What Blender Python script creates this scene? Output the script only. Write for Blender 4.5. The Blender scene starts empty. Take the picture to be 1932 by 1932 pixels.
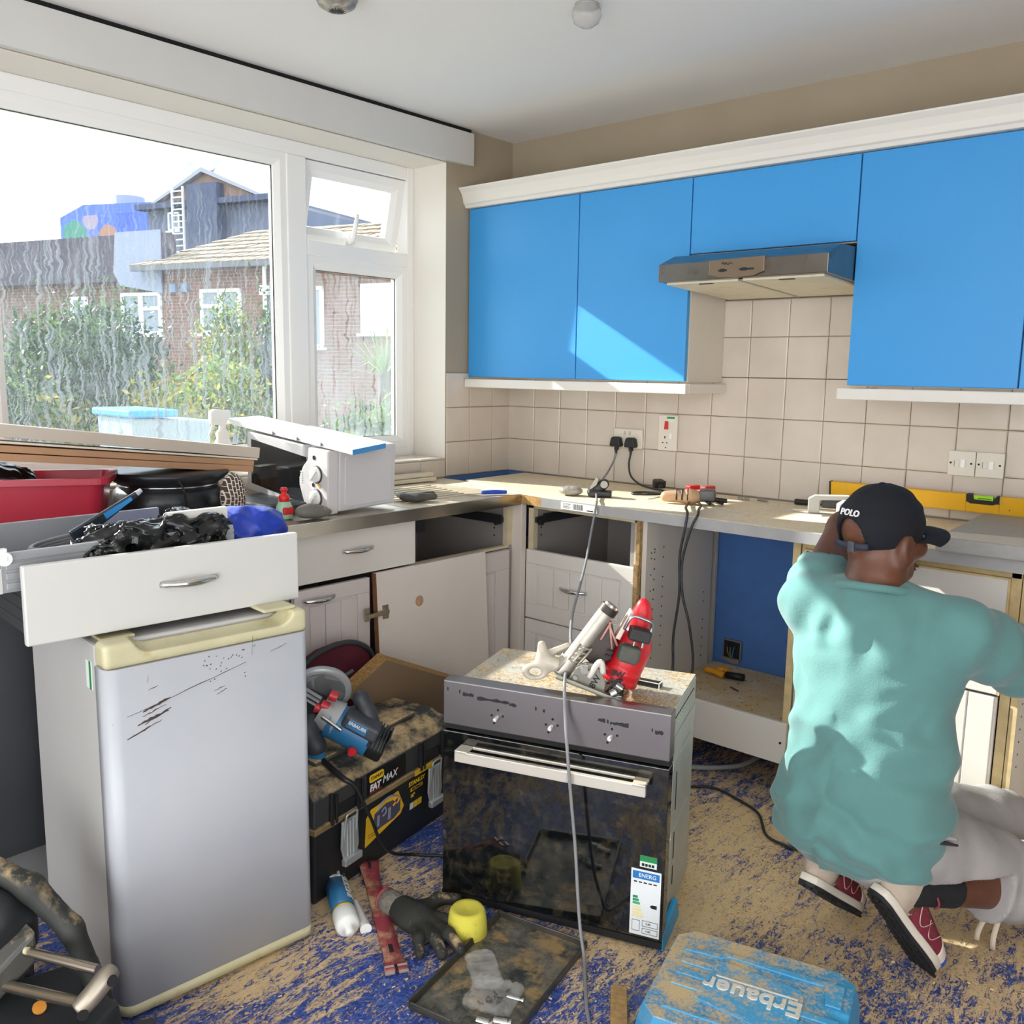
import bpy, math, random
import numpy as np
SKY, SUN, EXPO = 3.8, 15.0, 0.32
from mathutils import Matrix, Vector

# ------------------------------------------------------------------ camera, sky, sun, exposure
scn = bpy.context.scene
col = scn.collection
R = math.radians
def LS(a, b, n, endpoint=True): return np.linspace(a, b, n, endpoint=endpoint).tolist()
cam_d = bpy.data.cameras.new('camera'); cam = bpy.data.objects.new('camera', cam_d); col.objects.link(cam)
def _cam():
    yaw, pit, rol = -0.717738, -0.154194, 0.015796
    cy, sy, cp, sp = math.cos(yaw), math.sin(yaw), math.cos(pit), math.sin(pit)
    f = Vector((sy*cp, cy*cp, sp)); r = Vector((cy, -sy, 0)); u = r.cross(f)
    c, s = math.cos(rol), math.sin(rol)
    r2 = c*r + s*u; u2 = -s*r + c*u
    m = Matrix((r2, u2, -f)).transposed().to_4x4(); m.translation = Vector((2.86748, -3.25073, 1.37573)); return m
cam.matrix_world = _cam()
cam_d.sensor_width = 36; cam_d.sensor_fit = 'HORIZONTAL'; cam_d.lens = 1709.666/1932*36
cam_d.clip_start = .02; cam_d.clip_end = 300
scn.camera = cam
w = bpy.data.worlds.new('sky'); scn.world = w; w.use_nodes = True
bg = w.node_tree.nodes['Background']; bg.inputs[0].default_value = (.93, .965, 1, 1); bg.inputs[1].default_value = SKY
sun_d = bpy.data.lights.new('sun', 'SUN'); sun = bpy.data.objects.new('sun', sun_d); col.objects.link(sun)
sun_d.energy = SUN; sun_d.angle = R(.6); sun_d.color = (1, .93, .82)
sun.rotation_euler = Vector((1, .27, -.56)).to_track_quat('-Z', 'Y').to_euler()
vs = scn.view_settings
vs.view_transform = 'Standard'; vs.look = 'None'; vs.gamma = 1; vs.use_curve_mapping = False; vs.exposure = EXPO

# ------------------------------------------------------------------ materials
def lin(c):
    if isinstance(c, str):
        c = [int(c[i:i+2], 16)/255 for i in (0, 2, 4)]
    return tuple((x/12.92 if x <= .04045 else ((x+.055)/1.055)**2.4) for x in c[:3]) + (1,)
class NT:
    def __init__(s, name):
        s.m = bpy.data.materials.new(name); s.m.use_nodes = True; s.t = s.m.node_tree
        s.b = s.t.nodes['Principled BSDF']; s.out = s.t.nodes['Material Output']; s._c = {}
    def n(s, typ, **k):
        nd = s.t.nodes.new(typ)
        for a, v in k.items():
            setattr(nd, a, v)
        return nd
    def l(s, a, b): s.t.links.new(a, b)
    def co(s, kind='Object'):
        if kind not in s._c:
            s._c[kind] = s.n('ShaderNodeNewGeometry').outputs['Position'] if kind == 'World' else s.n('ShaderNodeTexCoord').outputs[kind]
        return s._c[kind]
    def map(s, vec, scale=(1, 1, 1), rot=(0, 0, 0), loc=(0, 0, 0)):
        m = s.n('ShaderNodeMapping'); m.inputs['Scale'].default_value = scale; m.inputs['Rotation'].default_value = rot; m.inputs['Location'].default_value = loc
        s.l(vec, m.inputs['Vector']); return m.outputs[0]
    def noise(s, vec, scale, detail=3, rough=.55, dist=0):
        n = s.n('ShaderNodeTexNoise'); n.inputs['Scale'].default_value = scale; n.inputs['Detail'].default_value = detail
        n.inputs['Roughness'].default_value = rough; n.inputs['Distortion'].default_value = dist
        s.l(vec, n.inputs['Vector']); return n.outputs['Fac']
    def ramp(s, fac, *stops):
        r = s.n('ShaderNodeValToRGB'); e = r.color_ramp.elements
        while len(e) < len(stops): e.new(.5)
        for x, (p, c) in zip(e, stops):
            x.position = p; x.color = (c, c, c, 1) if isinstance(c, (int, float)) else lin(c)
        s.l(fac, r.inputs[0]); return r.outputs[0]
    def mix(s, fac, a, b):
        m = s.n('ShaderNodeMix', data_type='RGBA')
        for sock, v in ((m.inputs[0], fac), (m.inputs[6], a), (m.inputs[7], b)):
            if hasattr(v, 'is_linked') or hasattr(v, 'node'): s.l(v, sock)
            elif isinstance(v, (int, float)): sock.default_value = v
            else: sock.default_value = lin(v)
        return m.outputs[2]
    def math(s, op, a, b=None, c=None):
        m = s.n('ShaderNodeMath', operation=op)
        for i, v in enumerate((a, b, c)):
            if v is None: continue
            if isinstance(v, (int, float)): m.inputs[i].default_value = v
            else: s.l(v, m.inputs[i])
        return m.outputs[0]
    def sep(s, vec):
        x = s.n('ShaderNodeSeparateXYZ'); s.l(vec, x.inputs[0]); return x.outputs
    def bump(s, h, strength=.3, dist=.01):
        b = s.n('ShaderNodeBump'); b.inputs['Strength'].default_value = strength; b.inputs['Distance'].default_value = dist
        s.l(h, b.inputs['Height']); s.l(b.outputs[0], s.b.inputs['Normal'])
    def base(s, c):
        if isinstance(c, (str, tuple, list)): s.b.inputs['Base Color'].default_value = lin(c)
        else: s.l(c, s.b.inputs['Base Color'])
    def set(s, rough=None, metal=None, **k):
        if rough is not None: s.b.inputs['Roughness'].default_value = rough
        if metal is not None: s.b.inputs['Metallic'].default_value = metal
        for a, v in k.items(): s.b.inputs[a.replace('_', ' ')].default_value = v
        return s
MATS = {}
def mat(name, c, rough=.5, metal=0, vary=0, vs_=6, dust=0, bump=0, bs=60, dirt=None, kind='Object', **k):
    """plain procedural paint / plastic / metal: tone variation, optional sawdust film and fine bump"""
    if name in MATS: return MATS[name]
    t = NT(name); t.set(rough, metal, **k)
    cc = lin(c)
    dark = tuple(x*(1-vary) for x in cc[:3])+(1,)
    v = t.co(kind)
    out = None
    if vary:
        f = t.ramp(t.noise(v, vs_, 4), (.3, 0.), (.7, 1.))
        m = t.n('ShaderNodeMix', data_type='RGBA'); t.l(f, m.inputs[0]); m.inputs[6].default_value = dark; m.inputs[7].default_value = cc
        out = m.outputs[2]
    if dirt:
        f = t.ramp(t.noise(v, vs_*3, 6, .7), (.56, 0.), (.72, 1.))
        out = t.mix(f, out if out is not None else c, dirt)
    if dust:
        g = t.n('ShaderNodeNewGeometry'); z = t.sep(g.outputs['Normal'])[2]
        up = t.ramp(z, (.35, 0.), (.8, 1.))
        f = t.ramp(t.noise(v, 9, 6, .7), (.62-dust*.45, 0.), (.74-dust*.3, 1.))
        f = t.math('MULTIPLY', f, up)
        fine = t.mix(t.noise(v, 260, 2), 'b08d5c', 'ead2a4')
        out = t.mix(f, out if out is not None else c, fine)
        rr = t.math('MULTIPLY_ADD', f, .9-rough, rough); t.l(rr, t.b.inputs['Roughness'])
    if out is None: t.base(c)
    else: t.base(out)
    if bump: t.bump(t.noise(v, bs, 4), bump, .004)
    MATS[name] = t.m; return t.m

# ------------------------------------------------------------------ mesh building
class MB:
    def __init__(s): s.v = []; s.f = []; s.sm = []
    def add(s, vs, fs, sm=False, T=None):
        o = len(s.v)
        if T is not None: vs = [tuple(T @ Vector(p)) for p in vs]
        s.v += [tuple(p) for p in vs]; s.f += [tuple(i+o for i in f) for f in fs]; s.sm += [sm]*len(fs); return s
    def box(s, x0, y0, z0, x1, y1, z1, T=None):
        x0, x1 = min(x0, x1), max(x0, x1); y0, y1 = min(y0, y1), max(y0, y1); z0, z1 = min(z0, z1), max(z0, z1)
        return s.add([(x0,y0,z0),(x1,y0,z0),(x1,y1,z0),(x0,y1,z0),(x0,y0,z1),(x1,y0,z1),(x1,y1,z1),(x0,y1,z1)],
                     [(3,2,1,0),(4,5,6,7),(0,1,5,4),(1,2,6,5),(2,3,7,6),(3,0,4,7)], False, T)
    def hexa(s, p, T=None):
        return s.add(p, [(3,2,1,0),(4,5,6,7),(0,1,5,4),(1,2,6,5),(2,3,7,6),(3,0,4,7)], False, T)
    def cyl(s, a, b, r, r2=None, n=20, T=None, caps=True):
        a, b = Vector(a), Vector(b); r2 = r if r2 is None else r2
        d = (b-a).normalized(); u = d.orthogonal().normalized(); w = d.cross(u)
        vs = []
        for p, q in ((a, r), (b, r2)):
            vs += [p + q*(math.cos(6.28319*i/n)*u + math.sin(6.28319*i/n)*w) for i in range(n)]
        s.add(vs, [(i, (i+1) % n, n+(i+1) % n, n+i) for i in range(n)], True, T)
        if caps: s.add(vs[:n], [tuple(range(n))[::-1]], False, T); s.add(vs[n:], [tuple(range(n))], False, T)
        return s
    def tube(s, pts, r, n=8, smooth=0, T=None, closed=False):
        pts = [Vector(p) for p in pts]
        if smooth: pts = spline(pts, smooth, closed)
        rr = r if isinstance(r, (list, tuple)) else [r]*len(pts)
        if len(rr) != len(pts): rr = np.interp(np.linspace(0, 1, len(pts)), np.linspace(0, 1, len(rr)), rr).tolist()
        m = len(pts); vs = []; u = None
        for i, p in enumerate(pts):
            d = ((pts[(i+1) % m] if closed else pts[min(i+1, m-1)]) - (pts[i-1] if closed else pts[max(i-1, 0)])).normalized()
            u = d.orthogonal() if u is None else u - d*u.dot(d)
            u.normalize(); w = d.cross(u)
            vs += [p + rr[i]*(math.cos(6.28319*k/n)*u + math.sin(6.28319*k/n)*w) for k in range(n)]
        fs = [(i*n+k, i*n+(k+1) % n, ((i+1) % m)*n+(k+1) % n, ((i+1) % m)*n+k) for i in range(m if closed else m-1) for k in range(n)]
        if not closed: fs += [tuple(range(n))[::-1], tuple(range((m-1)*n, m*n))]
        return s.add(vs, fs, True, T)
    def lathe(s, prof, c=(0, 0, 0), n=28, T=None, sx=1, sy=1):
        vs = []
        for r, z in prof:
            vs += [(c[0]+sx*r*math.cos(6.28319*i/n), c[1]+sy*r*math.sin(6.28319*i/n), c[2]+z) for i in range(n)]
        m = len(prof)
        fs = [(k*n+i, k*n+(i+1) % n, (k+1)*n+(i+1) % n, (k+1)*n+i) for k in range(m-1) for i in range(n)]
        if prof[0][0] > 1e-5: fs.append(tuple(range(n))[::-1])
        if prof[-1][0] > 1e-5: fs.append(tuple(range((m-1)*n, m*n)))
        return s.add(vs, fs, True, T)
    def prism(s, poly, z0, z1, T=None, plane='xy', sm=False):
        """polygon extruded along the third axis"""
        f = {'xy': lambda a, b, h: (a, b, h), 'xz': lambda a, b, h: (a, h, b), 'yz': lambda a, b, h: (h, a, b)}[plane]
        n = len(poly); vs = [f(a, b, z0) for a, b in poly] + [f(a, b, z1) for a, b in poly]
        ar = sum(poly[i][0]*poly[(i+1) % n][1]-poly[(i+1) % n][0]*poly[i][1] for i in range(n))
        flip = (ar < 0) ^ (plane == 'xz') ^ (z1 < z0)
        fs = [tuple(range(n))[::-1], tuple(range(n, 2*n))]
        side = [(i, (i+1) % n, n+(i+1) % n, n+i) for i in range(n)]
        if flip: fs = [x[::-1] for x in fs]; side = [x[::-1] for x in side]
        s.add(vs, fs, False, T); o = len(s.v)-2*n
        s.f += [tuple(i+o for i in x) for x in side]; s.sm += [sm]*n; return s
    def grid(s, fn, nu, nv, T=None, sm=True):
        vs = [fn(i/nu, j/nv) for j in range(nv+1) for i in range(nu+1)]
        return s.add(vs, [(j*(nu+1)+i, j*(nu+1)+i+1, (j+1)*(nu+1)+i+1, (j+1)*(nu+1)+i) for j in range(nv) for i in range(nu)], sm, T)
    def mesh(s, name):
        me = bpy.data.meshes.new(name); me.from_pydata(s.v, [], s.f); me.polygons.foreach_set('use_smooth', s.sm); me.update(); return me
    def build(s, name, m, parent=None, bevel=0, seg=2, label=None, kind=None, solid=0):
        return link(name, s.mesh(name), m, parent, bevel, seg, label, kind, solid)
def spline(p, k, closed=False):
    out = []; n = len(p)
    for i in range(n if closed else n-1):
        a, b, c, d = ((p[i-1], p[i], p[(i+1) % n], p[(i+2) % n]) if closed else (p[max(i-1, 0)], p[i], p[i+1], p[min(i+2, n-1)]))
        for j in range(k):
            t = j/k; out.append(.5*((2*b)+(c-a)*t+(2*a-5*b+4*c-d)*t*t+(3*b-a-3*c+d)*t**3))
    if not closed: out.append(p[-1])
    return out
def link(name, me, m, parent=None, bevel=0, seg=2, label=None, kind=None, solid=0):
    o = bpy.data.objects.new(name, me); col.objects.link(o)
    if m is not None and not me.materials: me.materials.append(m)
    if parent is not None: o.parent = parent
    if solid:
        md = o.modifiers.new('solid', 'SOLIDIFY'); md.thickness = solid; md.offset = 0
    if bevel:
        md = o.modifiers.new('bevel', 'BEVEL'); md.width = bevel; md.segments = seg; md.limit_method = 'ANGLE'; md.angle_limit = R(40)
    if label: o['label'] = label
    if kind: o['kind'] = kind
    return o
def tag(o, label, cat, group=None, kind=None):
    o['label'] = label; o['category'] = cat
    if group: o['group'] = group
    if kind: o['kind'] = kind
    return o
def thing(name, label, cat, loc=(0, 0, 0), rot=(0, 0, 0), group=None, M=None):
    """Empty at the base of a thing; rot = (pitch x, roll y, yaw z) in degrees, applied yaw * pitch * roll"""
    o = bpy.data.objects.new(name, None); o.empty_display_size = .05; col.objects.link(o)
    m = M if M is not None else Matrix.Rotation(R(rot[2]), 4, 'Z') @ Matrix.Rotation(R(rot[0]), 4, 'X') @ Matrix.Rotation(R(rot[1]), 4, 'Y')
    m = m.copy(); m.translation = Vector(loc); o.matrix_world = m
    return tag(o, label, cat, group)
def struct(o): o['kind'] = 'structure'; return o
def dup(o, parent=None):
    c = o.copy(); col.objects.link(c)
    if parent is not None: c.parent = parent
    for ch in list(o.children): dup(ch, c)
    return c
def B(x0, y0, z0, x1, y1, z1): return MB().box(x0, y0, z0, x1, y1, z1)
def TR(loc=(0, 0, 0), rx=0, ry=0, rz=0):
    return Matrix.Translation(Vector(loc)) @ Matrix.Rotation(R(rz), 4, 'Z') @ Matrix.Rotation(R(rx), 4, 'X') @ Matrix.Rotation(R(ry), 4, 'Y')
def text(name, body, size, m, parent, T, ext=.0006, shear=0, bold=0, align='CENTER', label=None, sx=1):
    cu = bpy.data.curves.new(name, 'FONT'); cu.body = body; cu.size = size; cu.extrude = ext; cu.shear = shear; cu.offset = bold
    cu.align_x = align; cu.align_y = 'CENTER'; cu.resolution_u = 3
    tmp = bpy.data.objects.new('tmp', cu); me = bpy.data.meshes.new_from_object(tmp); bpy.data.objects.remove(tmp)
    me.name = name; me.transform(T @ Matrix.Diagonal((sx, 1, 1, 1))); me.materials.clear()
    return link(name, me, m, parent, label=label)

# ------------------------------------------------------------------ organic shapes: distance fields meshed with surface nets
def rc(P, a, b, r1, r2=None):
    """tapered capsule"""
    r2 = r1 if r2 is None else r2
    a = np.array(a, float); b = np.array(b, float); d = b-a; L = max(d@d, 1e-9)
    t = np.clip(((P-a)@d)/L, 0, 1)
    return np.linalg.norm(P-a-t[:, None]*d, axis=1) - (r1+(r2-r1)*t)
def el(P, c, r, M=None):
    q = P-np.array(c, float)
    if M is not None: q = q @ np.array(M)          # M columns = ellipsoid axes
    r = np.array(r, float); k0 = np.linalg.norm(q/r, axis=1); k1 = np.linalg.norm(q/(r*r), axis=1)
    return k0*(k0-1)/np.maximum(k1, 1e-9)
def bxs(P, c, h, r=.01, M=None):
    q = P-np.array(c, float)
    if M is not None: q = q @ np.array(M)
    q = np.abs(q)-(np.array(h, float)-r)
    return np.linalg.norm(np.maximum(q, 0), axis=1)+np.minimum(q.max(axis=1), 0)-r
def smin(a, b, k):
    h = np.clip(.5+.5*(b-a)/k, 0, 1); return b*(1-h)+a*h-k*h*(1-h)
def smins(k, *ds):
    r = ds[0]
    for d in ds[1:]: r = smin(r, d, k)
    return r
def nets(f, lo, hi, h):
    lo = np.array(lo, float); hi = np.array(hi, float); n = np.ceil((hi-lo)/h).astype(int)+1
    ax = [lo[i]+h*np.arange(n[i]) for i in range(3)]
    P = np.stack(np.meshgrid(*ax, indexing='ij'), -1).reshape(-1, 3)
    D = np.concatenate([f(P[i:i+200000]) for i in range(0, len(P), 200000)]).reshape(n)
    S = D < 0
    nx, ny, nz = n-1
    cnt = np.zeros((nx, ny, nz)); acc = np.zeros((nx, ny, nz, 3))
    cs = [(i, j, k) for i in (0, 1) for j in (0, 1) for k in (0, 1)]
    def sl(A, c): return A[c[0]:c[0]+nx, c[1]:c[1]+ny, c[2]:c[2]+nz]
    for c in cs:
        for a in range(3):
            if c[a]: continue
            e = list(c); e[a] = 1
            d0, d1 = sl(D, c), sl(D, e); m = (d0 < 0) != (d1 < 0)
            t = np.where(m, d0/np.where(m, d0-d1, 1), 0)
            p = np.zeros((nx, ny, nz, 3)); p[..., 0] = c[0]; p[..., 1] = c[1]; p[..., 2] = c[2]; p[..., a] += t
            acc += p*m[..., None]; cnt += m
    act = cnt > 0
    idx = -np.ones((nx, ny, nz), int); idx[act] = np.arange(act.sum())
    base = np.stack(np.meshgrid(np.arange(nx), np.arange(ny), np.arange(nz), indexing='ij'), -1)
    V = lo + h*(base[act] + acc[act]/cnt[act][:, None])
    F = []
    for a in range(3):
        b, c = (a+1) % 3, (a+2) % 3
        sA = [slice(None)]*3; sB = [slice(None)]*3; sA[a] = slice(0, -1); sB[a] = slice(1, None)
        s0, s1 = S[tuple(sA)], S[tuple(sB)]
        I = np.argwhere(s0 != s1); I = I[(I[:, b] > 0) & (I[:, c] > 0) & (I[:, b] < n[b]-1) & (I[:, c] < n[c]-1)]
        if not len(I): continue
        eb = np.eye(3, dtype=int)[b]; ec = np.eye(3, dtype=int)[c]
        q = np.stack([idx[tuple((I-o).T)] for o in (eb+ec, ec, 0*eb, eb)], 1)
        ins = s0[tuple(I.T)]
        q[~ins] = q[~ins][:, ::-1]; F.append(q)
    return V, np.concatenate(F)
def organic(name, f, lo, hi, h, m, parent=None, T=None, label=None, relax=1, cut=None):
    V, F = nets(f, lo, hi, h)
    for _ in range(relax):
        A = np.zeros_like(V); C = np.zeros(len(V))
        for i in range(4):
            for j in ((i+1) % 4, (i+3) % 4):
                np.add.at(A, F[:, i], V[F[:, j]]); np.add.at(C, F[:, i], 1)
        V = .5*V+.5*A/np.maximum(C, 1)[:, None]
    me = bpy.data.meshes.new(name)
    me.vertices.add(len(V)); me.vertices.foreach_set('co', V.astype(np.float32).ravel())
    me.loops.add(F.size); me.loops.foreach_set('vertex_index', F.ravel().astype(np.int32))
    me.polygons.add(len(F)); me.polygons.foreach_set('loop_start', np.arange(0, F.size, 4, dtype=np.int32)); me.polygons.foreach_set('loop_total', np.full(len(F), 4, np.int32))
    me.polygons.foreach_set('use_smooth', np.ones(len(F), bool)); me.update(calc_edges=True); me.validate()
    if T is not None: me.transform(T)
    return link(name, me, m, parent, label=label)
def wob(P, s, seed=0):
    """cheap smooth 3-D noise in -1..1"""
    r = np.random.RandomState(seed); out = np.zeros(len(P))
    for i in range(6):
        k = r.normal(size=3)*s*(1+.35*i); out += np.sin(P@k+r.uniform(0, 6.28))/(1+.35*i)
    return out/3.2
# ------------------------------------------------------------------ room shell
WHITE = mat('white_laminate', 'e0dad2', .38, vary=.05, vs_=3)
CREAM = mat('cream_edge', 'd8c9a8', .6, vary=.15, vs_=20)
UPVC = mat('white_upvc', 'f0efec', .3)
BLUE = mat('blue_door_foil', '3b9ade', .42, vary=.05, vs_=2)
BLUEPAINT = mat('blue_wall_paint', '4c76b8', .8, vary=.14, vs_=9, bump=.15, bs=30)
CHROME = mat('chrome', 'd2d2d0', .16, 1)
STEEL = mat('brushed_steel', 'b4b1ab', .3, 1, vary=.2, vs_=5)
BLACKP = mat('black_plastic', '17181a', .45)
DARKG = mat('dark_grey_plastic', '3b3d3f', .55, vary=.2, vs_=8)
HOLE = mat('dark_hole', '1b1a1a', .9)
def wall_mat():
    t = NT('wall_paint'); v = t.co('World')
    t.base(t.mix(t.ramp(t.noise(v, 1.6, 4), (.3, 0.), (.7, 1.)), 'a2937d', 'ac9d87')); t.set(.85)
    t.bump(t.noise(v, 70, 3), .12, .004); return t.m
def ceil_mat():
    t = NT('ceiling_paint'); v = t.co('World'); t.base(t.mix(t.noise(v, 1.2, 3), 'eeece7', 'f4f2ee')); t.set(.9); t.bump(t.noise(v, 45, 3), .06, .004); return t.m
WALL = wall_mat(); CEIL = ceil_mat()
def tile_mat():
    t = NT('glazed_tile'); v = t.co('World')
    t.base(t.mix(t.ramp(t.noise(v, 5, 3), (.3, 0.), (.7, 1.)), 'cbbfb2', 'd6cbbf')); t.set(.16)
    n = t.n('ShaderNodeNewGeometry'); 
    t.bump(t.noise(v, 14, 2), .12, .01); return t.m
TILE = tile_mat()
GROUT = mat('grout', '97836c', .95, vary=.35, vs_=7, kind='World')
def floor_mat():
    t = NT('blue_vinyl_under_sawdust'); v = t.co('World')
    sw = t.noise(t.map(v, (1, 1, 1)), 26, 3, .5, 2.2)
    blue = t.mix(t.ramp(sw, (.42, 0.), (.5, 1.), (.58, .1)), '243a86', '4563b2')
    blue = t.mix(t.ramp(t.noise(v, 60, 4, .6, 1.5), (.55, 0.), (.62, .7)), blue, '6f7fa6')
    # where the sawdust lies thick: around the cut-out and where the man kneels, thinner by the fridge
    x = t.sep(v)
    d1 = t.math('DIVIDE', t.math('SUBTRACT', x[0], 1.95), .75); d2 = t.math('DIVIDE', t.math('SUBTRACT', x[1], -1.05), .62)
    r2 = t.math('ADD', t.math('MULTIPLY', d1, d1), t.math('MULTIPLY', d2, d2))
    near = t.ramp(r2, (.2, .05), (1., -.0))
    big = t.noise(v, 3.2, 3, .5, .6)
    chips = t.noise(t.map(v, (1.9, .8, 1), (0, 0, .75)), 60, 6, .72, 1.6)
    strk = t.noise(t.map(v, (2.4, .6, 1), (0, 0, .6)), 14, 5, .65, 1.2)
    s = t.math('ADD', t.math('MULTIPLY', chips, .46), t.math('MULTIPLY', strk, .34))
    s = t.math('ADD', s, t.math('MULTIPLY', big, .3)); s = t.math('ADD', s, near)
    f = t.ramp(s, (.54, 0.), (.575, .85), (.64, 1.))
    dust = t.mix(t.noise(v, 330, 3, .7), 'd6ad72', 'fdeac2')
    dust = t.mix(t.ramp(t.noise(v, 110, 4, .7), (.4, .0), (.6, .6)), dust, 'ebc78c')
    t.base(t.mix(f, blue, dust))
    t.l(t.math('MULTIPLY_ADD', f, .5, .42), t.b.inputs['Roughness'])
    t.bump(t.math('MULTIPLY', f, t.noise(v, 200, 4, .7)), .7, .006)
    return t.m
FLOOR = floor_mat()
XR, YF, H = 4.3, -5.0, 2.4
struct(B(-.3, YF, -.1, XR, .2, 0).build('floor', FLOOR))
struct(B(-.3, YF, H, XR, .2, H+.15).build('ceiling', CEIL))
wb = struct(B(-.3, 0, 0, XR, .2, H).build('wall_back', WALL))
wl = MB().box(-.3, YF, 0, 0, .0, .985).box(-.3, YF, 2.245, 0, 0, H).box(-.3, -.425, .985, 0, 0, 2.245).box(-.3, YF, .985, 0, -2.85, 2.245)
wl = struct(wl.build('wall_left', WALL))
# unseen right wall and wall behind the viewer, openings added to let in fill light
struct(MB().box(XR, -2.7, 0, XR+.2, .2, H).box(XR, YF, 0, XR+.2, -4.7, H).box(XR, -4.7, 2.2, XR+.2, -2.7, H).build('wall_right', WALL))
struct(MB().box(-.3, YF-.2, 0, .9, YF, H).box(4.1, YF-.2, 0, XR, YF, H).box(.9, YF-.2, 2.25, 4.1, YF, H).build('wall_front', WALL))
# tiles: every tile is a part of its wall
TP = .1525
def tile_mesh(wd, ht):
    e = .0035; g = .0013; b = MB()
    x0, x1, y0, y1 = g, wd-g, g, ht-g
    b.add([(x0, 0, y0), (x1, 0, y0), (x1, 0, y1), (x0, 0, y1), (x0, -.0048, y0), (x1, -.0048, y0), (x1, -.0048, y1), (x0, -.0048, y1),
           (x0+e, -.007, y0+e), (x1-e, -.007, y0+e), (x1-e, -.007, y1-e), (x0+e, -.007, y1-e)],
          [(8, 9, 10, 11), (4, 5, 9, 8), (5, 6, 10, 9), (6, 7, 11, 10), (7, 4, 8, 11), (0, 1, 5, 4), (1, 2, 6, 5), (2, 3, 7, 6), (3, 0, 4, 7)])
    return b.mesh('tile')
_tm = {}
rnd = random.Random(4)
def tile(parent, wd, ht, M):
    k = (round(wd, 3), round(ht, 3))
    if k not in _tm: _tm[k] = tile_mesh(wd, ht); _tm[k].materials.append(TILE)
    o = bpy.data.objects.new('tile', _tm[k]); col.objects.link(o); o.parent = parent
    o.matrix_world = M @ Matrix.Rotation(rnd.gauss(0, .0035), 4, 'X') @ Matrix.Rotation(rnd.gauss(0, .0035), 4, 'Z')
Z0 = .9075
xs = [0]+[.1622+k*TP for k in range(18)]
for i in range(len(xs)-1):
    rows = 3
    if 1.09 < xs[i+1] and xs[i] < 1.75: rows = 5
    for r in range(rows):
        if rows == 5 and r >= 3 and (xs[i+1] < 1.15 or xs[i] > 1.72): continue
        ht = TP if r < 4 else .14
        tile(wb, xs[i+1]-xs[i], ht, Matrix.Translation((xs[i], -.0015, Z0+r*TP)))
struct(B(0, -.004, Z0, 2.9, 0, 1.37).box(1.1, -.004, 1.36, 1.75, 0, 1.67).build('grout_bed', GROUT, wb))
ys = [0, .1252, .2777, .425]
for i in range(3):
    for r in range(3):
        tile(wl, ys[i+1]-ys[i], TP, Matrix.Translation((.0015, -ys[i+1], Z0+r*TP)) @ Matrix.Rotation(R(90), 4, 'Z'))
struct(B(0, -.425, Z0, .004, 0, Z0+3*TP).build('grout_bed', GROUT, wl))
# painted plasterboard below the tiles and inside the oven housing
B(.62, -.006, .0, 1.75, 0, .9).build('painted_panel', BLUEPAINT, wb)
B(0, -.43, .6, .006, 0, .905).build('painted_panel', BLUEPAINT, wl)
B(0, -.006, .6, .3, 0, .905).build('painted_panel', BLUEPAINT, wb)
# tiled upstand under the window and the window board
ts = struct(B(-.2, -2.85, .905, -.002, -.425, .983).build('trim_1', mat('upstand_plaster', 'cfc6b8', .8)))
for k in range(15):
    y1 = -.4265-k*TP
    tile(ts, TP, .078, Matrix.Translation((.0005, y1-TP, .906)) @ Matrix.Rotation(R(90), 4, 'Z'))
for k in range(15):
    tile(ts, TP, .2, Matrix.Translation((.004, -.4265-(k+1)*TP, .985)) @ Matrix.Rotation(R(90), 4, 'Z') @ Matrix.Rotation(R(-90), 4, 'X'))
# boxed pelmet over the window, the shadow in the gap above it put in as a black strip
struct(B(0, -3.4, 2.2475, .03, -.285, 2.381).build('trim_2', mat('pelmet_paint', 'd2d0cb', .5, vary=.04), bevel=.002))
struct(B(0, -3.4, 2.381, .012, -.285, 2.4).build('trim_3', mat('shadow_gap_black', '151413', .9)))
# plaster reveals
struct(MB().box(-.3, -.4255, .985, 0, -.4245, 2.245).box(-.3, -2.85, 2.2425, -.0005, -.4256, 2.2449).build('trim_4', mat('reveal_paint', 'e6e1d6', .6)))

# ------------------------------------------------------------------ window
wx = -.2
win = struct(MB().box(wx-.07, -.465, .985, wx, -.425, 2.245).box(wx-.07, -2.85, 2.19, wx, -.465, 2.2424).box(wx-.07, -2.85, .985, wx, -.465, 1.03)
      .box(wx-.07, -2.25, 1.03, wx+.004, -2.19, 2.19).box(wx-.07, -2.85, 1.03, wx, -2.81, 2.19).box(wx-.07, -1.09, 1.03, wx+.004, -1.0, 2.19).box(wx-.07, -1.0, 1.82, wx+.003, -.465, 1.877).build('window_1', UPVC, bevel=.004))
def framebars(y0, y1, z0, z1, b, x0, x1):
    """mitred glazing frame: sloped inner bevel towards the glass"""
    m = MB(); yi0, yi1, zi0, zi1 = y0+b, y1-b, z0+b, z1-b
    o = [(y0, z0), (y1, z0), (y1, z1), (y0, z1)]; i = [(yi0, zi0), (yi1, zi0), (yi1, zi1), (yi0, zi1)]
    k = [(y0+b*.55, z0+b*.55), (y1-b*.55, z0+b*.55), (y1-b*.55, z1-b*.55), (y0+b*.55, z1-b*.55)]
    vs = []
    for ring, x in ((o, x0), (o, x1), (k, x1), (i, x1-.014), (i, x0)): vs += [(x, y, z) for y, z in ring]
    fs = []
    for a in range(4):
        for q in range(4): fs.append((a*4+q, a*4+(q+1) % 4, a*4+4+(q+1) % 4, a*4+4+q))
    fs += [(16+q, 16+(q+1) % 4, (q+1) % 4, q) for q in range(4)]
    return m.add(vs, fs)
GASK = mat('glazing_gasket', '1d2226', .6)
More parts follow.
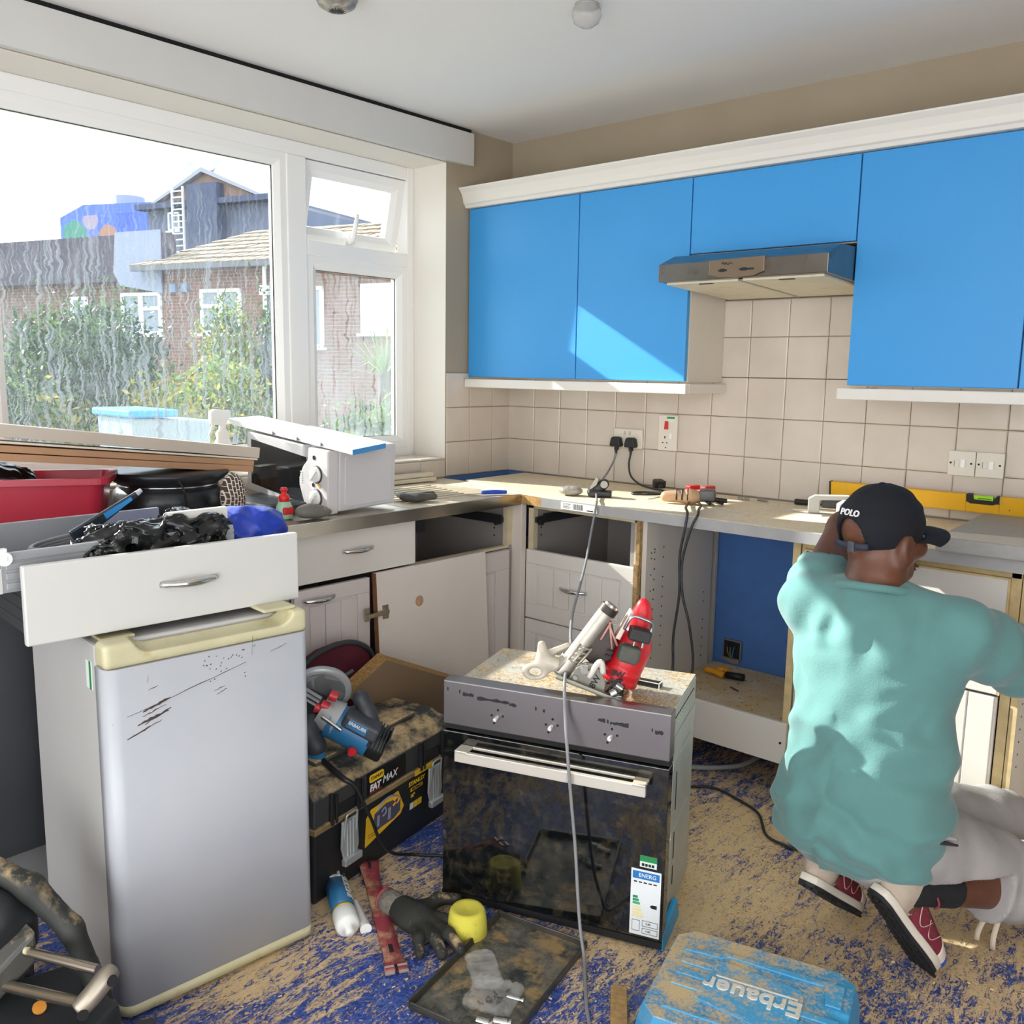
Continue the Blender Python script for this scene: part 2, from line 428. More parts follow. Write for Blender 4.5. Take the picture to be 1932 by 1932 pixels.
def pane_mat(name, fog, lines, tint='eef3f6', dark=False, veil='6d747c'):
    """window glass; the wet film scatters light where water and dirt cling to it"""
    t = NT(name); v = t.co('World'); x = t.sep(v)
    tr = t.n('ShaderNodeBsdfTransparent'); tr.inputs[0].default_value = lin(tint)
    gl = t.n('ShaderNodeBsdfGlossy'); gl.inputs['Roughness'].default_value = .02
    di = t.n('ShaderNodeBsdfDiffuse'); di.inputs[0].default_value = lin('9aa1a8')
    tl = t.n('ShaderNodeBsdfTranslucent'); tl.inputs[0].default_value = lin(veil)
    a = t.n('ShaderNodeMixShader'); a.inputs[0].default_value = .8; t.l(di.outputs[0], a.inputs[1]); t.l(tl.outputs[0], a.inputs[2])
    # rivulets: noise stretched down the pane, wandering a little sideways
    wv = t.n('ShaderNodeVectorMath', operation='ADD'); t.l(v, wv.inputs[0])
    cx = t.n('ShaderNodeCombineXYZ'); t.l(t.math('MULTIPLY', t.math('SUBTRACT', t.noise(t.map(v, (0, 1, 2)), 14, 3), .5), .05), cx.inputs[1]); t.l(cx.outputs[0], wv.inputs[1])
    s1 = t.ramp(t.noise(t.map(wv.outputs[0], (0, 75, 3.2)), 1, 4, .6), (.52, 0.), (.62, 1.))
    s2 = t.ramp(t.noise(t.map(wv.outputs[0], (0, 190, 12)), 1, 3, .6), (.5, 0.), (.66, 1.))
    drops = t.ramp(t.noise(t.map(v, (0, 1, 1)), 190, 2, .5), (.62, 0.), (.68, 1.))
    zz = t.ramp(t.math('MULTIPLY', t.math('SUBTRACT', x[2], .98), .9), *fog)
    big = t.ramp(t.noise(t.map(v, (0, 1.3, .8)), 3.5, 4, .6), (.3, .55), (.7, 1.15))
    st = t.math('ADD', t.math('MULTIPLY', s1, .6), t.math('MULTIPLY', s2, .4)); st = t.math('ADD', st, t.math('MULTIPLY', drops, .35))
    fg = t.math('MULTIPLY', zz, big)
    if dark: f = t.math('MULTIPLY', fg, t.math('SUBTRACT', 1., t.math('MULTIPLY', s1, lines)))
    else: f = t.math('ADD', t.math('MULTIPLY', fg, .22), t.math('MULTIPLY', t.math('MULTIPLY', st, fg), lines))
    f = t.math('MINIMUM', f, .6)
    b = t.n('ShaderNodeMixShader'); t.l(f, b.inputs[0]); t.l(tr.outputs[0], b.inputs[1]); t.l(a.outputs[0], b.inputs[2])
    lw = t.n('ShaderNodeFresnel'); lw.inputs[0].default_value = 1.25
    c = t.n('ShaderNodeMixShader'); t.l(lw.outputs[0], c.inputs[0]); t.l(b.outputs[0], c.inputs[1]); t.l(gl.outputs[0], c.inputs[2])
    t.l(c.outputs[0], t.out.inputs[0]); return t.m
P1 = pane_mat('wet_streaked_glass', ((.0, .5), (.35, .44), (.62, .36), (.75, .24), (.85, .13), (1., .05)), 1.7)
P2 = pane_mat('misted_glass', ((.0, .3), (.3, .28), (.62, .22), (.72, .16)), .85, dark=True, veil='8b929a')
P3 = pane_mat('clean_glass', ((.0, .03), (1., .03)), .3)
fr = framebars(-2.19, -1.09, 1.03, 2.19, .05, wx-.05, wx-.002).build('glazing_frame', UPVC, win)
MB().box(wx-.034, -2.143, 1.077, wx-.03, -1.137, 2.143).build('window_pane', P1, win)
framebars(-1.0, -.465, 1.03, 1.82, .052, wx-.05, wx-.002).build('glazing_frame', UPVC, win)
MB().box(wx-.034, -.952, 1.079, wx-.03, -.513, 1.771).build('window_pane', P2, win)
framebars(-2.81, -2.25, 1.03, 2.19, .03, wx-.05, wx-.002).build('glazing_frame', UPVC, win)
MB().box(wx-.034, -2.782, 1.058, wx-.03, -2.278, 2.162).build('window_pane', P1, win)
g = MB()
for y0, y1, z0, z1 in ((-2.782, -2.278, 1.058, 2.162), (-2.143, -1.137, 1.077, 2.143), (-.952, -.513, 1.079, 1.771)):
    for a in ((y0-.004, z0-.004, y0+.006, z1+.004), (y1-.006, z0-.004, y1+.004, z1+.004), (y0, z0-.004, y1, z0+.005), (y0, z1-.005, y1, z1+.004)):
        g.box(wx-.03, a[0], a[1], wx-.026, a[2], a[3])
g.build('gasket', GASK, win)
# top-hung vent, pushed open at the bottom
hz, hx = 2.185, wx-.03
sash = framebars(-1.0, -.465, 1.878-hz, 2.19-hz, .06, -.03, .018).build('vent_sash', UPVC, win)
sash.location = (hx, 0, hz); sash.rotation_euler = (0, R(13), 0)
MB().box(-.012, -.945, 1.935-hz, -.008, -.52, 2.135-hz).build('window_pane', P3, sash)
hd = MB().box(.015, -.755, -.298, .03, -.715, -.268).tube([(.03, -.735, -.283), (.05, -.735, -.27), (.055, -.732, -.2), (.05, -.728, -.165)], [.011, .012, .009, .007], 8, 5)
hd.build('vent_handle', UPVC, sash)
MB().box(-.005, -.463, -.29, .0, -.455, -.02).box(-.012, -.4635, -.3, -.006, -.457, -.12).build('friction_stay', DARKG, sash)
# ------------------------------------------------------------------ wall cabinets (blue doors), cornice, pelmet, hood
PANEL = mat('cabinet_side', 'd8d0c4', .5, vary=.06, vs_=3)
def wall_cab(x0, x1, z0, label, first=False):
    t = thing('wall_cabinet', label, 'cabinet', (x0, 0, z0), group='blue wall cabinets')
    wd, h = x1-x0, 2.072-z0; c = MB()
    c.box(.0, -.268, 0, .017, -.01, h).box(wd-.017, -.268, 0, wd, -.01, h).box(.017, -.268, 0, wd-.017, -.01, .017).box(.017, -.268, h-.017, wd-.017, -.01, h).box(.017, -.02, .017, wd-.017, -.012, h-.017)
    c.build('carcass', PANEL, t)
    B(.0022, -.292, .003, wd-.0022, -.272, h-.003).build('door', BLUE, t, bevel=.0022)
    return t
wall_cab(.008, .612, 1.345, 'blue-fronted wall cabinet nearest the window, at the corner')
wall_cab(.612, 1.118, 1.345, 'blue-fronted wall cabinet left of the cooker hood, with a sun patch on its door')
wall_cab(1.118, 1.72, 1.80, 'short blue-fronted wall cabinet above the cooker hood')
wall_cab(1.72, 2.222, 1.345, 'blue-fronted wall cabinet right of the cooker hood')
wall_cab(2.222, 2.80, 1.345, 'blue-fronted wall cabinet cut off by the right edge of the photo')
cor = MB().prism([(-.27, 2.072), (-.31, 2.072), (-.315, 2.084), (-.322, 2.089), (-.327, 2.11), (-.338, 2.132), (-.352, 2.147), (-.352, 2.153), (-.27, 2.153)], .002, 2.8, plane='yz', sm=False)
tag(cor.build('cornice', mat('cornice_white', 'e6e1d8', .45), bevel=.0015), 'white moulded cornice running along the tops of the blue wall cabinets', 'cornice')
LP = mat('light_pelmet_white', 'e2ddd5', .45, vary=.05)
tag(MB().box(.012, -.318, 1.302, 1.14, -.292, 1.3385).box(1.118, -.292, 1.304, 1.14, -.008, 1.3385).build('light_pelmet', LP, bevel=.003), 'white pelmet rail under the two left blue cabinets', 'pelmet')
tag(MB().box(1.7, -.318, 1.302, 2.8, -.292, 1.3385).box(1.7, -.292, 1.304, 1.722, -.008, 1.3385).build('light_pelmet', LP, bevel=.003), 'white pelmet rail under the blue cabinets right of the cooker hood', 'pelmet')

hood = thing('cooker_hood', 'steel visor cooker hood under the short blue cabinet', 'cooker hood', (1.12, 0, 1.66))
HSTEEL = mat('hood_steel', '8f8b86', .28, 1, vary=.35, vs_=4, dirt='6b5a48')
hb = MB().prism([(-.5, .027), (-.5, .085), (-.405, .122), (-.0, .13), (-.0, .018), (-.012, .006), (-.485, .027)], 0, .6, plane='yz')
hb.build('body', HSTEEL, hood, bevel=.002)
FILT = mat('greasy_filter', 'e2d9be', .6, dirt='c9b98f', vary=.1)
for a, b in ((.02, .293), (.307, .58)):
    f = MB().hexa([(a, -.475, .019), (b, -.475, .019), (b, -.03, -.001), (a, -.03, -.001), (a, -.475, .026), (b, -.475, .026), (b, -.03, .006), (a, -.03, .006)]).build('grease_filter', FILT, hood)
    MB().box(a+.12, -.466, .016, a+.17, -.452, .021).build('filter_catch', DARKG, f)
MB().hexa([(.293, -.48, .0175), (.307, -.48, .0175), (.307, -.03, -.003), (.293, -.03, -.003), (.293, -.48, .024), (.307, -.48, .024), (.307, -.03, .004), (.293, -.03, .004)]).build('divider', STEEL, hood)
cp = MB().prism([(.2, .04), (.24, .03), (.3, .027), (.36, .03), (.395, .042), (.395, .09), (.2, .086)], -.508, -.5, plane='xz').build('control_plate', mat('bronze_plate', '9b8a78', .32, 1, vary=.2), hood, bevel=.001, label='bronze-toned slider control plate')
MB().box(.235, -.5095, .049, .265, -.508, .0545).box(.31, -.5095, .049, .36, -.508, .055).box(.242, -.511, .047, .256, -.508, .057).box(.318, -.511, .047, .334, -.508, .057).build('slider_slots', BLACKP, cp)
MB().tube([(.246, -.509, .072), (.252, -.509, .078), (.256, -.509, .070), (.262, -.509, .076), (.268, -.509, .069), (.276, -.509, .075), (.284, -.509, .071)], .0011, 5, 4).build('script_mark', BLACKP, cp)

# ------------------------------------------------------------------ base units
def bow_handle(name, parent, c, ln, axis, out, m=CHROME, r=.0055):
    """arched bar handle; axis = unit vector along it, out = unit vector away from the front"""
    a, o, c = Vector(axis), Vector(out), Vector(c)
    pts = [c+a*ln*(t-.5)+o*(.003+.024*math.sin(math.pi*min(max(t, 0), 1))**.8) for t in LS(0, 1, 13)]
    rr = [.004+.0045*math.sin(math.pi*t)+.002*(abs(t-.5) > .4) for t in LS(0, 1, 13)]
    return MB().tube(pts, rr, 8).build(name, m, parent)
def grooved(parent, name, wd, h, th, n, margin, M, m=WHITE):
    """framed front with a sunk tongue-and-groove field: frame, bevel and n boards"""
    o = MB(); x0, x1, z0, z1 = margin, wd-margin, margin, h-margin; d = .006
    o.box(0, 0, 0, wd, th-d, h)
    o.box(0, th-d, 0, wd, th, z0).box(0, th-d, z1, wd, th, h).box(0, th-d, z0, x0, th, z1).box(x1, th-d, z0, wd, th, z1)
    q = x0+.008; e = x1-.008; s = (e-q)/n
    for i in range(n): o.box(q+i*s+.0012, th-d, z0+.008, q+(i+1)*s-.0012, th-.002, z1-.008)
    ob = o.build(name, m, parent, bevel=.0022); ob.matrix_local = M; return ob
FX = Matrix(((0, 1, 0, 0), (1, 0, 0, 0), (0, 0, 1, 0), (0, 0, 0, 1)))      # local x along Y, local y out along +X
def MX(y, z, x=.555): m = FX.copy(); m.translation = Vector((x, y, z)); return m
FY = Matrix(((1, 0, 0, 0), (0, -1, 0, 0), (0, 0, 1, 0), (0, 0, 0, 1)))
def MY(x, z, y=-.55): m = FY.copy(); m.translation = Vector((x, y, z)); return m
BASEW = mat('base_unit_white', 'ddd2c8', .45, vary=.07, vs_=4)
PALE = mat('pinkish_white_door', 'd9cdc8', .4, vary=.05, vs_=3)
RAW = mat('raw_pale_edge', 'd9c08e', .7, vary=.25, vs_=30)
INNER = mat('carcass_inside', '9a938f', .6, vary=.06)
def carcass(t, x0, x1, y0, y1, z0, z1, th=.018, front=None, m=None, sides=True):
    c = MB().box(x0, y0, z0, x1, y1, z0+th)
    if sides:
        if front == 'X': c.box(x0, y0, z0, x1, y0+th, z1).box(x0, y1-th, z0, x1, y1, z1).box(x0, y0+th, z0+th, x0+.006, y1-th, z1)
        else: c.box(x0, y0, z0, x0+th, y1, z1).box(x1-th, y0, z0, x1, y1, z1).box(x0+th, y1-.006, z0+th, x1-th, y1, z1)
    return c.build('carcass', m or INNER, t)
# left run: sink base with drawer, open drawer slot and doors (fronts face +X)
sb = thing('sink_base_unit', 'white sink base unit by the window, one drawer front left and one slot open', 'base unit', (0, 0, 0))
carcass(sb, .02, .553, -1.66, -.60, .15, .865, front='X')
MB().box(.05, -1.16, .16, .55, -1.142, .86).build('partition', INNER, sb)
MB().box(.535, -1.66, .855, .556, -.6, .867).box(.535, -1.135, .69, .556, -.62, .7).box(.535, -.632, .7, .556, -.6, .867).box(.535, -1.15, .7, .556, -1.128, .867).build('front_rail', CREAM, sb)
dr = MB().box(0, 0, 0, .493, .02, .155).build('drawer_front', WHITE, sb, bevel=.003); dr.matrix_local = MX(-1.626, .707)
bow_handle('handle', dr, (.235, .02, .085), .125, (1, 0, 0), (0, 1, 0))
d1 = grooved(sb, 'door', .30, .535, .02, 3, .05, MX(-1.64, .155), PALE)
bow_handle('handle', d1, (.09, .02, .5), .12, (1, 0, 0), (0, 1, 0))
grooved(sb, 'door', .66, .535, .02, 6, .075, MX(-1.29, .15, .55), PALE)
rn = MB().box(.12, -.652, .785, .54, -.644, .82).cyl((.52, -.66, .79), (.52, -.644, .79), .011).box(.47, -.656, .792, .548, -.644, .812)
rn.build('drawer_runner', mat('runner_black', '26262a', .5), sb)
MB().box(.05, -1.1, .7, .1, -.64, .855).build('sink_bowl_side', mat('dull_grey', '57555a', .8), sb)  # plain grey panel at the back of the open slot
for z in (.735, .765): MB().cyl((.5, -.6445, z), (.5, -.643, z), .0035, n=8).build('peg_hole', HOLE, sb)
for s in (-1.6, -.66): MB().lathe([(.03, 0), (.03, .012), (.018, .02), (.018, .13), (.028, .15)], (.5, s, 0), 14).build('leg', BLACKP, sb)
# detached door leaning against it, inside face out, with its hinge
dd = thing('detached_door', 'detached white cupboard door leaning on the sink unit, inside face out with a hinge hole', 'cupboard door', (.628, -1.325, .012), (0, -3.2, 0))
MB().box(-.019, 0, 0, 0, .535, .692).build('panel', mat('door_back_white', 'e3d8ce', .5, vary=.04), dd, bevel=.001)
MB().box(-.0195, -.002, 0, .0005, .0, .692).build('brown_edge', mat('brown_edge', '8d6040', .7, vary=.3, vs_=25), dd)
MB().lathe([(0, .0005), (.017, .0005), (.019, 0)], (0, 0, 0), 20, TR((.0, .19, .565), ry=90)).build('hinge_hole', mat('raw_chip_hole', 'c49a76', .9, vary=.3, vs_=40, dirt='e9cba4'), dd)
MB().box(0, .02, .532, .004, .045, .58).cyl((.003, .033, .556), (.008, .033, .556), .013).hexa([(.004, -.0, .548), (.012, -.0, .548), (.012, .03, .548), (.004, .03, .548), (.004, 0, .565), (.012, 0, .565), (.012, .03, .565), (.004, .03, .565)]) \
    .box(.004, -.06, .549, .016, .0, .563).box(-.002, -.055, .538, .004, -.035, .582).cyl((.016, -.045, .556), (.018, -.045, .556), .005, n=10).cyl((.016, -.02, .556), (.018, -.02, .556), .004, n=10) \
    .build('hinge', mat('nickel', 'b9ad98', .3, 1), dd, bevel=.0012)
tag(MB().box(.545, -.597, .0, .6035, -.571, .866).box(.553, -.6, .0, .603, -.578, .866).build('corner_post', BASEW, bevel=.002), 'white corner filler post between the two runs of base units', 'post')
# back run: drawer unit with its top drawer missing (fronts face -Y)
du = thing('drawer_unit', 'white three-drawer base unit with its top drawer missing', 'drawer unit', (0, 0, 0))
carcass(du, .603, 1.099, -.553, -.032, .12, .862)
MB().box(.603, -.556, .685, .628, -.53, .862).box(1.1, -.556, .12, 1.117, -.53, .862).box(.603, -.556, .848, 1.115, -.53, .862).build('front_rail', CREAM, du)
MB().box(1.117, -.572, .685, 1.132, -.54, .862).box(1.112, -.575, .1, 1.13, -.555, .7).build('torn_edge', mat('torn_chipboard', 'b99565', .95, vary=.5, vs_=60, bump=.6, bs=90), du)
for z0, h, hd in ((.41, .275, 1), (.125, .28, 0)):
    f = grooved(du, 'drawer_front', .505, h, .02, 5, .055, MY(.604, z0), WHITE)
    bow_handle('handle', f, (.24, .02, h*.53), .125, (1, 0, 0), (0, 1, 0))
MB().box(.63, -.5, .785, .637, -.08, .82).cyl((.632, -.525, .79), (.647, -.525, .79), .012).box(.63, -.55, .79, .639, -.46, .812).build('drawer_runner', MATS['runner_black'], du)
MB().cyl((1.093, -.52, .765), (1.1, -.52, .765), .012, n=14).build('runner_wheel', UPVC, du)
for y, z in ((-.5, .735), (-.5, .765)): MB().cyl((.6205, y, z), (.6225, y, z), .0035, n=8).build('peg_hole', HOLE, du)
for x in (.64, 1.08): MB().lathe([(.03, 0), (.03, .012), (.018, .02), (.018, .1), (.028, .12)], (x, -.48, 0), 14).build('leg', BLACKP, du)
# oven housing, empty: side panels, dusty shelf, apron board, legs
oh = thing('oven_housing', 'empty white oven housing with a sawdust-strewn shelf under the worktop', 'base unit', (0, 0, 0))
SIDE = mat('housing_side', 'dcd3c7', .5, vary=.05, vs_=3)
sp = MB().box(1.133, -.555, .12, 1.151, -.075, .862).build('side_panel', SIDE, oh)
MB().box(1.7, -.56, .12, 1.718, -.03, .862).build('side_panel', SIDE, oh)
MB().box(1.1005, -.028, .12, 1.141, -.01, .862).build('back_batten', SIDE, oh)
MB().box(1.697, -.566, .12, 1.721, -.56, .862).build('raw_edge', RAW, oh)
pr = random.Random(2); hl = MB()
for y in (-.5, -.44, -.13):
    for k in range(14):
        if pr.random() < .72: hl.cyl((1.1505, y, .27+.037*k), (1.1518, y, .27+.037*k), .0032, n=7)
for y in (-.522, -.5):
    for k in range(8):
        if pr.random() < .6: hl.cyl((1.1505, y, .6+.02*k), (1.1518, y, .6+.02*k), .003, n=7)
hl.build('peg_holes', HOLE, sp, kind='stuff')
MB().box(1.151, -.545, .204, 1.7, -.02, .222).build('shelf', mat('dusty_shelf', 'dccfb4', .7, vary=.12, dust=.55, vs_=5), oh)
MB().hexa([(1.151, -.567, .205), (1.7, -.567, .205), (1.7, -.549, .205), (1.151, -.549, .205), (1.151, -.567, .238), (1.7, -.567, .222), (1.7, -.549, .222), (1.151, -.549, .238)]).build('loose_rail', mat('raw_rail', 'cdbf9f', .7, vary=.2, dust=.5), oh)
MB().box(1.135, -.586, .134, 1.72, -.57, .272).build('apron_board', WHITE, oh, bevel=.002)
MB().cyl((1.703, -.5868, .205), (1.703, -.5855, .205), .0045, n=10).build('screw_hole', HOLE, oh)
for x, y in ((1.2, -.49), (1.69, -.49)): MB().lathe([(.033, 0), (.033, .012), (.019, .02), (.019, .11), (.03, .12)], (x, y, 0), 14).build('leg', BLACKP, oh)
# right unit with a wide plain drawer front over grooved doors, then an open unit
ru = thing('pan_drawer_unit', 'white base unit the man kneels at, plain drawer front over grooved doors', 'base unit', (0, 0, 0))
carcass(ru, 1.722, 2.335, -.553, -.02, .12, .862, m=SIDE)
MB().box(1.722, -.556, .845, 2.335, -.54, .862).box(2.312, -.556, .12, 2.337, -.53, .862).box(1.722, -.557, .55, 1.736, -.54, .862).build('front_rail', RAW, ru)
f = MB().box(0, 0, 0, .572, .02, .325).build('drawer_front', WHITE, ru, bevel=.003); f.matrix_local = MY(1.735, .515)
MB().box(1.735, -.5685, .838, 2.307, -.553, .8445).box(2.3072, -.57, .515, 2.3125, -.553, .8445).build('bare_edge', RAW, ru)
bow_handle('handle', f, (.29, .02, .19), .11, (1, 0, 0), (0, 1, 0))
for k in range(2):
    m = MB(); m.box(0, 0, 0, .284, .014, .378)
    for q in range(4): m.box(.004+q*.0695, .012, .0, .004+(q+1)*.0695-.004, .02, .378)
    g = m.build('door', WHITE, ru, bevel=.002); g.matrix_local = MY(1.736+k*.288, .13)
for x in (1.76, 2.29): MB().lathe([(.03, 0), (.03, .012), (.018, .02), (.018, .1), (.028, .12)], (x, -.48, 0), 14).build('leg', BLACKP, ru)
ou = thing('open_unit', 'open white base unit at the right edge of the photo, front removed', 'base unit', (0, 0, 0))
carcass(ou, 2.34, 2.84, -.553, -.02, .12, .862, m=SIDE)
MB().box(2.34, -.557, .12, 2.358, -.553, .862).build('raw_edge', RAW, ou)
hl = MB()
for y in (-.5, -.2):
    for k in range(14): hl.cyl((2.3575, y, .3+.037*k), (2.3592, y, .3+.037*k), .003, n=7)
hl.build('peg_holes', HOLE, ou, kind='stuff')
for x in (2.38, 2.8): MB().lathe([(.03, 0), (.03, .012), (.018, .02), (.018, .1), (.028, .12)], (x, -.48, 0), 14).build('leg', BLACKP, ou)
# far-left base cupboards; the dark void behind the fridge is a dark-coloured panel
lu = thing('hob_base_unit', 'base cupboard with its dark void painted as a front, behind the fridge at the left edge of the photo', 'base unit', (0, 0, 0))
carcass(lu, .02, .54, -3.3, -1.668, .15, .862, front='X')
MB().box(.54, -3.3, .16, .56, -1.67, .86).build('void_panel', mat('dark_void', '37393d', .5, vary=.15), lu, bevel=.002)
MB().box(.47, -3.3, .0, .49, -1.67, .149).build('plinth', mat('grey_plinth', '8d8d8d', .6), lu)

# ------------------------------------------------------------------ worktops and sink
def worktop_mat():
    t = NT('dusty_worktop'); v = t.co('World')
    c = t.mix(t.ramp(t.noise(v, 55, 3), (.45, 0.), (.6, 1.)), 'c4bdb2', 'd8d1c5')
    d = t.mix(t.noise(v, 240, 3, .7), 'd6c096', 'f4e8cc')
    f = t.ramp(t.noise(v, 3.2, 6, .65), (.3, .25), (.58, .95))
    z = t.ramp(t.sep(t.n('ShaderNodeNewGeometry').outputs['Normal'])[2], (.5, 0.), (.9, 1.))
    t.base(t.mix(t.math('MULTIPLY', f, z), c, d)); t.set(.6); return t.m
WT = worktop_mat()
wt = thing('worktop', 'grey speckled worktop along the back wall, dusted with sawdust', 'worktop', (0, 0, 0))
MB().prism([(.115, -.012), (.13, -.43), (.6, -.6), (.70, -.615), (1.25, -.6), (2.9, -.6), (2.9, -.012)], .867, .905, plane='xy').build('slab', WT, wt, bevel=.006, seg=3)
EDGE = mat('grey_edge_strip', 'a9a7a6', .5, vary=.1, vs_=20)
MB().hexa([(.713, -.6175, .868), (2.9, -.6025, .868), (2.9, -.60, .868), (.713, -.614, .868), (.713, -.6175, .9035), (2.9, -.6025, .9035), (2.9, -.60, .9035), (.713, -.614, .9035)]).build('edge_strip', EDGE, wt)
MB().hexa([(.6, -.602, .868), (.713, -.617, .868), (.713, -.61, .868), (.6, -.598, .868), (.6, -.602, .904), (.713, -.617, .904), (.713, -.61, .904), (.6, -.598, .904)]).build('raw_chipboard_end', mat('chipboard', 'c4985c', .9, vary=.5, vs_=90, dirt='7d5630', bump=.4, bs=150), wt)
lbl = MB().box(.81, -.6185, .872, .975, -.6165, .899).build('paper_label', mat('paper_white', 'e9e5dd', .7), wt, label='white paper label with a bar code')
bc = MB()
for k in range(9): bc.box(.868+k*.0052, -.6189, .876, .868+k*.0052+(.0018, .003)[k % 2], -.6184, .896)
for k in range(4): bc.box(.82, -.6189, .893-k*.005, .856-.006*(k % 2), -.6184, .8945-k*.005)
bc.box(.93, -.6189, .876, .958, -.6184, .88)
bc.build('bar_code', BLACKP, lbl)
sk = thing('sink_worktop', 'worktop with a steel-edged inset sink and ribbed drainer under the window', 'sink', (0, 0, 0))
MB().prism([(-.0, -.43), (.125, -.43), (.6, -.605), (.6, -1.9), (.0, -1.9)], .868, .9, plane='xy').build('slab', WT, sk)
MB().box(.02, -3.3, .868, .6, -1.9, .905).build('worktop_length', mat('dark_worktop', '5a5753', .5, vary=.2), sk)
SINK = mat('sink_steel', 'd0c9bc', .32, 1, vary=.12, vs_=4)
dn = MB().box(.02, -1.16, .9, .6, -.61, .904)
for k in range(8): dn.box(.16+k*.043, -1.1, .904, .178+k*.043, -.68-.012*k, .9075)
dn.build('drainer', mat('sunlit_drainer', 'd9cdb6', .45, .35, vary=.1, dust=.25), sk)  # sunlight on the steel put into the cream base colour, dust on top
MB().box(.02, -1.9, .9, .6, -1.16, .9035).build('sink_rim', SINK, sk)
MB().box(.6, -1.9, .864, .6045, -.605, .905).tube([(.6005, -1.9, .9025), (.6005, -.605, .9025)], .0035, 8).build('steel_front_edge', mat('worn_steel_edge', 'd2cdc4', .22, 1, vary=.3, vs_=6), sk)
# cut length of new worktop lying on the old one
of = thing('worktop_offcut', 'thick grey length of worktop lying on the worktop behind the man', 'worktop', (2.108, -.028, .9055), (0, 0, 2.5))
MB().box(0, -.612, 0, .85, 0, .04).build('slab', mat('grey_worktop', '9e9b97', .5, vary=.12, vs_=40), of, bevel=.004)
MB().box(-.0015, -.61, .002, 0, -.002, .038).build('raw_end', RAW, of)
MB().prism([(0, -.612), (.85, -.612), (.85, -.35), (0, -.5)], .04, .0404, plane='xy').build('dust_film', mat('fine_dust', 'cfc5b4', .9), of)
# ------------------------------------------------------------------ fridge and the drawers on it
def worn_fridge(name, c):
    t = NT(name); v = t.co('Object')
    b = t.mix(t.ramp(t.noise(v, 2.5, 4), (.3, 0.), (.7, 1.)), c, 'bfc1c5')
    sp_ = t.ramp(t.noise(v, 38, 5, .75), (.69, 0.), (.72, .75))
    t.base(t.mix(sp_, b, '6b5648')); t.set(.36); return t.m
FR = worn_fridge('fridge_white', 'b4b7bd'); FCREAM = mat('yellowed_plastic', 'cfc8a2', .4, vary=.12, vs_=9, dirt='b9a67a')
fg = thing('fridge', 'scratched white under-counter fridge pulled out in front of the sink unit', 'fridge', (1.136, -2.484, 0), (0, 0, 84.4))
FW, FH, FD = .457, .828, .5
MB().box(.004, .062, .02, FW-.004, FD, .815).build('cabinet', mat('fridge_side', 'c3c1bd', .4, vary=.06, vs_=3), fg, bevel=.006)
rr = .03
def fdoor(z0, z1):
    p = [(0, .055), (0, rr)]+[(rr-rr*math.cos(a), rr-rr*math.sin(a)) for a in LS(.15, 1.57, 7)]
    p += [(FW-rr*.6+rr*.6*math.sin(a), rr*.6-rr*.6*math.cos(a)) for a in LS(0, 1.45, 6)]+[(FW, .055)]
    return MB().prism(p, z0, z1, sm=True)
fdoor(.036, .775).build('door', FR, fg)
fdoor(.012, .036).build('door_bottom_trim', FCREAM, fg, label='yellowed plastic door trim')
# top trim with the scooped grip
def gripf(P):
    d = bxs(P, (FW/2, .0285, .8015), (FW/2, .0285, .0265), .012)
    sc_ = rc(P*np.array((1, .62, 1)), (.1, .006, .842), (FW-.075, .006, .842), .043)
    return np.maximum(d, -sc_)
organic('grip_trim', gripf, (-.01, -.01, .765), (FW+.01, .07, .84), .004, FCREAM, fg, label='yellowed plastic top trim with scooped grip')
MB().box(.01, .055, .04, FW-.008, .062, .8).build('gasket', mat('fridge_gasket', '8e9296', .6), fg)
MB().box(.02, .07, .815, .09, .13, .8225).build('hinge_cover', FCREAM, fg, bevel=.003)
MB().box(FW-.1, .02, .8282, FW-.02, .1, .836).build('hinge_cover', FCREAM, fg, bevel=.003)
st = MB().box(.0025, .085, .715, .004, .115, .775).build('energy_sticker', mat('sticker_white', 'dfe7df', .5), fg, label='small green and white sticker')
MB().box(.0022, .085, .715, .0026, .096, .775).build('sticker_green', mat('sticker_green', '1d8a4a', .5), st)
sc = MB()
def scr(x0, z0, x1, z1, wd): 
    n = 10; up = []; dn = []
    q = random.Random(int(x0*1e4+z0*1e3))
    for i in range(n+1):
        t = i/n; x = x0+(x1-x0)*t; z = z0+(z1-z0)*t+q.uniform(-.0012, .0012); h = wd*(.25+.75*q.random())*(.4+1.2*min(t, 1-t))
        up.append((x, z+h)); dn.append((x, z-h))
    sc.prism(up+dn[::-1], -.0007, .001, plane='xz')
scr(.04, .672, .30, .733, .0009); scr(.072, .675, .13, .693, .0045); scr(.07, .665, .12, .681, .0016); scr(.06, .65, .125, .667, .004); scr(.075, .648, .13, .672, .0022)
scr(.038, .625, .11, .65, .0022); scr(.315, .745, .318, .79, .0012); scr(.318, .765, .325, .768, .0008); scr(.085, .72, .105, .724, .001); scr(.083, .735, .086, .75, .001)
scr(.36, .745, .4, .757, .0007); scr(.225, .685, .25, .69, .001); scr(.23, .675, .255, .684, .0008)
for q in range(26):
    a = random.Random(q); x = a.uniform(.19, .3); z = a.uniform(.70, .765); scr(x, z, x+.003, z+.001, .0011)
sc.build('scratches', mat('scratch_brown', '4a3b33', .8), fg, kind='stuff')
for x in (.05, FW-.05): MB().lathe([(.02, 0), (.02, .02)], (x, .09, 0), 14).build('foot', BLACKP, fg)
for x in (.05, FW-.05): MB().lathe([(.02, 0), (.02, .02)], (x, FD-.06, 0), 14).build('foot', BLACKP, fg)

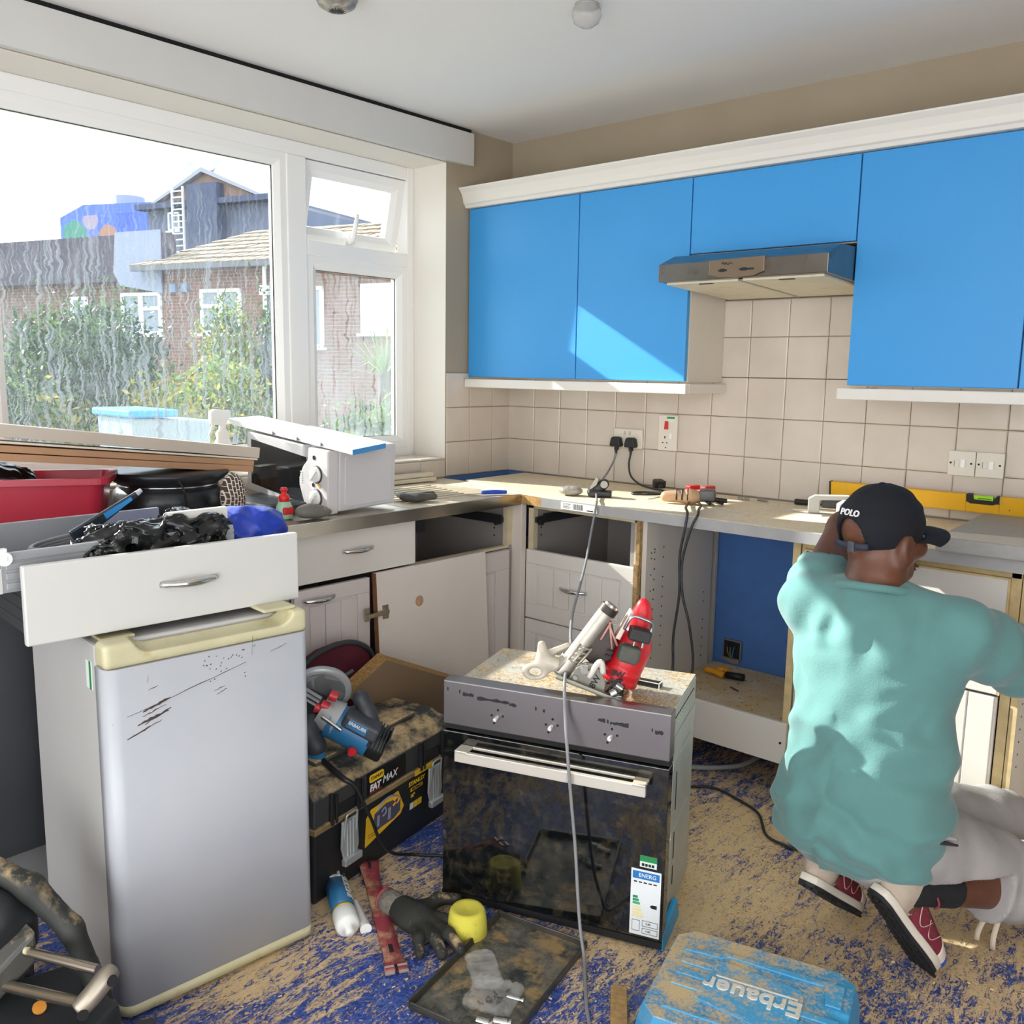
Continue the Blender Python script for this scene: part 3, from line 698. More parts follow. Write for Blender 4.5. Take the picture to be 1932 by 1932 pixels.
GREYM = mat('grey_drawer_metal', 'a9abae', .4, .35, vary=.1)
da = thing('fridge_top_drawer', 'loose drawer with a plain white front and chrome handle standing on the fridge', 'drawer', (1.056, -2.593, .8335), (0, 0, 85))
MB().box(0, 0, 0, .595, .018, .159).build('drawer_front', mat('drawer_white', 'cfcec9', .35), da, bevel=.0035)
bow_handle('handle', da, (.325, .0, .084), .125, (1, 0, 0), (0, -1, 0), r=.006)
for x in (.012, .57):
    m = MB().box(x, .018, .012, x+.012, .47, .1)
    for z in (.03, .055, .08): m.box(x-.0015, .02, z, x+.0135, .47, z+.006)
    m.build('metal_side', mat('dark_drawer_metal', '4c4e50', .45, .5), da, bevel=.001)
MB().box(.024, .018, .002, .57, .47, .012).build('bottom', mat('drawer_base', '6c6a68', .6), da)
MB().box(.024, .455, .012, .57, .47, .09).build('back_panel', WHITE, da)
db = thing('metal_sided_drawer', 'grey metal-sided drawer lying crosswise in the loose drawer, full of bags', 'drawer', (1.005, -2.612, .9345), (0, 0, 89))
m = MB().box(0, 0, 0, .50, .012, .078)
for z in (.006, .026, .045): m.box(.008, -.003, z, .5, .0, z+.013)
m.box(0, -.002, .062, .5, .013, .07)
m.build('metal_side', GREYM, db, bevel=.0012)
MB().box(0, .36, 0, .50, .372, .078).build('metal_side', GREYM, db, bevel=.001)
MB().box(0, .012, 0, .5, .36, .008).build('bottom', mat('drawer_floor_grey', '55575b', .6), db)
MB().box(-.014, -.002, 0, .0, .374, .05).build('end_strip', mat('end_cap_white', 'c9c8c2', .5), db)
MB().cyl((.006, -.008, .068), (.006, .004, .068), .0135).cyl((.006, -.0095, .068), (.006, -.008, .068), .004).box(-.014, -.004, .06, .012, .01, .088).build('runner_wheel', UPVC, db, bevel=.001)
MB().box(.355, .024, .008, .5, .04, .118).build('back_panel', mat('panel_white', 'dad7d0', .5), db, bevel=.001)
MB().cyl((.485, .0235, .10), (.485, .0242, .10), .0035, n=8).cyl((.485, .0235, .085), (.485, .0242, .085), .003, n=8).build('screw_holes', mat('rust_hole', '8a6a4c', .8), db)

# bags: crumpled plastic
def crumple(name, label, cat, f, lo, hi, h, m, T):
    o = organic(name, f, lo, hi, h, m, None, None, relax=0); o.matrix_world = T; return tag(o, label, cat)
BAG = mat('black_bin_bag', '101113', .22, vary=.2, bump=.5, bs=35)
def bagf(P):
    P = P+np.stack([wob(P, 30, 41), wob(P, 30, 42), wob(P, 30, 43)], 1)*.012
    d = el(P, (0, 0, 0), (.155, .085, .04)); d = smin(d, el(P, (-.09, -.03, .012), (.06, .05, .04)), .03); d = smin(d, el(P, (.09, 0, .02), (.08, .06, .04)), .03)
    d = smin(d, el(P, (-.145, -.05, -.015), (.05, .03, .028)), .02)
    r = np.abs(wob(P*np.array((.55, 1.2, 1)), 46, 1))*.03+np.abs(wob(P*np.array((1.3, .6, 1)), 95, 5))*.013
    return (d+r-.018)*.65
crumple('bin_bag', 'crumpled shiny black bin bag spilling over the drawer front', 'bag', bagf, (-.24, -.15, -.08), (.22, .15, .12), .0048, BAG, TR((.95, -2.275, .984), rz=83))
BLU = mat('blue_bag', '1f3fb4', .35, vary=.25, bump=.3, bs=30)
def bluef(P):
    d = el(P, (0, 0, 0), (.11, .08, .05)); return (d+np.abs(wob(P, 24, 9))*.018-.008)*.75
crumple('plastic_bag', 'bright blue plastic bag bundled behind the white drawer front', 'bag', bluef, (-.15, -.12, -.07), (.15, .12, .08), .007, BLU, TR((.92, -2.03, .985), rz=80))
# coiled grey hose / blade packs in the drawer
m = MB()
for k in range(5): m.tube([(.1*math.cos(a)*(1+.03*k), .055*math.sin(a)*(1+.03*k), .006*k) for a in LS(0, 5.2, 22)], .0055, 7)
c = m.build('coiled_strap', mat('grey_strap', '6f7174', .4)); c.matrix_world = TR((.93, -2.41, .985), rz=85, ry=-6); tag(c, 'coiled grey plastic strap beside the black bin bag', 'strap')
bp = thing('blade_pack', 'clear and blue plastic tool pack poking up out of the drawer', 'package', (.9, -2.42, .99), (0, -28, 88))
MB().hexa([(0, 0, 0), (.17, 0, .018), (.17, .012, .018), (0, .012, 0), (0, 0, .034), (.17, 0, .03), (.17, .012, .03), (0, .012, .034)]).build('tray', mat('clear_blue_plastic', '2c343d', .2, vary=.4, vs_=40), bp, bevel=.004)
MB().hexa([(.08, -.0015, .014), (.15, -.0015, .019), (.15, .0, .019), (.08, .0, .014), (.08, -.0015, .028), (.15, -.0015, .027), (.15, .0, .027), (.08, .0, .028)]).build('printed_card', mat('print_blue', '2a80c0', .4), bp)
MB().cyl((.165, .006, .024), (.18, .006, .025), .007, .005, 10).build('end_clip', mat('pale_grey', 'aeb6bd', .4), bp)

# ------------------------------------------------------------------ clutter on the left worktop
tub = thing('storage_tub', 'red plastic storage tub at the left edge of the worktop', 'tub', (.159, -2.286, .9055), (0, 0, -31))
RED = mat('red_plastic', 'b3283c', .35, vary=.08)
def ring(a, b, r=.03, n=5):
    out = []
    for sx, sy, a0 in ((1, 1, 0), (-1, 1, 1), (-1, -1, 2), (1, -1, 3)):
        out += [(sx*(a-r)+r*math.cos(1.5708*(a0+i/n)), sy*(b-r)+r*math.sin(1.5708*(a0+i/n))) for i in range(n+1)]
    return out
m = MB(); rs = [(.135, .22, 0), (.165, .255, .158), (.185, .275, .16), (.188, .278, .15), (.18, .27, .15), (.18, .27, .168), (.158, .248, .168), (.13, .215, .006)]
rs = [(.095, .235, 0), (.115, .255, .145), (.13, .272, .145), (.13, .272, .162), (.11, .25, .162), (.09, .23, .008)]
vs = []
for a, b, z in rs: vs += [(x, y, z) for x, y in ring(a, b)]
n = len(ring(.1, .1)); fs = [(k*n+i, k*n+(i+1) % n, (k+1)*n+(i+1) % n, (k+1)*n+i) for k in range(len(rs)-1) for i in range(n)]
fs += [tuple(range(n))[::-1], tuple(range((len(rs)-1)*n, len(rs)*n))]
m.add(vs, fs); m.build('body', RED, tub)
bl = crumple('black_bag', 'black plastic sheet folded inside the red storage tub', 'bag', lambda P: (el(P, (0, 0, 0), (.09, .15, .045))+np.abs(wob(P, 34, 3))*.02-.01)*.7, (-.12, -.18, -.08), (.12, .18, .08), .007, BAG, TR((.12, -2.36, 1.055), rz=-31))
sq = thing('folding_rule', 'brass-ended black folding rule sticking out of the red tub', 'rule', (.14, -2.36, 1.02), (0, 0, 62))
MB().box(0, 0, .03, .13, .004, .055, TR(ry=20)).build('blade', BLACKP, sq); MB().box(.13, -.001, .03, .155, .005, .055, TR(ry=20)).build('brass_end', mat('brass', 'b58d3d', .35, 1), sq)
pot = thing('slow_cooker', 'black slow cooker with a domed rim behind the drawer', 'cooker', (.2, -1.835, .9055))
PB = mat('pot_black', '25272b', .32, vary=.1, bump=.15, bs=120)
MB().lathe([(.14, 0), (.158, .012), (.168, .05), (.163, .085), (.147, .104)], n=40).build('body', PB, pot)
MB().lathe([(.147, .104), (.15, .112), (.176, .128), (.183, .143), (.178, .149), (.16, .15), (.0, .152)], n=40).build('lid', PB, pot)
MB().lathe([(.1485, .103), (.151, .108), (.1475, .111)], n=40).build('rim_band', CHROME, pot)
MB().tube([(.16, -.06, .14), (.19, -.055, .11), (.186, -.045, .06), (.18, -.02, .0)], .0032, 7, 6).build('mains_lead', BLACKP, pot)
# stack of boards: rests on the tub and the cooker, left end higher
def board(nm, label, z0, z1, y1, x0, x1, m, mm=None, tl=0):
    t = thing(nm, label, 'board', (x0, -1.58, z0), (-7.7+tl, 0, 0), 'boards across the red tub and the cooker')
    B(0, -1.2, 0, x1-x0, y1+1.58, z1-z0).build('plank', m, t, bevel=.0015); return t
MDF = mat('mdf_brown', 'b98f6b', .75, vary=.12, vs_=6, bump=.2); OFFW = mat('offwhite_board', 'c8bbab', .5, vary=.06)
board('board', 'brown board at the bottom of the tilted stack on the red tub', 1.036, 1.0555, -1.595, .17, .3, MDF, tl=1.3)
board('board', 'brown board second from the bottom of the tilted stack on the red tub', 1.056, 1.0745, -1.592, .17, .3, MDF, tl=1.1)
board('board', 'thin cream board just under the top plank of the tilted stack', 1.0755, 1.0815, -1.58, .18, .305, mat('cream_board', 'e0d3bf', .5), tl=.8)
board('board', 'thick off-white plank on top of the tilted board stack', 1.0825, 1.1165, -1.572, .17, .302, OFFW, tl=.1)

mw = thing('microwave', 'white microwave oven with two dials tilted on the draining board', 'microwave', (.033, -1.446, .943), (1.8, 4.5, -.5))
MWW = mat('microwave_white', 'd2cfd0', .3); MWD, MWH, MWX = .274, .213, .482
MB().box(.0, .03, .004, MWX, MWD, MWH).build('casing', MWW, mw, bevel=.008, seg=3)
f = MB(); f.prism([(0, 0), (.335, 0), (.335, MWH-.004), (0, MWH-.004)], -.002, .03, plane='xz')
f.build('door', mat('microwave_door_grey', 'c9c6c6', .35), mw, bevel=.004)
MB().prism([(.028, .028), (.352, .012), (.352, .17), (.028, .186)], -.0032, -.0016, plane='xz').build('door_glass', mat('dark_glass', '14171c', .06), mw)
pc = [(.357, .0), (MWX, 0), (MWX, MWH-.002), (.375, MWH-.006), (.37, .165), (.345, .14), (.325, .10), (.326, .075), (.34, .045), (.352, .02)]
pl = MB().prism(pc, -.012, .03, plane='xz').build('control_panel', mat('panel_grey_white', 'd6d2d2', .3), mw, bevel=.004)
for z in (.125, .048):
    MB().lathe([(.03, 0), (.03, .003), (.027, .004)], n=26, T=TR((.422, -.012, z), rx=90)).build('dial_ring', DARKG, pl)
    MB().lathe([(.026, .003), (.024, .012), (0, .013)], n=26, T=TR((.422, -.012, z), rx=90)).box(-.006, -.022, .012, .006, .022, .02, T=TR((.422, -.012, z), rx=90) @ Matrix.Rotation(R(-40), 4, 'Z')).build('dial', UPVC, pl, bevel=.001)
MB().cyl((.408, -.012, .178), (.408, -.0135, .178), .0075, n=12).cyl((.405, -.012, .087), (.405, -.0135, .087), .007, n=12).build('indicator', BLACKP, pl)
MB().cyl((.437, -.012, .089), (.437, -.013, .089), .007, n=12).build('orange_mark', mat('orange_print', 'd79a3a', .5), pl)
m = MB()
for k in range(6): m.box(.333, -.0135, .085+k*.007, .343, -.012, .088+k*.007)
m.build('grip_ridges', UPVC, pl)
m = MB().prism(ring(.1, .087, .02), 0, .004, T=Matrix(((0, 0, 1, MWX-.001), (1, 0, 0, .155), (0, 1, 0, .105), (0, 0, 0, 1))))
m.build('side_embossing', MWW, mw, bevel=.003)
for x in (.03, .45):
    for y in (.05, .24): MB().cyl((x, y, -.0), (x, y, .006), .012, n=10).build('foot', BLACKP, mw)
lb = thing('cupboard_front', 'white board with one blue edge lying on top of the microwave', 'board', (.033, -1.446, .943), (1.8, 4.5, -.5))
MB().hexa([(-.14, .0, .2205), (.593, -.003, .2145), (.545, .17, .2145), (-.15, .15, .2205), (-.14, .0, .2375), (.593, -.003, .231), (.545, .17, .231), (-.15, .15, .2375)]).build('panel', mat('board_white', 'eeeeec', .4), lb, bevel=.001)
MB().hexa([(.5935, -.0035, .2145), (.5955, -.0035, .2145), (.5475, .1705, .2145), (.5455, .1705, .2145), (.5935, -.0035, .231), (.5955, -.0035, .231), (.5475, .1705, .231), (.5455, .1705, .231)]).build('blue_edge', BLUE, lb, label='bright blue edge strip')
m = MB()
for x in (.16, .3, .43): m.prism([(x, .2175), (x+.016, .2245), (x, .2305)], -.0042, -.003+.0005, plane='xz')
m.build('printed_arrows', mat('print_grey', '4a4a4a', .6), lb)
sp = thing('spray_bottle', 'white trigger spray bottle on the window sill behind the boards', 'bottle', (-.075, -1.475, .99))
WB = mat('white_bottle', 'eeeeea', .35)
MB().lathe([(.034, 0), (.037, .01), (.037, .09), (.028, .12), (.022, .13), (.026, .148), (.013, .165), (.013, .18)], n=22).build('bottle', WB, sp)
MB().prism([(-.05, .195), (-.045, .18), (.012, .178), (.018, .2), (.03, .205), (.03, .23), (-.035, .236), (-.05, .225)], -.012, .012, plane='yz').prism([(-.042, .18), (-.03, .18), (-.05, .14), (-.056, .145)], -.006, .006, plane='yz').build('trigger_head', WB, sp, bevel=.005)
ds = thing('dish_soap_bottle', 'clear green washing-up liquid bottle with a red cap before the microwave', 'bottle', (.475, -1.6, .9045))
MB().lathe([(.02, 0), (.026, .005), (.025, .04), (.016, .058), (.012, .062)], n=18, sx=1.0).build('bottle', mat('green_clear', '9fc7ae', .15), ds)
MB().lathe([(.0175, .056), (.0175, .07), (.0135, .078), (.009, .08), (.008, .088), (.012, .092), (.009, .1), (0, .101)], n=16).build('cap', mat('red_cap', 'd8221f', .3), ds)
MB().box(.008, -.018, .015, .0265, .018, .04).build('label', mat('red_label', 'c8312f', .5), ds, bevel=.004)
sd = organic('sander', lambda P: smins(.02, el(P, (0, 0, .025), (.05, .03, .024)), el(P, (.045, 0, .017), (.035, .024, .015))), (-.07, -.05, -.01), (.1, .05, .07), .005, mat('grey_rubber', '77726c', .55, vary=.25, dust=.3))
sd.matrix_world = TR((.53, -1.545, .905), rz=85); tag(sd, 'dusty grey palm-held tool lying on the sink edge before the microwave', 'tool')
bx = thing('black_case', 'flat black case lying under the tilted left end of the microwave', 'case', (.10, -1.60, .904))
MB().box(0, 0, 0, .3, .19, .032).build('shell', mat('case_black', '202226', .4, vary=.15), bx, bevel=.006)
MB().box(.3, .05, .006, .304, .09, .026).build('latch', DARKG, bx, bevel=.001)
def checker():
    t = NT('checked_cloth'); v = t.co('Object')
    k = t.n('ShaderNodeTexBrick'); t.l(t.map(v, (1, 1, 1), (0, R(90), 0)), k.inputs[0]); k.inputs['Scale'].default_value = 28; k.inputs['Color1'].default_value = lin('4b3d38'); k.inputs['Color2'].default_value = lin('5a4a42'); k.inputs['Mortar'].default_value = lin('e8dccb'); k.inputs['Mortar Size'].default_value = .03
    t.base(k.outputs[0]); t.set(.9); return t.m
cl = organic('tea_towel', lambda P: (el(P, (0, 0, .03), (.045, .04, .075))+np.abs(wob(P, 30, 2))*.01), (-.07, -.07, -.05), (.07, .07, .13), .007, checker())
cl.matrix_world = TR((.42, -1.745, .955)); tag(cl, 'brown and white checked tea towel bundled beside the slow cooker', 'cloth')
ob = thing('juice_carton', 'sunlit orange and white carton standing left of the microwave', 'carton', (.03, -1.545, .905))
MB().box(-.05, -.035, 0, -.003, .035, .065).build('body', mat('orange_card', 'e0a04a', .6), ob); MB().box(-.05, -.035, .065, -.003, .035, .11).build('white_top', mat('white_card', 'efe6d6', .6), ob)
# things on the drainer
for i, (z, w_, l) in enumerate(((.9075, .05, 'lower cream tile trim strip lying at the back of the drainer'), (.925, .042, 'upper cream tile trim strip lying at the back of the drainer'))):
    t = thing('trim_strip', l, 'trim', (.03, -.82, z), (0, 0, -2+3*i)); MB().box(0, 0, 0, w_, .26, .016).build('strip', mat('cream_trim', 'dccfb8', .5), t, bevel=.002)
gl = organic('work_glove', lambda P: smins(.015, el(P, (0, 0, .016), (.05, .04, .016)), rc(P, (.03, .02, .02), (.08, .03, .022), .012), rc(P, (.03, -.01, .02), (.075, -.02, .02), .012), rc(P, (-.03, .02, .02), (-.04, .06, .02), .011)), (-.08, -.07, -.01), (.11, .09, .05), .005, mat('striped_glove', '55534f', .8, vary=.5, vs_=30))
gl.matrix_world = TR((.47, -1.05, .9045), rz=60); tag(gl, 'grey striped work glove on the drainer beside the microwave', 'glove')
kn = thing('utility_knife', 'blue-handled utility knife on the worktop edge at the corner', 'knife', (.52, -.74, .9055), (0, 0, 62))
MB().tube([(0, 0, .009), (.05, .001, .01), (.1, -.004, .009)], [.007, .009, .007], 8, 4).build('handle', mat('knife_blue', '2a4ec0', .4), kn)
MB().box(-.055, -.008, .004, 0, .008, .0055).build('blade', STEEL, kn)
# ------------------------------------------------------------------ built-in oven pulled out on the floor
ov = thing('oven', 'steel and black glass built-in oven standing on the floor, dusted with sawdust', 'oven', (1.289, -1.698, .004), (0, 0, 19.2))
GAL = mat('galvanised', 'c4c6bf', .42, .55, vary=.15, vs_=8)
OW, OHH = .585, .595
ob_ = MB().box(.012, .05, .012, OW-.012, .37, .574)
ob_.build('casing', GAL, ov, bevel=.004)
def dusttop():
    t = NT('oven_top_dusted'); v = t.co('Object'); t.set(.45, .35)
    big = t.ramp(t.noise(v, 7, 5, .65), (.36, 1.), (.6, .15))
    d = t.mix(t.ramp(t.noise(v, 150, 4, .7), (.4, 0.), (.62, 1.)), 'f0ddb2', 'b27f43')
    t.base(t.mix(big, 'c9cac2', d)); return t.m
MB().box(.014, .05, .574, OW-.014, .368, .5765).build('top_plate', dusttop(), ov)
m = MB()
for z0, z1 in ((.06, .25), (.285, .44)): m.prism(ring((z1-z0)/2, .12, .02), 0, .005, T=Matrix(((0, 0, 1, OW-.013), (0, 1, 0, .21), (1, 0, 0, (z0+z1)/2), (0, 0, 0, 1))))
for k in range(10): m.box(OW-.0125, .09+k*.025, .525, OW-.0105, .105+k*.025, .531)
m.prism([(.055, .47), (.36, .47), (.36, .5), (.055, .5)], OW-.0125, OW-.009, plane='yz')
m.build('side_pressings', GAL, ov, bevel=.003)
m = MB()
for z0, z1 in ((.17, .24), (.1, .15), (.3, .40)): m.box(OW-.0075, .13, z0, OW-.0068, .136, z1)
for k in range(16): m.box(OW-.0122, .075+k*.017, .545, OW-.0111, .085+k*.017, .549)
m.build('side_slots', HOLE, ov, kind='stuff')
cpn = MB().box(0, 0, .48, OW, .05, OHH).build('control_panel', mat('panel_steel', '8b8687', .33, .85, vary=.12, vs_=3), ov, bevel=.003)
mk = random.Random(8); m = MB()
for x0, x1, z in ((.055, .085, .566), (.095, .18, .561), (.182, .2, .557), (.41, .428, .556), (.432, .436, .555), (.44, .485, .553), (.548, .568, .548), (.54, .543, .552), (.012, .015, .573), (.045, .048, .57), (.25, .254, .558), (.27, .276, .555)):
    n = 8; m.prism([(x0+(x1-x0)*i/n, z+.0042+mk.uniform(-.0025, .0018)) for i in range(n+1)]+[(x0+(x1-x0)*(n-i)/n, z-.004+mk.uniform(-.0018, .0025)) for i in range(n+1)], -.0008, .001, plane='xz')
m.build('worn_print', BLACKP, cpn, kind='stuff')
for x in (.15, .294, .443):
    MB().cyl((x, 0, .52), (x, -.017, .518), .0048, n=10).build('knob_shaft', mat('shaft_plastic', 'ddd6d3', .5), cpn)
    m = MB()
    for a in ((-.015, .002), (.015, .004), (.002, .018), (-.008, -.017)): m.cyl((x+a[0], .0, .52+a[1]), (x+a[0], -.0008, .52+a[1]), .0032, n=9)
    m.build('screw_hole', HOLE, cpn)
MB().box(.002, .012, .464, OW-.002, .05, .48).build('panel_gap', HOLE, ov)
def ovenglass():
    t = NT('smoked_oven_glass'); v = t.co('Object')
    f = t.ramp(t.noise(v, 26, 6, .7), (.5, 0.), (.72, .35)); t.base(t.mix(f, '0f1213', '6d6046')); t.set(.05); t.b.inputs['IOR'].default_value = 1.75
    t.l(t.math('MULTIPLY_ADD', f, .2, .03), t.b.inputs['Roughness']); return t.m
MB().box(0, .0, .022, OW, .045, .462).build('door', ovenglass(), ov, bevel=.002)
MB().box(0, -.002, .004, OW, .045, .022).build('door_bottom_strip', BLACKP, ov)
HW = mat('handle_ivory_steel', 'd6cfc2', .35, .3, dust=.25)
h_ = MB().box(.052, -.042, .402, .54, -.03, .43).box(.052, -.042, .424, .085, .0, .432).box(.507, -.042, .424, .54, .0, .432).box(.085, -.006, .424, .507, .0, .432)
h_.build('handle', HW, ov, bevel=.002)
lb = MB().box(.505, -.0012, .03, .578, 0, .2).build('energy_label', mat('label_white', 'e6e9ea', .55), ov, label='white and blue energy label')
MB().box(.509, -.002, .176, .574, -.001, .195).build('label_header', mat('label_blue', '2377bd', .5), lb)
text('label_word', 'ENERG', .014, mat('label_print_white', 'f2f4f4', .5), lb, TR((.545, -.0024, .1855), rx=90), .0003)
m = MB()
for k, (w_, c) in enumerate(((.012, '1e8c6a'), (.015, '2a9a5e'), (.018, '4aa884'))): MB().box(.511, -.002, .125-k*.008, .511+w_, -.001, .131-k*.008).build('rating_bar', mat('bar'+c, c, .5), lb)
for k in range(4): MB().box(.511, -.002, .1-k*.008, .53+.003*k, -.001, .106-k*.008).build('rating_bar', mat('bar_yellow', 'e9dfa8', .5), lb)
m.prism([(.553, .11), (.558, .1145), (.57, .1145), (.57, .1055), (.558, .1055)], -.002, -.001, plane='xz')
for a in ((.511, .04, .53, .068), (.536, .055, .574, .07), (.536, .036, .574, .05)):
    x0, z0, x1, z1 = a; e = .0007
    m.box(x0, -.002, z0, x1, -.001, z0+e).box(x0, -.002, z1-e, x1, -.001, z1).box(x0, -.002, z0, x0+e, -.001, z1).box(x1-e, -.002, z0, x1, -.001, z1)
for k in range(5): m.box(.512+.012*k, -.002, .166, .52+.012*k, -.001, .169)
m.build('label_print', BLACKP, lb)
text('label_figures', '0.85', .007, BLACKP, lb, TR((.551, -.0022, .0625), rx=90), .0002); text('label_figures', '0.83', .007, BLACKP, lb, TR((.551, -.0022, .043), rx=90), .0002)
tg = MB().box(.525, -.0012, .207, .566, 0, .236).build('test_sticker', mat('sticker_pale', 'd9e6dc', .5), ov, label='green and white test sticker')
MB().box(.525, -.0018, .222, .566, -.001, .236).build('sticker_green', MATS['sticker_green'], tg)
m = MB()
for k in range(4): m.box(.53+.008*k, -.002, .2105, .536+.008*k, -.001, .217)
m.build('sticker_print', BLACKP, tg)
wd = thing('blue_wedge', 'bright blue plastic strip wedged along the foot of the oven side', 'wedge', (1.845, -1.5, .001), (0, 0, 108))
MB().hexa([(0, 0, 0), (.16, .0, 0), (.16, .022, 0), (0, .022, 0), (0, .004, .035), (.16, .006, .05), (.16, .018, .05), (0, .018, .035)]).build('strip', mat('bright_blue_plastic', '2da6e0', .35), wd, bevel=.003)

# circular saw standing on the oven; built in its own upright sketch plane (x to the right, z up), 1 unit = 1/770 m
OV = ov.matrix_world.copy()
so = OV @ Vector((.352, .10, .578))
cs = thing('circular_saw', 'red and grey circular saw resting on its tilted base plate on top of the oven', 'saw', so, (0, 0, 41))
def S(u, v, y=0): return ((u-1100)/770, y, (1318-v)/770)
ALU = mat('cast_alloy', 'b9b4a8', .4, .6, vary=.25, vs_=14, dust=.25); SRED = mat('saw_red', 'd3202a', .38, vary=.08, dirt='a52a2a'); RUB = mat('dusty_rubber', '5b5d55', .8, vary=.35, vs_=25, dust=.3)
m = MB(); 
def plate(p0, p1, dy0, dy1, th):
    a, b = Vector(S(*p0)), Vector(S(*p1)); n = Vector((-(b-a).z, 0, (b-a).x)).normalized()*th
    m.hexa([a+Vector((0, dy0, 0)), b+Vector((0, dy0, 0)), b+Vector((0, dy1, 0)), a+Vector((0, dy1, 0)), a+n+Vector((0, dy0, 0)), b+n+Vector((0, dy0, 0)), b+n+Vector((0, dy1, 0)), a+n+Vector((0, dy1, 0))])
plate((1034, 1270), (1168, 1322), -.07, .06, .005); plate((1034, 1270), (1168, 1322), -.07, -.065, .01)
m.build('base_plate', mat('steel_plate', 'aaa698', .38, .8, vary=.2), cs, bevel=.001)
m = MB()
for i in range(7):
    t = i/6; a = (1042+38*t, 1268-52*t); m.tube([S(a[0], a[1], -.03), S(a[0]+22, a[1]+8, -.03)], .003, 5)
for q in (0, 11, 22): m.tube([S(1040+q, 1266+q*.4, -.03), S(1082+q, 1212+q*.4, -.03)], .0035, 6)
for i in range(6):
    t = i/6; m.tube([S(1042+38*t, 1268-52*t, -.03), S(1064+38*t+6, 1268-52*t-2, -.03)], .002, 5)
m.build('lattice_guide', ALU, cs)
mo = MB().cyl(S(1055, 1262, -.01), S(1132, 1152, -.01), .021, n=18).cyl(S(1046, 1275, -.01), S(1066, 1246, -.01), .026, n=16)
mo.build('dust_tube', ALU, cs); MB().cyl(S(1130, 1155, -.01), S(1138, 1143, -.01), .0235, n=18).build('tube_collar', mat('collar_dark', '3a332c', .5, .4), cs)
MB().cyl(S(1136, 1146, -.01), S(1141, 1139, -.01), .02, .017, n=18).build('tube_cap', mat('cap_steel', 'b5b0a5', .3, .9), cs)
g = [S(1068+62*t, 1296-24*math.sin(t*3.14)*1.7-34*t+42*t, 0) for t in LS(0, 1, 3)]
hd = [(1056, 1281), (1074, 1254), (1092, 1244), (1108, 1246), (1122, 1260), (1130, 1282), (1128, 1302), (1120, 1308)]
MB().prism([(S(*p)[0], S(*p)[2]) for p in hd], -.05, -.038, plane='xz').build('blade_guard', mat('guard_grey', '918d82', .45, .5, vary=.2), cs, bevel=.002)
MB().tube([S(1098, 1270, -.055), S(1112, 1244, -.06), S(1120, 1240, -.06), S(1124, 1262, -.055)], .0075, 8, 4).build('guard_lever', mat('lever_white', 'd8d3c8', .4), cs)
MB().cyl(S(1072, 1272, -.052), S(1072, 1272, -.058), .006, n=14).cyl(S(1088, 1256, -.05), S(1088, 1256, -.062), .009, n=12).cyl(S(1098, 1262, -.05), S(1098, 1262, -.06), .007, n=12).box(*S(1080, 1262, -.055), *S(1096, 1246, -.04)).build('clamp_bolts', mat('bolt_zinc', 'a7a59f', .3, .9), cs, bevel=.001)
MB().prism([(S(*p)[0], S(*p)[2]) for p in ((1090, 1240), (1130, 1165), (1142, 1175), (1150, 1215), (1140, 1245), (1110, 1262))], -.02, .035, plane='xz').build('upper_guard', mat('guard_dark', '4b4440', .5, .2, vary=.3, vs_=15), cs, bevel=.004)
m = MB()
for a in ((1136, 1170, 1142, 1222), (1139, 1170, 1120, 1205), (1136, 1178, 1152, 1216)): m.tube([S(a[0], a[1], -.024), S(a[2], a[3], -.024)], .003, 6)
m.build('guard_ribs', mat('rib_pink', 'c58f84', .5), cs)
u_ = lambda p, q, r1, r2=None: rc
def redf(P):
    d = rc(P, S(1160, 1288, .02), S(1186, 1228, .02), .05, .046)
    d = smin(d, rc(P, S(1186, 1228, .02), S(1200, 1165, .015), .034, .026), .02)
    d = smin(d, el(P, S(1202, 1152, .01), (.02, .02, .03)), .01)
    ax_ = np.array(S(1186, 1228, .02))-np.array(S(1160, 1288, .02)); ax_ /= np.linalg.norm(ax_); h_ = (P-np.array(S(1157, 1299, .02))) @ ax_
    d = np.maximum(d, bxs(np.stack([h_*0, h_*0, h_], 1), (0, 0, .2), (1, 1, .2), .012))
    return d + .0025*np.cos(h_*260)*(h_ < .05)
organic('motor_housing', redf, (-.02, -.08, -.04), (.21, .11, .27), .005, SRED, cs)
MB().prism([(S(*p)[0], S(*p)[2]) for p in ((1147, 1200), (1175, 1146), (1181, 1149), (1156, 1204))], -.03, .0, plane='xz').build('side_plate', mat('pale_plate', 'd9c2b6', .4, .3), cs, bevel=.002)
MB().tube([S(1163, 1180, -.04), S(1170, 1162, -.045), S(1180, 1154, -.045), S(1200, 1160, -.045), S(1212, 1166, -.045), S(1214, 1176, -.04), S(1210, 1190, -.04)], .004, 8, 4).build('wire_guard', mat('wire_zinc', 'a6a8aa', .3, .9), cs)
bM = Matrix.Translation(Vector(S(1192, 1190, -.035))) @ Matrix.Rotation(R(14), 4, 'Y')
MB().box(-.026, -.02, -.016, .026, .02, .014, T=bM).build('clamp_block', mat('block_black', '2a2b2a', .55, vary=.3, dust=.2), cs, bevel=.004)
bM = Matrix.Translation(Vector(S(1172, 1226, -.04))) @ Matrix.Rotation(R(16), 4, 'Y')
MB().box(-.025, -.022, -.022, .027, .022, .02, T=bM).build('rubber_pad', RUB, cs, bevel=.009, seg=3)
MB().cyl(S(1180, 1210, -.045), S(1182, 1202, -.045), .0035, n=8).cyl(S(1196, 1214, -.045), S(1198, 1200, -.045), .004, n=8).build('studs', MATS['bolt_zinc'], cs)
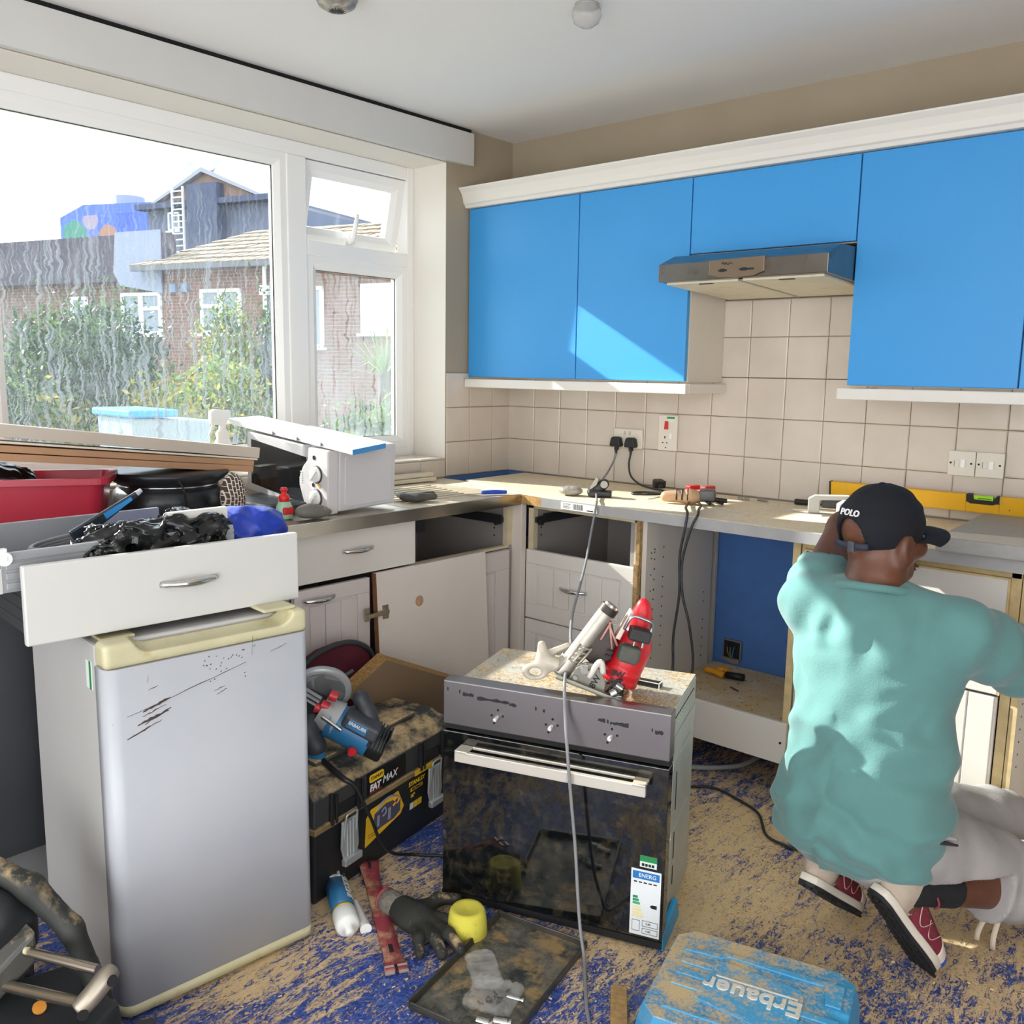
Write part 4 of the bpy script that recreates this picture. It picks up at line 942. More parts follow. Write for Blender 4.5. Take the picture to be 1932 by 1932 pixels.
for p in ((1138, 1226), (1135, 1235)): MB().box(-.0075, -.033, -.002, .0075, -.028, .0025, T=Matrix.Translation(Vector(S(*p))) @ Matrix.Rotation(R(25), 4, 'Y')).build('vent', BLACKP, cs)
text('marker_letters', '8W', .021, BLACKP, cs, TR(S(1154, 1270, -.031), rx=90) @ Matrix.Rotation(R(-14), 4, 'Z'), .0012, bold=.0005)
text('marker_letters', '8W', .022, BLACKP, cs, TR(S(1110, 1280, -.0512), rx=90) @ Matrix.Rotation(R(60), 4, 'Z'), .0006, bold=.0004)
m = MB(); q = random.Random(3)
for i in range(16): m.tube([S(q.uniform(1128, 1168), q.uniform(1275, 1312), -.04), S(q.uniform(1128, 1168), q.uniform(1280, 1318), -.03)], .003, 5)
m.build('blade_teeth_shroud', mat('shroud_dark', '3c3d3b', .5, .4), cs)
MB().cyl(S(1140, 1302, -.06), S(1150, 1296, -.06), .011, n=10).cyl(S(1148, 1284, -.055), S(1160, 1292, -.055), .009, n=10).box(*S(1128, 1312, -.065), *S(1160, 1304, -.05)).build('wing_nut', mat('nut_bright', 'c5c6c3', .25, .9), cs, bevel=.001)
CLR = mat('clear_hose_plastic', 'c9bfae', .25, vary=.3, vs_=20, dust=.2)
def hose(P):
    d = smins(.012, rc(P, S(1010, 1222, 0), S(1012, 1248, 0), .011, .016), rc(P, S(1012, 1250, -.005), S(1048, 1262, -.01), .016, .02), rc(P, S(1012, 1246, .01), S(1062, 1226, .02), .01, .007))
    t = np.abs(np.sqrt(((P[:, 0]-S(998, 0)[0])/1.55)**2+((P[:, 2]-S(0, 1272)[2])/1)**2)-.016); d2 = np.sqrt(t*t+((P[:, 1]+.01)*.6)**2)-.0065
    return smin(d, d2, .012)
organic('dust_spout', hose, (-.165, -.06, .0), (-.03, .06, .15), .004, CLR, cs)
bt = OV @ Vector((.474, .228, .5768))
pk = thing('small_box', 'small black and white open box lying beside the circular saw', 'box', bt, (0, 0, 10))
MB().box(-.036, -.012, 0, .036, .012, .013).build('sleeve', BLACKP, pk, bevel=.001); MB().box(-.037, -.013, .0125, .037, -.0115, .0145).box(.0345, -.0125, 0, .037, -.0105, .014).box(.0345, .0105, 0, .037, .0125, .014).box(.0345, -.0125, .0125, .037, .0125, .0145).build('white_edges', mat('card_white', 'e2ded6', .6), pk)

# flakes and shavings: real chips on the floor, the oven and the worktop
def flakes(name, label, n, place, size, m, seed):
    r = np.random.RandomState(seed); V = np.zeros((n, 4, 3)); 
    p = place(r, n); a = r.uniform(0, 6.28, n); l = r.uniform(.35, 1, n)*size; w_ = l*r.uniform(.18, .5, n); tz = r.uniform(-.5, .5, n)
    for k, (s, t) in enumerate(((-1, -1), (1, -1), (1, 1), (-1, 1))):
        V[:, k, 0] = p[:, 0]+np.cos(a)*l*s*.5-np.sin(a)*w_*t*.5; V[:, k, 1] = p[:, 1]+np.sin(a)*l*s*.5+np.cos(a)*w_*t*.5; V[:, k, 2] = p[:, 2]+.0008+np.abs(tz)*w_*(1+t)*.5+.0012*np.abs(s*tz)
    me = bpy.data.meshes.new(name); me.from_pydata(V.reshape(-1, 3).tolist(), [], [(4*i, 4*i+1, 4*i+2, 4*i+3) for i in range(n)]); me.update()
    return tag(link(name, me, m), label, 'sawdust', kind='stuff')
def chipmat(nm, a, b):
    t = NT(nm); g = t.n('ShaderNodeNewGeometry'); t.base(t.mix(g.outputs['Random Per Island'], a, b)); t.set(.85); return t.m
CH = chipmat('shavings', 'a9824f', 'ecd2a0')
def pf(r, n):
    k = int(n*.62); p = np.zeros((n, 3)); p[:k, 0] = r.normal(1.95, .5, k); p[:k, 1] = r.normal(-1.1, .45, k); p[k:, 0] = r.uniform(1.1, 3., n-k); p[k:, 1] = r.uniform(-2.5, -.6, n-k)
    p[:, 0] = np.clip(p[:, 0], 1.06, 3.2); p[:, 1] = np.clip(p[:, 1], -2.6, -.58); return p
flakes('wood_shavings', 'pale wood shavings and sawdust strewn over the blue floor', 14000, pf, .009, CH, 1)
def po(r, n):
    p = np.stack([r.uniform(.02, .565, n), r.uniform(.055, .36, n), np.full(n, .5772)], 1); k = n//2
    p[:k, 0] = np.clip(r.normal(.47, .05, k), .3, .56); p[:k, 1] = np.clip(r.normal(.12, .045, k), .055, .3)
    return np.array([tuple(OV @ Vector(q)) for q in p])
flakes('oven_sawdust', 'heap of brown sawdust crumbs on top of the oven beside the saw', 2600, po, .006, chipmat('crumbs', '9a6a33', 'd9b47a'), 2)
def pw(r, n): return np.stack([r.uniform(.2, 2.1, n), r.uniform(-.58, -.03, n), np.full(n, .9055)], 1)
flakes('worktop_sawdust', 'fine sawdust specks on the worktop along the back wall', 1400, pw, .006, chipmat('specks', '8d6a3f', 'd8bb86'), 3)
def ps(r, n): return np.stack([r.uniform(1.17, 1.69, n), r.uniform(-.53, -.04, n), np.full(n, .2225)], 1)
flakes('shelf_sawdust', 'brown chips of wood on the shelf of the empty oven housing', 260, ps, .012, chipmat('shelf_chips', '6d5030', 'c39a60'), 5)
# ------------------------------------------------------------------ sockets, switches, plugs and leads on the tiled wall
SOCK = mat('socket_plastic', 'ddd6c8', .4); yw = -.0087
s2 = thing('double_socket', 'cream double wall socket with two black plugs pushed in', 'socket', (.622, yw, 1.059))
MB().box(0, -.012, 0, .146, 0, .082).build('plate', SOCK, s2, bevel=.003)
for x in (.058, .082): MB().hexa([(x-.005, -.0145, .056), (x+.005, -.0145, .056), (x+.005, -.0115, .056), (x-.005, -.0115, .056), (x-.005, -.012, .072), (x+.005, -.012, .072), (x+.005, -.0105, .072), (x-.005, -.0105, .072)]).build('switch', mat('rocker_edge', 'b9b0a2', .4), s2)
cs_ = thing('cooker_socket', 'tall cream cooker control socket with a red switch', 'socket', (.845, yw, 1.061))
MB().box(0, -.012, 0, .089, 0, .146).build('plate', SOCK, cs_, bevel=.003)
MB().hexa([(.03, -.018, .088), (.047, -.018, .088), (.047, -.011, .088), (.03, -.011, .088), (.03, -.0135, .122), (.047, -.0135, .122), (.047, -.011, .122), (.03, -.011, .122)]).build('red_switch', mat('switch_red', 'cf1f24', .35), cs_, bevel=.001)
MB().box(.055, -.0145, .05, .066, -.011, .072).build('switch', UPVC, cs_)
MB().box(.03, -.0124, .05, .035, -.0118, .06).box(.02, -.0124, .031, .027, -.0118, .035).box(.04, -.0124, .031, .047, -.0118, .035).cyl((.038, -.0118, .013), (.038, -.0125, .013), .003, n=8).build('socket_holes', HOLE, cs_)
st_ = MB().box(.04, -.0127, .118, .076, -.0119, .14).build('test_sticker', MATS['sticker_pale'], cs_); MB().box(.04, -.0131, .132, .076, -.0125, .14).build('sticker_green', MATS['sticker_green'], st_)
for i, (x, l) in enumerate(((1.976, 'left of the two square fused switches above the spirit level'), (2.062, 'right of the two square fused switches above the spirit level'))):
    t = thing('fused_switch', l, 'switch', (x, yw, 1.056), group='fused switches')
    MB().box(0, -.012, 0, .084, 0, .082).build('plate', SOCK, t, bevel=.003)
    MB().box(.04, -.0155, .028, .054, -.011, .055).build('rocker', UPVC, t, bevel=.001); MB().box(.02, -.0132, .029, .035, -.011, .053).build('fuse_holder', SOCK, t, bevel=.001)
    MB().cyl((.009, -.0118, .042), (.009, -.0126, .042), .0035, n=10).cyl((.072, -.0118, .042), (.072, -.0126, .042), .0035, n=10).build('screw', HOLE, t)
    MB().box(.02, -.0136, .03, .0212, -.0128, .05).build('fuse_slot', HOLE, t)
def plug_mesh(par, T):
    p = [(-.025, -.018), (.025, -.018), (.027, -.008), (.02, .018), (.012, .024), (-.012, .024), (-.02, .018), (-.027, -.008)]
    m = MB().prism(p, 0, -.03, plane='xz', T=T); m.box(-.008, -.022, -.034, .008, -.004, -.018, T=T).cyl((0, -.014, -.018), (0, -.014, -.05), .0075, .004, 10, T=T)
    return m.build('plug_body', BLACKP, par, bevel=.004)
LEADG = mat('grey_lead', '8c8c8e', .45, vary=.15, vs_=15); LEADB = mat('black_lead', '2a2b2c', .45)
t = thing('grey_extension_lead', 'long grey lead running from the left plug down over the oven front to the floor', 'cable', (.648, yw-.0125, 1.082))
plug_mesh(t, Matrix()); O = Vector((.648, yw-.0125, 1.082))
pts = [(.648, -.036, 1.035), (.646, -.05, 1.0), (.675, -.14, .955), (.76, -.32, .928), (.9, -.52, .917), (.98, -.628, .912), (.99, -.66, .848), (1.042, -.75, .795), (1.117, -.87, .752), (1.194, -1.0, .715), (1.317, -1.2, .677), (1.45, -1.38, .662), (1.53, -1.46, .654), (1.565, -1.545, .65), (1.6, -1.598, .632), (1.612, -1.607, .56), (1.64, -1.632, .487), (1.65, -1.628, .382), (1.664, -1.623, .251), (1.681, -1.63, .136), (1.7, -1.642, .062), (1.722, -1.655, .012), (1.775, -1.721, .006), (1.829, -1.788, .006), (1.9, -1.87, .006), (2.1, -2.15, .006)]
MB().tube([Vector(p)-O for p in pts], .0042, 8, 7).build('cord', LEADG, t)
t = thing('black_power_lead', 'black lead curving from the right plug down to the tools on the worktop', 'cable', (.722, yw-.0125, 1.082)); O = Vector((.722, yw-.0125, 1.082))
plug_mesh(t, Matrix())
pts = [(.722, -.036, 1.035), (.722, -.045, .99), (.745, -.06, .945), (.8, -.075, .918), (.87, -.1, .911), (.95, -.13, .9105), (1.0, -.2, .9105), (.97, -.27, .9105), (.92, -.3, .9105), (.9, -.27, .9105), (.93, -.22, .9105), (1.05, -.2, .9105), (1.15, -.22, .9105)]
MB().tube([Vector(p)-O for p in pts], .0042, 8, 7).build('cord', LEADB, t)
t = thing('loose_plug', 'loose black three-pin plug lying pins-up on the worktop by the wall', 'plug', (.93, -.14, .906), (0, 0, 20))
m = plug_mesh(t, TR((0, 0, .017), rx=-80, rz=30)); 
t = thing('hanging_power_lead', 'pair of black leads hanging from the worktop edge in front of the oven housing', 'cable', (1.34, -.63, .9)); O = Vector((1.34, -.63, .9))
for pts in ([(1.2, -.36, .913), (1.25, -.46, .918), (1.31, -.57, .925), (1.345, -.618, .918), (1.35, -.635, .88), (1.333, -.635, .769), (1.338, -.635, .643), (1.325, -.64, .493), (1.34, -.66, .38), (1.36, -.72, .2), (1.42, -.72, .03), (1.5, -.64, .006), (1.6, -.66, .006), (1.697, -.704, .006), (1.776, -.812, .006), (1.845, -.833, .006), (1.95, -.83, .006), (2.19, -.85, .006), (2.449, -.701, .006), (2.7, -.66, .006)],
            [(1.22, -.33, .913), (1.3, -.45, .92), (1.36, -.57, .927), (1.385, -.62, .915), (1.37, -.634, .87), (1.344, -.637, .752), (1.354, -.642, .645), (1.386, -.642, .542), (1.405, -.64, .396), (1.39, -.68, .3), (1.33, -.76, .12), (1.25, -.8, .02), (1.2, -.85, .006)]):
    MB().tube([Vector(p)-O for p in pts], .0045, 8, 6).build('cord', LEADB, t)
t = thing('floor_pipe', 'pale grey pipe bending along the floor under the base units', 'pipe', (1.4, -.5, .012))
MB().tube([(-.05, -.08, 0), (.033, -.014, 0), (.096, .081, 0), (.115, .19, .01), (.115, .3, .04)], .009, 10, 6).build('pipe', mat('pipe_grey', '9a9a99', .5), t)
jb = thing('socket_box', 'open metal socket box with bare wires in the blue wall of the oven housing', 'socket box', (1.229, -.0075, .285))
MB().box(-.04, -.012, -.04, .04, 0, .04).build('box', mat('box_grey', '8a8b8c', .45, .6, vary=.2), jb, bevel=.004)
MB().box(-.034, -.0126, -.034, .034, -.0115, .034).build('recess', HOLE, jb)
for k, c in enumerate(('8b5a33', '4a8a45', '3c6fb0')):
    MB().tube([(-.016+.014*k, -.014, .02), (-.012+.012*k, -.026, -.004), (.0+.005*k, -.022, -.03), (.006, -.013, -.036)], .0028, 7, 5).build('wire', mat('wire'+c, c, .4), jb)
m = MB()
for k in range(3): m.box(-.024+.018*k, -.022, .008, -.012+.018*k, -.012, .026)
m.build('terminals', BLACKP, jb, bevel=.001)
MB().prism([(-.052, -.045), (.0, -.06), (.028, -.058), (.03, -.04), (-.045, -.036)], -.0045, .0005, plane='xz').build('broken_plaster', mat('plaster_grey', '8f867c', .95, bump=.6), jb)

# ------------------------------------------------------------------ tools on the back worktop
lv = thing('spirit_level', 'long yellow spirit level leaning on the tiles behind the man', 'spirit level', (1.598, -.034, .9465), (6, 0, -.3))
YEL = mat('level_yellow', 'e2aa10', .4, vary=.08, dirt='c79a3e', vs_=5)
m = MB(); W_ = .9
m.box(0, -.02, 0, .455, .0, .058).box(.555, -.02, 0, W_, 0, .058).box(.455, -.02, 0, .555, .0, .033).build('beam', YEL, lv, bevel=.002)
MB().box(-.003, -.021, -.0005, .003, .001, .0585).build('end_cap', BLACKP, lv)
MB().prism([(.455, .0585), (.458, .035), (.468, .029), (.535, .029), (.548, .035), (.55, .0585), (.545, .0585), (.535, .042), (.478, .042), (.47, .05), (.472, .0585)], -.0215, .001, plane='xz').build('vial_surround', BLACKP, lv)
MB().cyl((.478, -.012, .048), (.535, -.012, .048), .0085, n=14).build('vial', mat('vial_green', 'a6dd32', .1), lv)
MB().tube([(.49, -.0207, .048), (.51, -.0212, .0485), (.53, -.0207, .048)], .0015, 5).build('bubble_lines', mat('vial_dark', '4d7a1c', .4), lv)
MB().cyl((.585, -.0201, .018), (.585, -.0206, .018), .002, n=8).build('chip_mark', HOLE, lv)
hp = thing('planer_tool', 'small black and steel planer tool lying on the worktop left of the lead', 'tool', (.83, -.46, .9055), (0, 0, 35))
def hpf(P): return smins(.01, bxs(P, (.035, 0, .013), (.045, .028, .012), .006), rc(P, (.0, 0, .02), (.05, 0, .05), .014, .02))
organic('body', hpf, (-.03, -.05, -.005), (.1, .05, .085), .004, mat('tool_black', '2b2b2b', .4, vary=.4, vs_=30), hp)
MB().cyl((.05, -.024, .05), (.05, .024, .05), .014, n=14).prism([(-.01, .02), (.02, .075), (.03, .072), (.012, .018)], -.012, .012, plane='xz').build('metal_head', mat('dull_steel', '9b968b', .4, .7, vary=.3), hp, bevel=.001)
bd = organic('shavings_bag', lambda P: (el(P, (0, 0, .018), (.05, .035, .02))+np.abs(wob(P, 60, 4))*.006), (-.07, -.06, -.01), (.07, .06, .06), .004, mat('cloudy_plastic', 'a79f92', .3, vary=.4, vs_=30, bump=.4))
bd.matrix_world = TR((.755, -.49, .906), rz=20); tag(bd, 'crumpled cloudy plastic wrapper beside the small black planer tool', 'wrapper')
dl = thing('multi_tool', 'tan and black power tool lying on the worktop where the leads drop', 'power tool', (1.2, -.35, .9065), (0, 0, 28))
organic('body', lambda P: smins(.015, rc(P, (-.09, 0, .024), (.0, 0, .026), .02, .026), rc(P, (0, 0, .026), (.05, .005, .028), .026, .018)), (-.13, -.05, -.01), (.09, .05, .07), .005, mat('tan_grip', 'c9a27e', .5, vary=.2), dl)
m = MB()
for x in (-.05, -.03, -.01): m.tube([(x, .027*math.cos(a), .026+.027*math.sin(a)) for a in LS(-.4, 3.54, 12)], .003, 6)
m.cyl((.05, .005, .02), (.13, .01, .015), .011, .008, 12).build('dark_bands', BLACKP, dl)
organic('head', lambda P: bxs(P, (.06, 0, .035), (.03, .022, .022), .01), (.01, -.04, 0), (.11, .04, .07), .005, mat('tool_grey', '5d5e60', .4), dl)
MB().tube([(-.11, 0, .02), (-.14, -.005, .012), (-.165, .0, .01)], .0025, 6).build('spike', STEEL, dl)
cl_ = thing('red_clamp', 'red and white spring clamp lying on the worktop near the wall', 'clamp', (1.11, -.2, .906), (0, 0, -8))
MB().hexa([(-.06, -.02, 0), (.06, -.02, 0), (.06, .02, 0), (-.06, .02, 0), (-.06, -.015, .02), (.06, -.02, .025), (.06, .02, .025), (-.06, .015, .02)]).build('white_jaw', mat('clamp_white', 'dcd8d2', .4), cl_, bevel=.004)
MB().box(.0, -.03, .012, .026, .03, .05).box(.07, -.03, .018, .098, .03, .054).prism([(.02, .035), (.075, .04), (.075, .026), (.02, .015)], -.02, .02, plane='xz').build('red_grip', mat('clamp_red', 'c22227', .35), cl_, bevel=.005)
pp = thing('steel_pliers', 'steel-jawed pliers with black handles across the worktop tools', 'pliers', (1.2, -.26, .906), (0, 0, -35))
MB().tube([(-.02, 0, .012), (.03, .012, .014), (.12, .02, .01)], .006, 8, 4).tube([(-.02, 0, .012), (.03, -.014, .014), (.12, -.03, .01)], .006, 8, 4).build('handle', BLACKP, pp)
MB().prism([(-.08, -.004), (-.02, -.014), (.0, -.012), (.0, .012), (-.02, .014), (-.08, .004)], .006, .018).build('jaw', STEEL, pp, bevel=.001)
for i, (x, y, a, l) in enumerate(((1.29, -.11, 10, 'left of two small wire springs on the worktop'), (1.355, -.09, -15, 'right of two small wire springs on the worktop'))):
    t = thing('wire_spring', l, 'spring', (x, y, .906), (0, 0, a), group='wire springs')
    MB().tube([(-.022+.044*s, .006*math.cos(s*50), .007+.006*math.sin(s*50)) for s in LS(0, 1, 64)], .0011, 5).build('coil', STEEL, t)
t = thing('black_tube', 'short black tube lying on the worktop left of the clamps', 'tube', (1.515, -.06, .9165), (0, 0, 5))
MB().cyl((-.042, 0, 0), (.042, 0, 0), .0105, n=16).cyl((.042, 0, 0), (.0435, 0, 0), .006, n=12).build('body', BLACKP, t)
def qclamp(x, y, rz, lab):
    t = thing('quick_clamp', lab, 'clamp', (x, y, .906), (0, 0, rz), group='grey quick clamps')
    MB().prism([(-.05, 0), (-.012, 0), (-.012, .046), (.085, .05), (.085, .066), (-.03, .062), (-.05, .05)], -.018, .018, plane='xz').build('pale_jaw', mat('clamp_grey', 'b9b8b4', .45, vary=.1), t, bevel=.004)
    MB().box(-.006, -.014, .02, .06, .014, .05).box(.05, -.012, 0, .078, .012, .05).build('dark_body', DARKG, t, bevel=.005)
    MB().box(-.1, -.006, .006, .1, .006, .011).build('bar', STEEL, t)
qclamp(1.635, -.2, 25, 'grey quick clamp lying on the worktop beside the black tube')
qclamp(1.76, -.26, 38, 'grey quick clamp lying half hidden behind the cap')
cu = thing('side_cutters', 'yellow and black side cutters lying on the oven housing shelf', 'pliers', (1.27, -.19, .2235), (0, 0, -25))
MB().tube([(-.03, .01, .018), (-.0, .03, .024), (.04, .018, .018)], .012, 8, 4).tube([(-.06, -.02, .014), (-.02, -.015, .02), (.03, -.005, .016)], .012, 8, 4).build('yellow_grip', mat('grip_yellow', 'e39a22', .4), cu)
MB().tube([(.03, .01, .017), (.09, .045, .02)], .014, 9).build('black_grip', BLACKP, cu)
tag(MB().cyl((1.36, -.27, .226), (1.4, -.29, .226), .0028, n=7).build('loose_screw', DARKG), 'single dark screw lying on the oven housing shelf', 'screw')

# ------------------------------------------------------------------ toolbox, router, bag and chipboard
TBL = mat('toolbox_black', '1e2022', .5, vary=.2, vs_=8); TBG = mat('toolbox_grey', '3b3c3d', .6, vary=.2, vs_=9, dust=.35)
tb = thing('toolbox', 'big black and yellow toolbox with a dusty grey lid between fridge and oven', 'toolbox', (1.088, -1.957, .001), (0, 0, 100.5))
TW, TD = .62, .32
MB().hexa([(.01, .012, 0), (TW-.01, .012, 0), (TW-.01, TD, 0), (.01, TD, 0), (0, 0, .2), (TW, 0, .2), (TW, TD+.01, .2), (0, TD+.01, .2)]).build('body', TBL, tb, bevel=.006)
MB().box(-.004, -.008, .2, TW+.004, TD+.012, .216).build('rim', mat('dusty_rim', '8a744f', .8, vary=.4, vs_=18, dust=.4), tb, bevel=.003)
m = MB().prism([(.0, .216), (-.003, .29), (.02, .312), (.05, .316), (.085, .33), (TD-.07, .33), (TD-.03, .312), (TD+.005, .29), (TD+.005, .216)], 0, TW, plane='yz')
m.build('lid', TBG, tb, bevel=.004)
MB().prism([(.09, .0), (TW-.09, .0), (TW-.13, .2), (.13, .2)], .33, .344, T=Matrix.Translation((0, .075, 0))).build('lid_panel', mat('lid_dusty', '4e4b45', .7, vary=.3, dust=.55), tb, bevel=.006)
for x in (.06, .165, .445, .555):
    MB().box(x-.006, -.012, .205, x+.006, .0, .292).build('latch_guard', TBL, tb, bevel=.002); MB().box(x+.012, -.012, .205, x+.02, .0, .285).build('latch_guard', TBL, tb, bevel=.002)
for x in (.075, .46): MB().box(x, -.006, .216, x+.08, .0, .25).build('latch_recess', TBL, tb, bevel=.002)
ZN = mat('latch_zinc', 'ced3d3', .35, .7, vary=.15)
for x in (.115, .5):
    la = MB().prism([(x-.03, .205), (x+.03, .205), (x+.034, .12), (x+.026, .1), (x-.026, .1), (x-.034, .13)], -.022, -.014, plane='xz').box(x-.034, -.034, .084, x+.034, -.018, .104)
    la.build('latch', ZN, tb, bevel=.003)
    MB().tube([(x-.024, -.02, .15), (x-.022, -.026, .212), (x-.016, -.028, .224), (x+.016, -.028, .224), (x+.022, -.026, .212), (x+.024, -.02, .15)], .0028, 7, 3).box(x-.014, -.0245, .105, x-.01, -.02, .2).box(x-.002, -.0245, .105, x+.002, -.02, .2).box(x+.01, -.0245, .105, x+.014, -.02, .2).build('latch_wire', ZN, tb)
MB().box(.415, -.0095, .2, .5, -.008, .216).build('yellow_strip', mat('tb_yellow', 'e3b322', .5), tb)
tilt = Matrix(((1, 0, 0, 0), (0, 1, -.06, .0105), (0, 0, 1, 0), (0, 0, 0, 1)))
ylw = MB().prism([(.205, .07), (.205, .155), (.225, .175), (.345, .182), (.375, .125), (.36, .105)], -.0008, .0006, plane='xz', T=tilt).build('yellow_label', MATS['tb_yellow'], tb, label='yellow printed label with a picture of a grey tool bag')
bgm = MB().prism([(.237, .12), (.24, .155), (.29, .168), (.355, .158), (.357, .118), (.33, .105), (.245, .102)], -.0018, -.0006, plane='xz', T=tilt)
bgm.build('bag_picture', mat('print_violet_grey', '4b4958', .6), ylw)
MB().tube([(.25, -.002, .16), (.27, -.002, .178), (.31, -.002, .182), (.345, -.002, .166)], .003, 5, 4, T=tilt).box(.252, -.0026, .112, .262, -.0016, .145, T=tilt).box(.3, -.0026, .112, .312, -.0016, .148, T=tilt).tube([(.27, -.0022, .15), (.285, -.0022, .158), (.29, -.0022, .14), (.275, -.0022, .135)], .0022, 5, 3, T=tilt).build('bag_details', mat('print_lilac', '8f8da0', .6), ylw)
MB().tube([(.325, -.0024, .16), (.335, -.0024, .168), (.348, -.0024, .16), (.34, -.0024, .148), (.33, -.0024, .152), (.322, -.0024, .146)], .003, 5, 3, T=tilt).build('orange_hook', MATS['orange_print'], ylw)
MB().box(.215, -.0014, .1, .265, -.0006, .102, T=tilt).box(.215, -.0014, .092, .25, -.0006, .094, T=tilt).build('small_print', mat('print_brown', '8d7420', .6), ylw)
YT = mat('print_yellow', 'e8bd25', .5); WT_ = mat('print_white', 'dddcd8', .5)
def tbt(body, x, z, s, m, y=-.0014, sx=1, shear=0): return text('lettering', body, s, m, tb, tilt @ TR((x, y, z), rx=90), .0004, shear=shear, bold=.0004, sx=sx)
tbt('STANLEY', .433, .178, .019, YT); 
tb2 = MB().box(.405, -.0014, .153, .462, -.0004, .164, T=tilt).build('logo_bar', YT, tb)
tbt('FATMAX', .433, .1585, .011, BLACKP, -.0019, sx=1.1)
tbt('16"', .415, .138, .016, YT)
for k, c in enumerate((WT_, YT, YT)): MB().box(.405+k*.02, -.0014, .096, .422+k*.02, -.0004, .116, T=tilt).build('pictogram', c, tb)
lid_t = Matrix.Translation((0, -.003, 0))
nb = MB().box(.205, -.006, .222, .375, -.001, .288).build('name_plate', mat('plate_black', '131415', .35), tb, bevel=.002)
MB().prism([(.212, .262), (.217, .258), (.268, .258), (.273, .262), (.273, .276), (.268, .28), (.217, .28), (.212, .276)], -.0072, -.0055, plane='xz').build('logo_badge', YT, nb)
text('lettering', 'STANLEY', .0125, BLACKP, nb, TR((.2425, -.0075, .269), rx=90), .0003, bold=.0003)
text('lettering', 'FAT', .026, WT_, nb, TR((.236, -.0065, .241), rx=90), .0004, shear=.15, bold=.0012)
text('lettering', 'MAX', .03, WT_, nb, TR((.3, -.0065, .246), rx=90), .0004, shear=.25)
MB().box(.212, -.0068, .2265, .265, -.0055, .229).build('red_rule', mat('red_print', 'b3242c', .5), nb)
# burgundy bag and chipboard offcut behind the lid
bg_ = thing('tool_bag', 'burgundy fabric bag with a dark grey rim standing behind the toolbox', 'bag', (.668, -1.58, .002), (0, 0, 96))
BUR = mat('burgundy_fabric', '5e1a2b', .85, vary=.2, bump=.3, bs=200)
op = [(-.20, .0), (-.2, .36), (-.16, .43), (-.1, .49), (-.03, .515), (.06, .52), (.13, .5), (.18, .46), (.2, .38), (.2, 0)]
MB().prism(op, 0, .036, plane='xz').build('body', BUR, bg_, bevel=.008)
MB().tube([(x, .0, z) for x, z in op[1:-1]], .009, 8, 5).build('rim', mat('rim_grey', '35363b', .6), bg_)
cb = thing("chipboard_offcut", "thick brown-faced chipboard offcut propped up behind the toolbox", "board")
# orient the offcut: its face plane leans back, long edge falling towards the oven
def plane_frame(o, ex, n):
    ex = Vector(ex).normalized(); n = Vector(n).normalized(); ey = n.cross(ex); m = Matrix((ex, ey, n)).transposed().to_4x4(); m.translation = Vector(o); return m
cb.matrix_world = plane_frame((.804, -1.469, .487), (-.076, .463, -.218), (1, 0, -.35)) @ Matrix.Scale(.97, 4)
FACE = mat('brown_board_face', '8d755c', .6, vary=.08); CHIP = mat('chipboard_edge', 'b48b52', .95, vary=.55, vs_=110, dirt='6f4c27', bump=.6, bs=160)
MB().prism([(0, 0), (.52, 0), (.52, -.2), (-.078, -.152)], -.042, 0).build('core', CHIP, cb)
MB().prism([(0.001, -.001), (.52, -.001), (.52, -.2), (-.077, -.151)], 0, .0012).build('face', FACE, cb)
# router on the lid, drawn in its own upright sketch plane, 1 unit = 1/705 m
rt = thing('router', 'blue and grey plunge router lying on the dusty toolbox lid', 'router', (1.015, -1.775, .338), (0, 0, 41))
def Q(u, v, y=0): return ((u-675)/705, y, (1452-v)/705)
RBL = mat('router_blue', '2a6f9e', .4, vary=.12); RGR = mat('router_grey', '3c3f44', .5, vary=.15); RSI = mat('router_silver', 'b9bcbc', .4, .4, vary=.1)
MB().cyl(Q(634, 1378, .0), Q(712, 1418, .0), .05, .05, 30).build('motor_housing', RBL, rt)
MB().cyl(Q(616, 1362, .0), Q(648, 1382, .0), .04, .052, 28).cyl(Q(604, 1392, -.01), Q(626, 1378, .0), .018, .02, 14).build('alloy_collar', RSI, rt)
tp = Matrix.Translation(Vector(Q(700, 1392, -.02))) @ Matrix.Rotation(R(29), 4, 'Y')
MB().box(-.06, -.035, -.012, .045, .03, .03, T=tp).build('top_cover', RGR, rt, bevel=.01, seg=3)
MB().box(-.045, -.036, -.004, .012, -.03, .022, T=tp).build('name_label', RBL, rt, bevel=.002)
text('lettering', 'ERBAUER', .0125, WT_, rt, tp @ TR((-.017, -.0372, .012), rx=90), .0004, bold=.0003)
ec = Matrix.Translation(Vector(Q(722, 1425, .0))) @ Matrix.Rotation(R(27), 4, 'Y')
m = MB().prism([(.05*math.cos(a)*1.0, .05*math.sin(a)*1.0) for a in LS(0, 6.283, 8, endpoint=False)], -.02, .028, T=ec @ Matrix.Rotation(R(90), 4, 'Y'))
m.build('end_cap', BLACKP, rt, bevel=.008)
m = MB()
for k in range(6): m.box(-.022+.009*k, -.053, .0, -.018+.009*k, .02, .052, T=ec)
m.build('vent_ribs', BLACKP, rt, bevel=.001)
RK = mat('router_red', 'c92a35', .35)
MB().cyl(Q(681, 1427, -.05), Q(684, 1429, -.058), .012, n=16).build('red_button', RK, rt)
MB().cyl(Q(739, 1418, -.02), Q(746, 1422, -.02), .016, .012, 14).build('depth_knob', RK, rt)
for a in ((616, 1352), (628, 1348), (644, 1328)): MB().cyl(Q(a[0]-6, a[1]-2, -.02), Q(a[0]+8, a[1]+4, -.02), .015, .013, 14).build('clamp_knob', RK, rt)
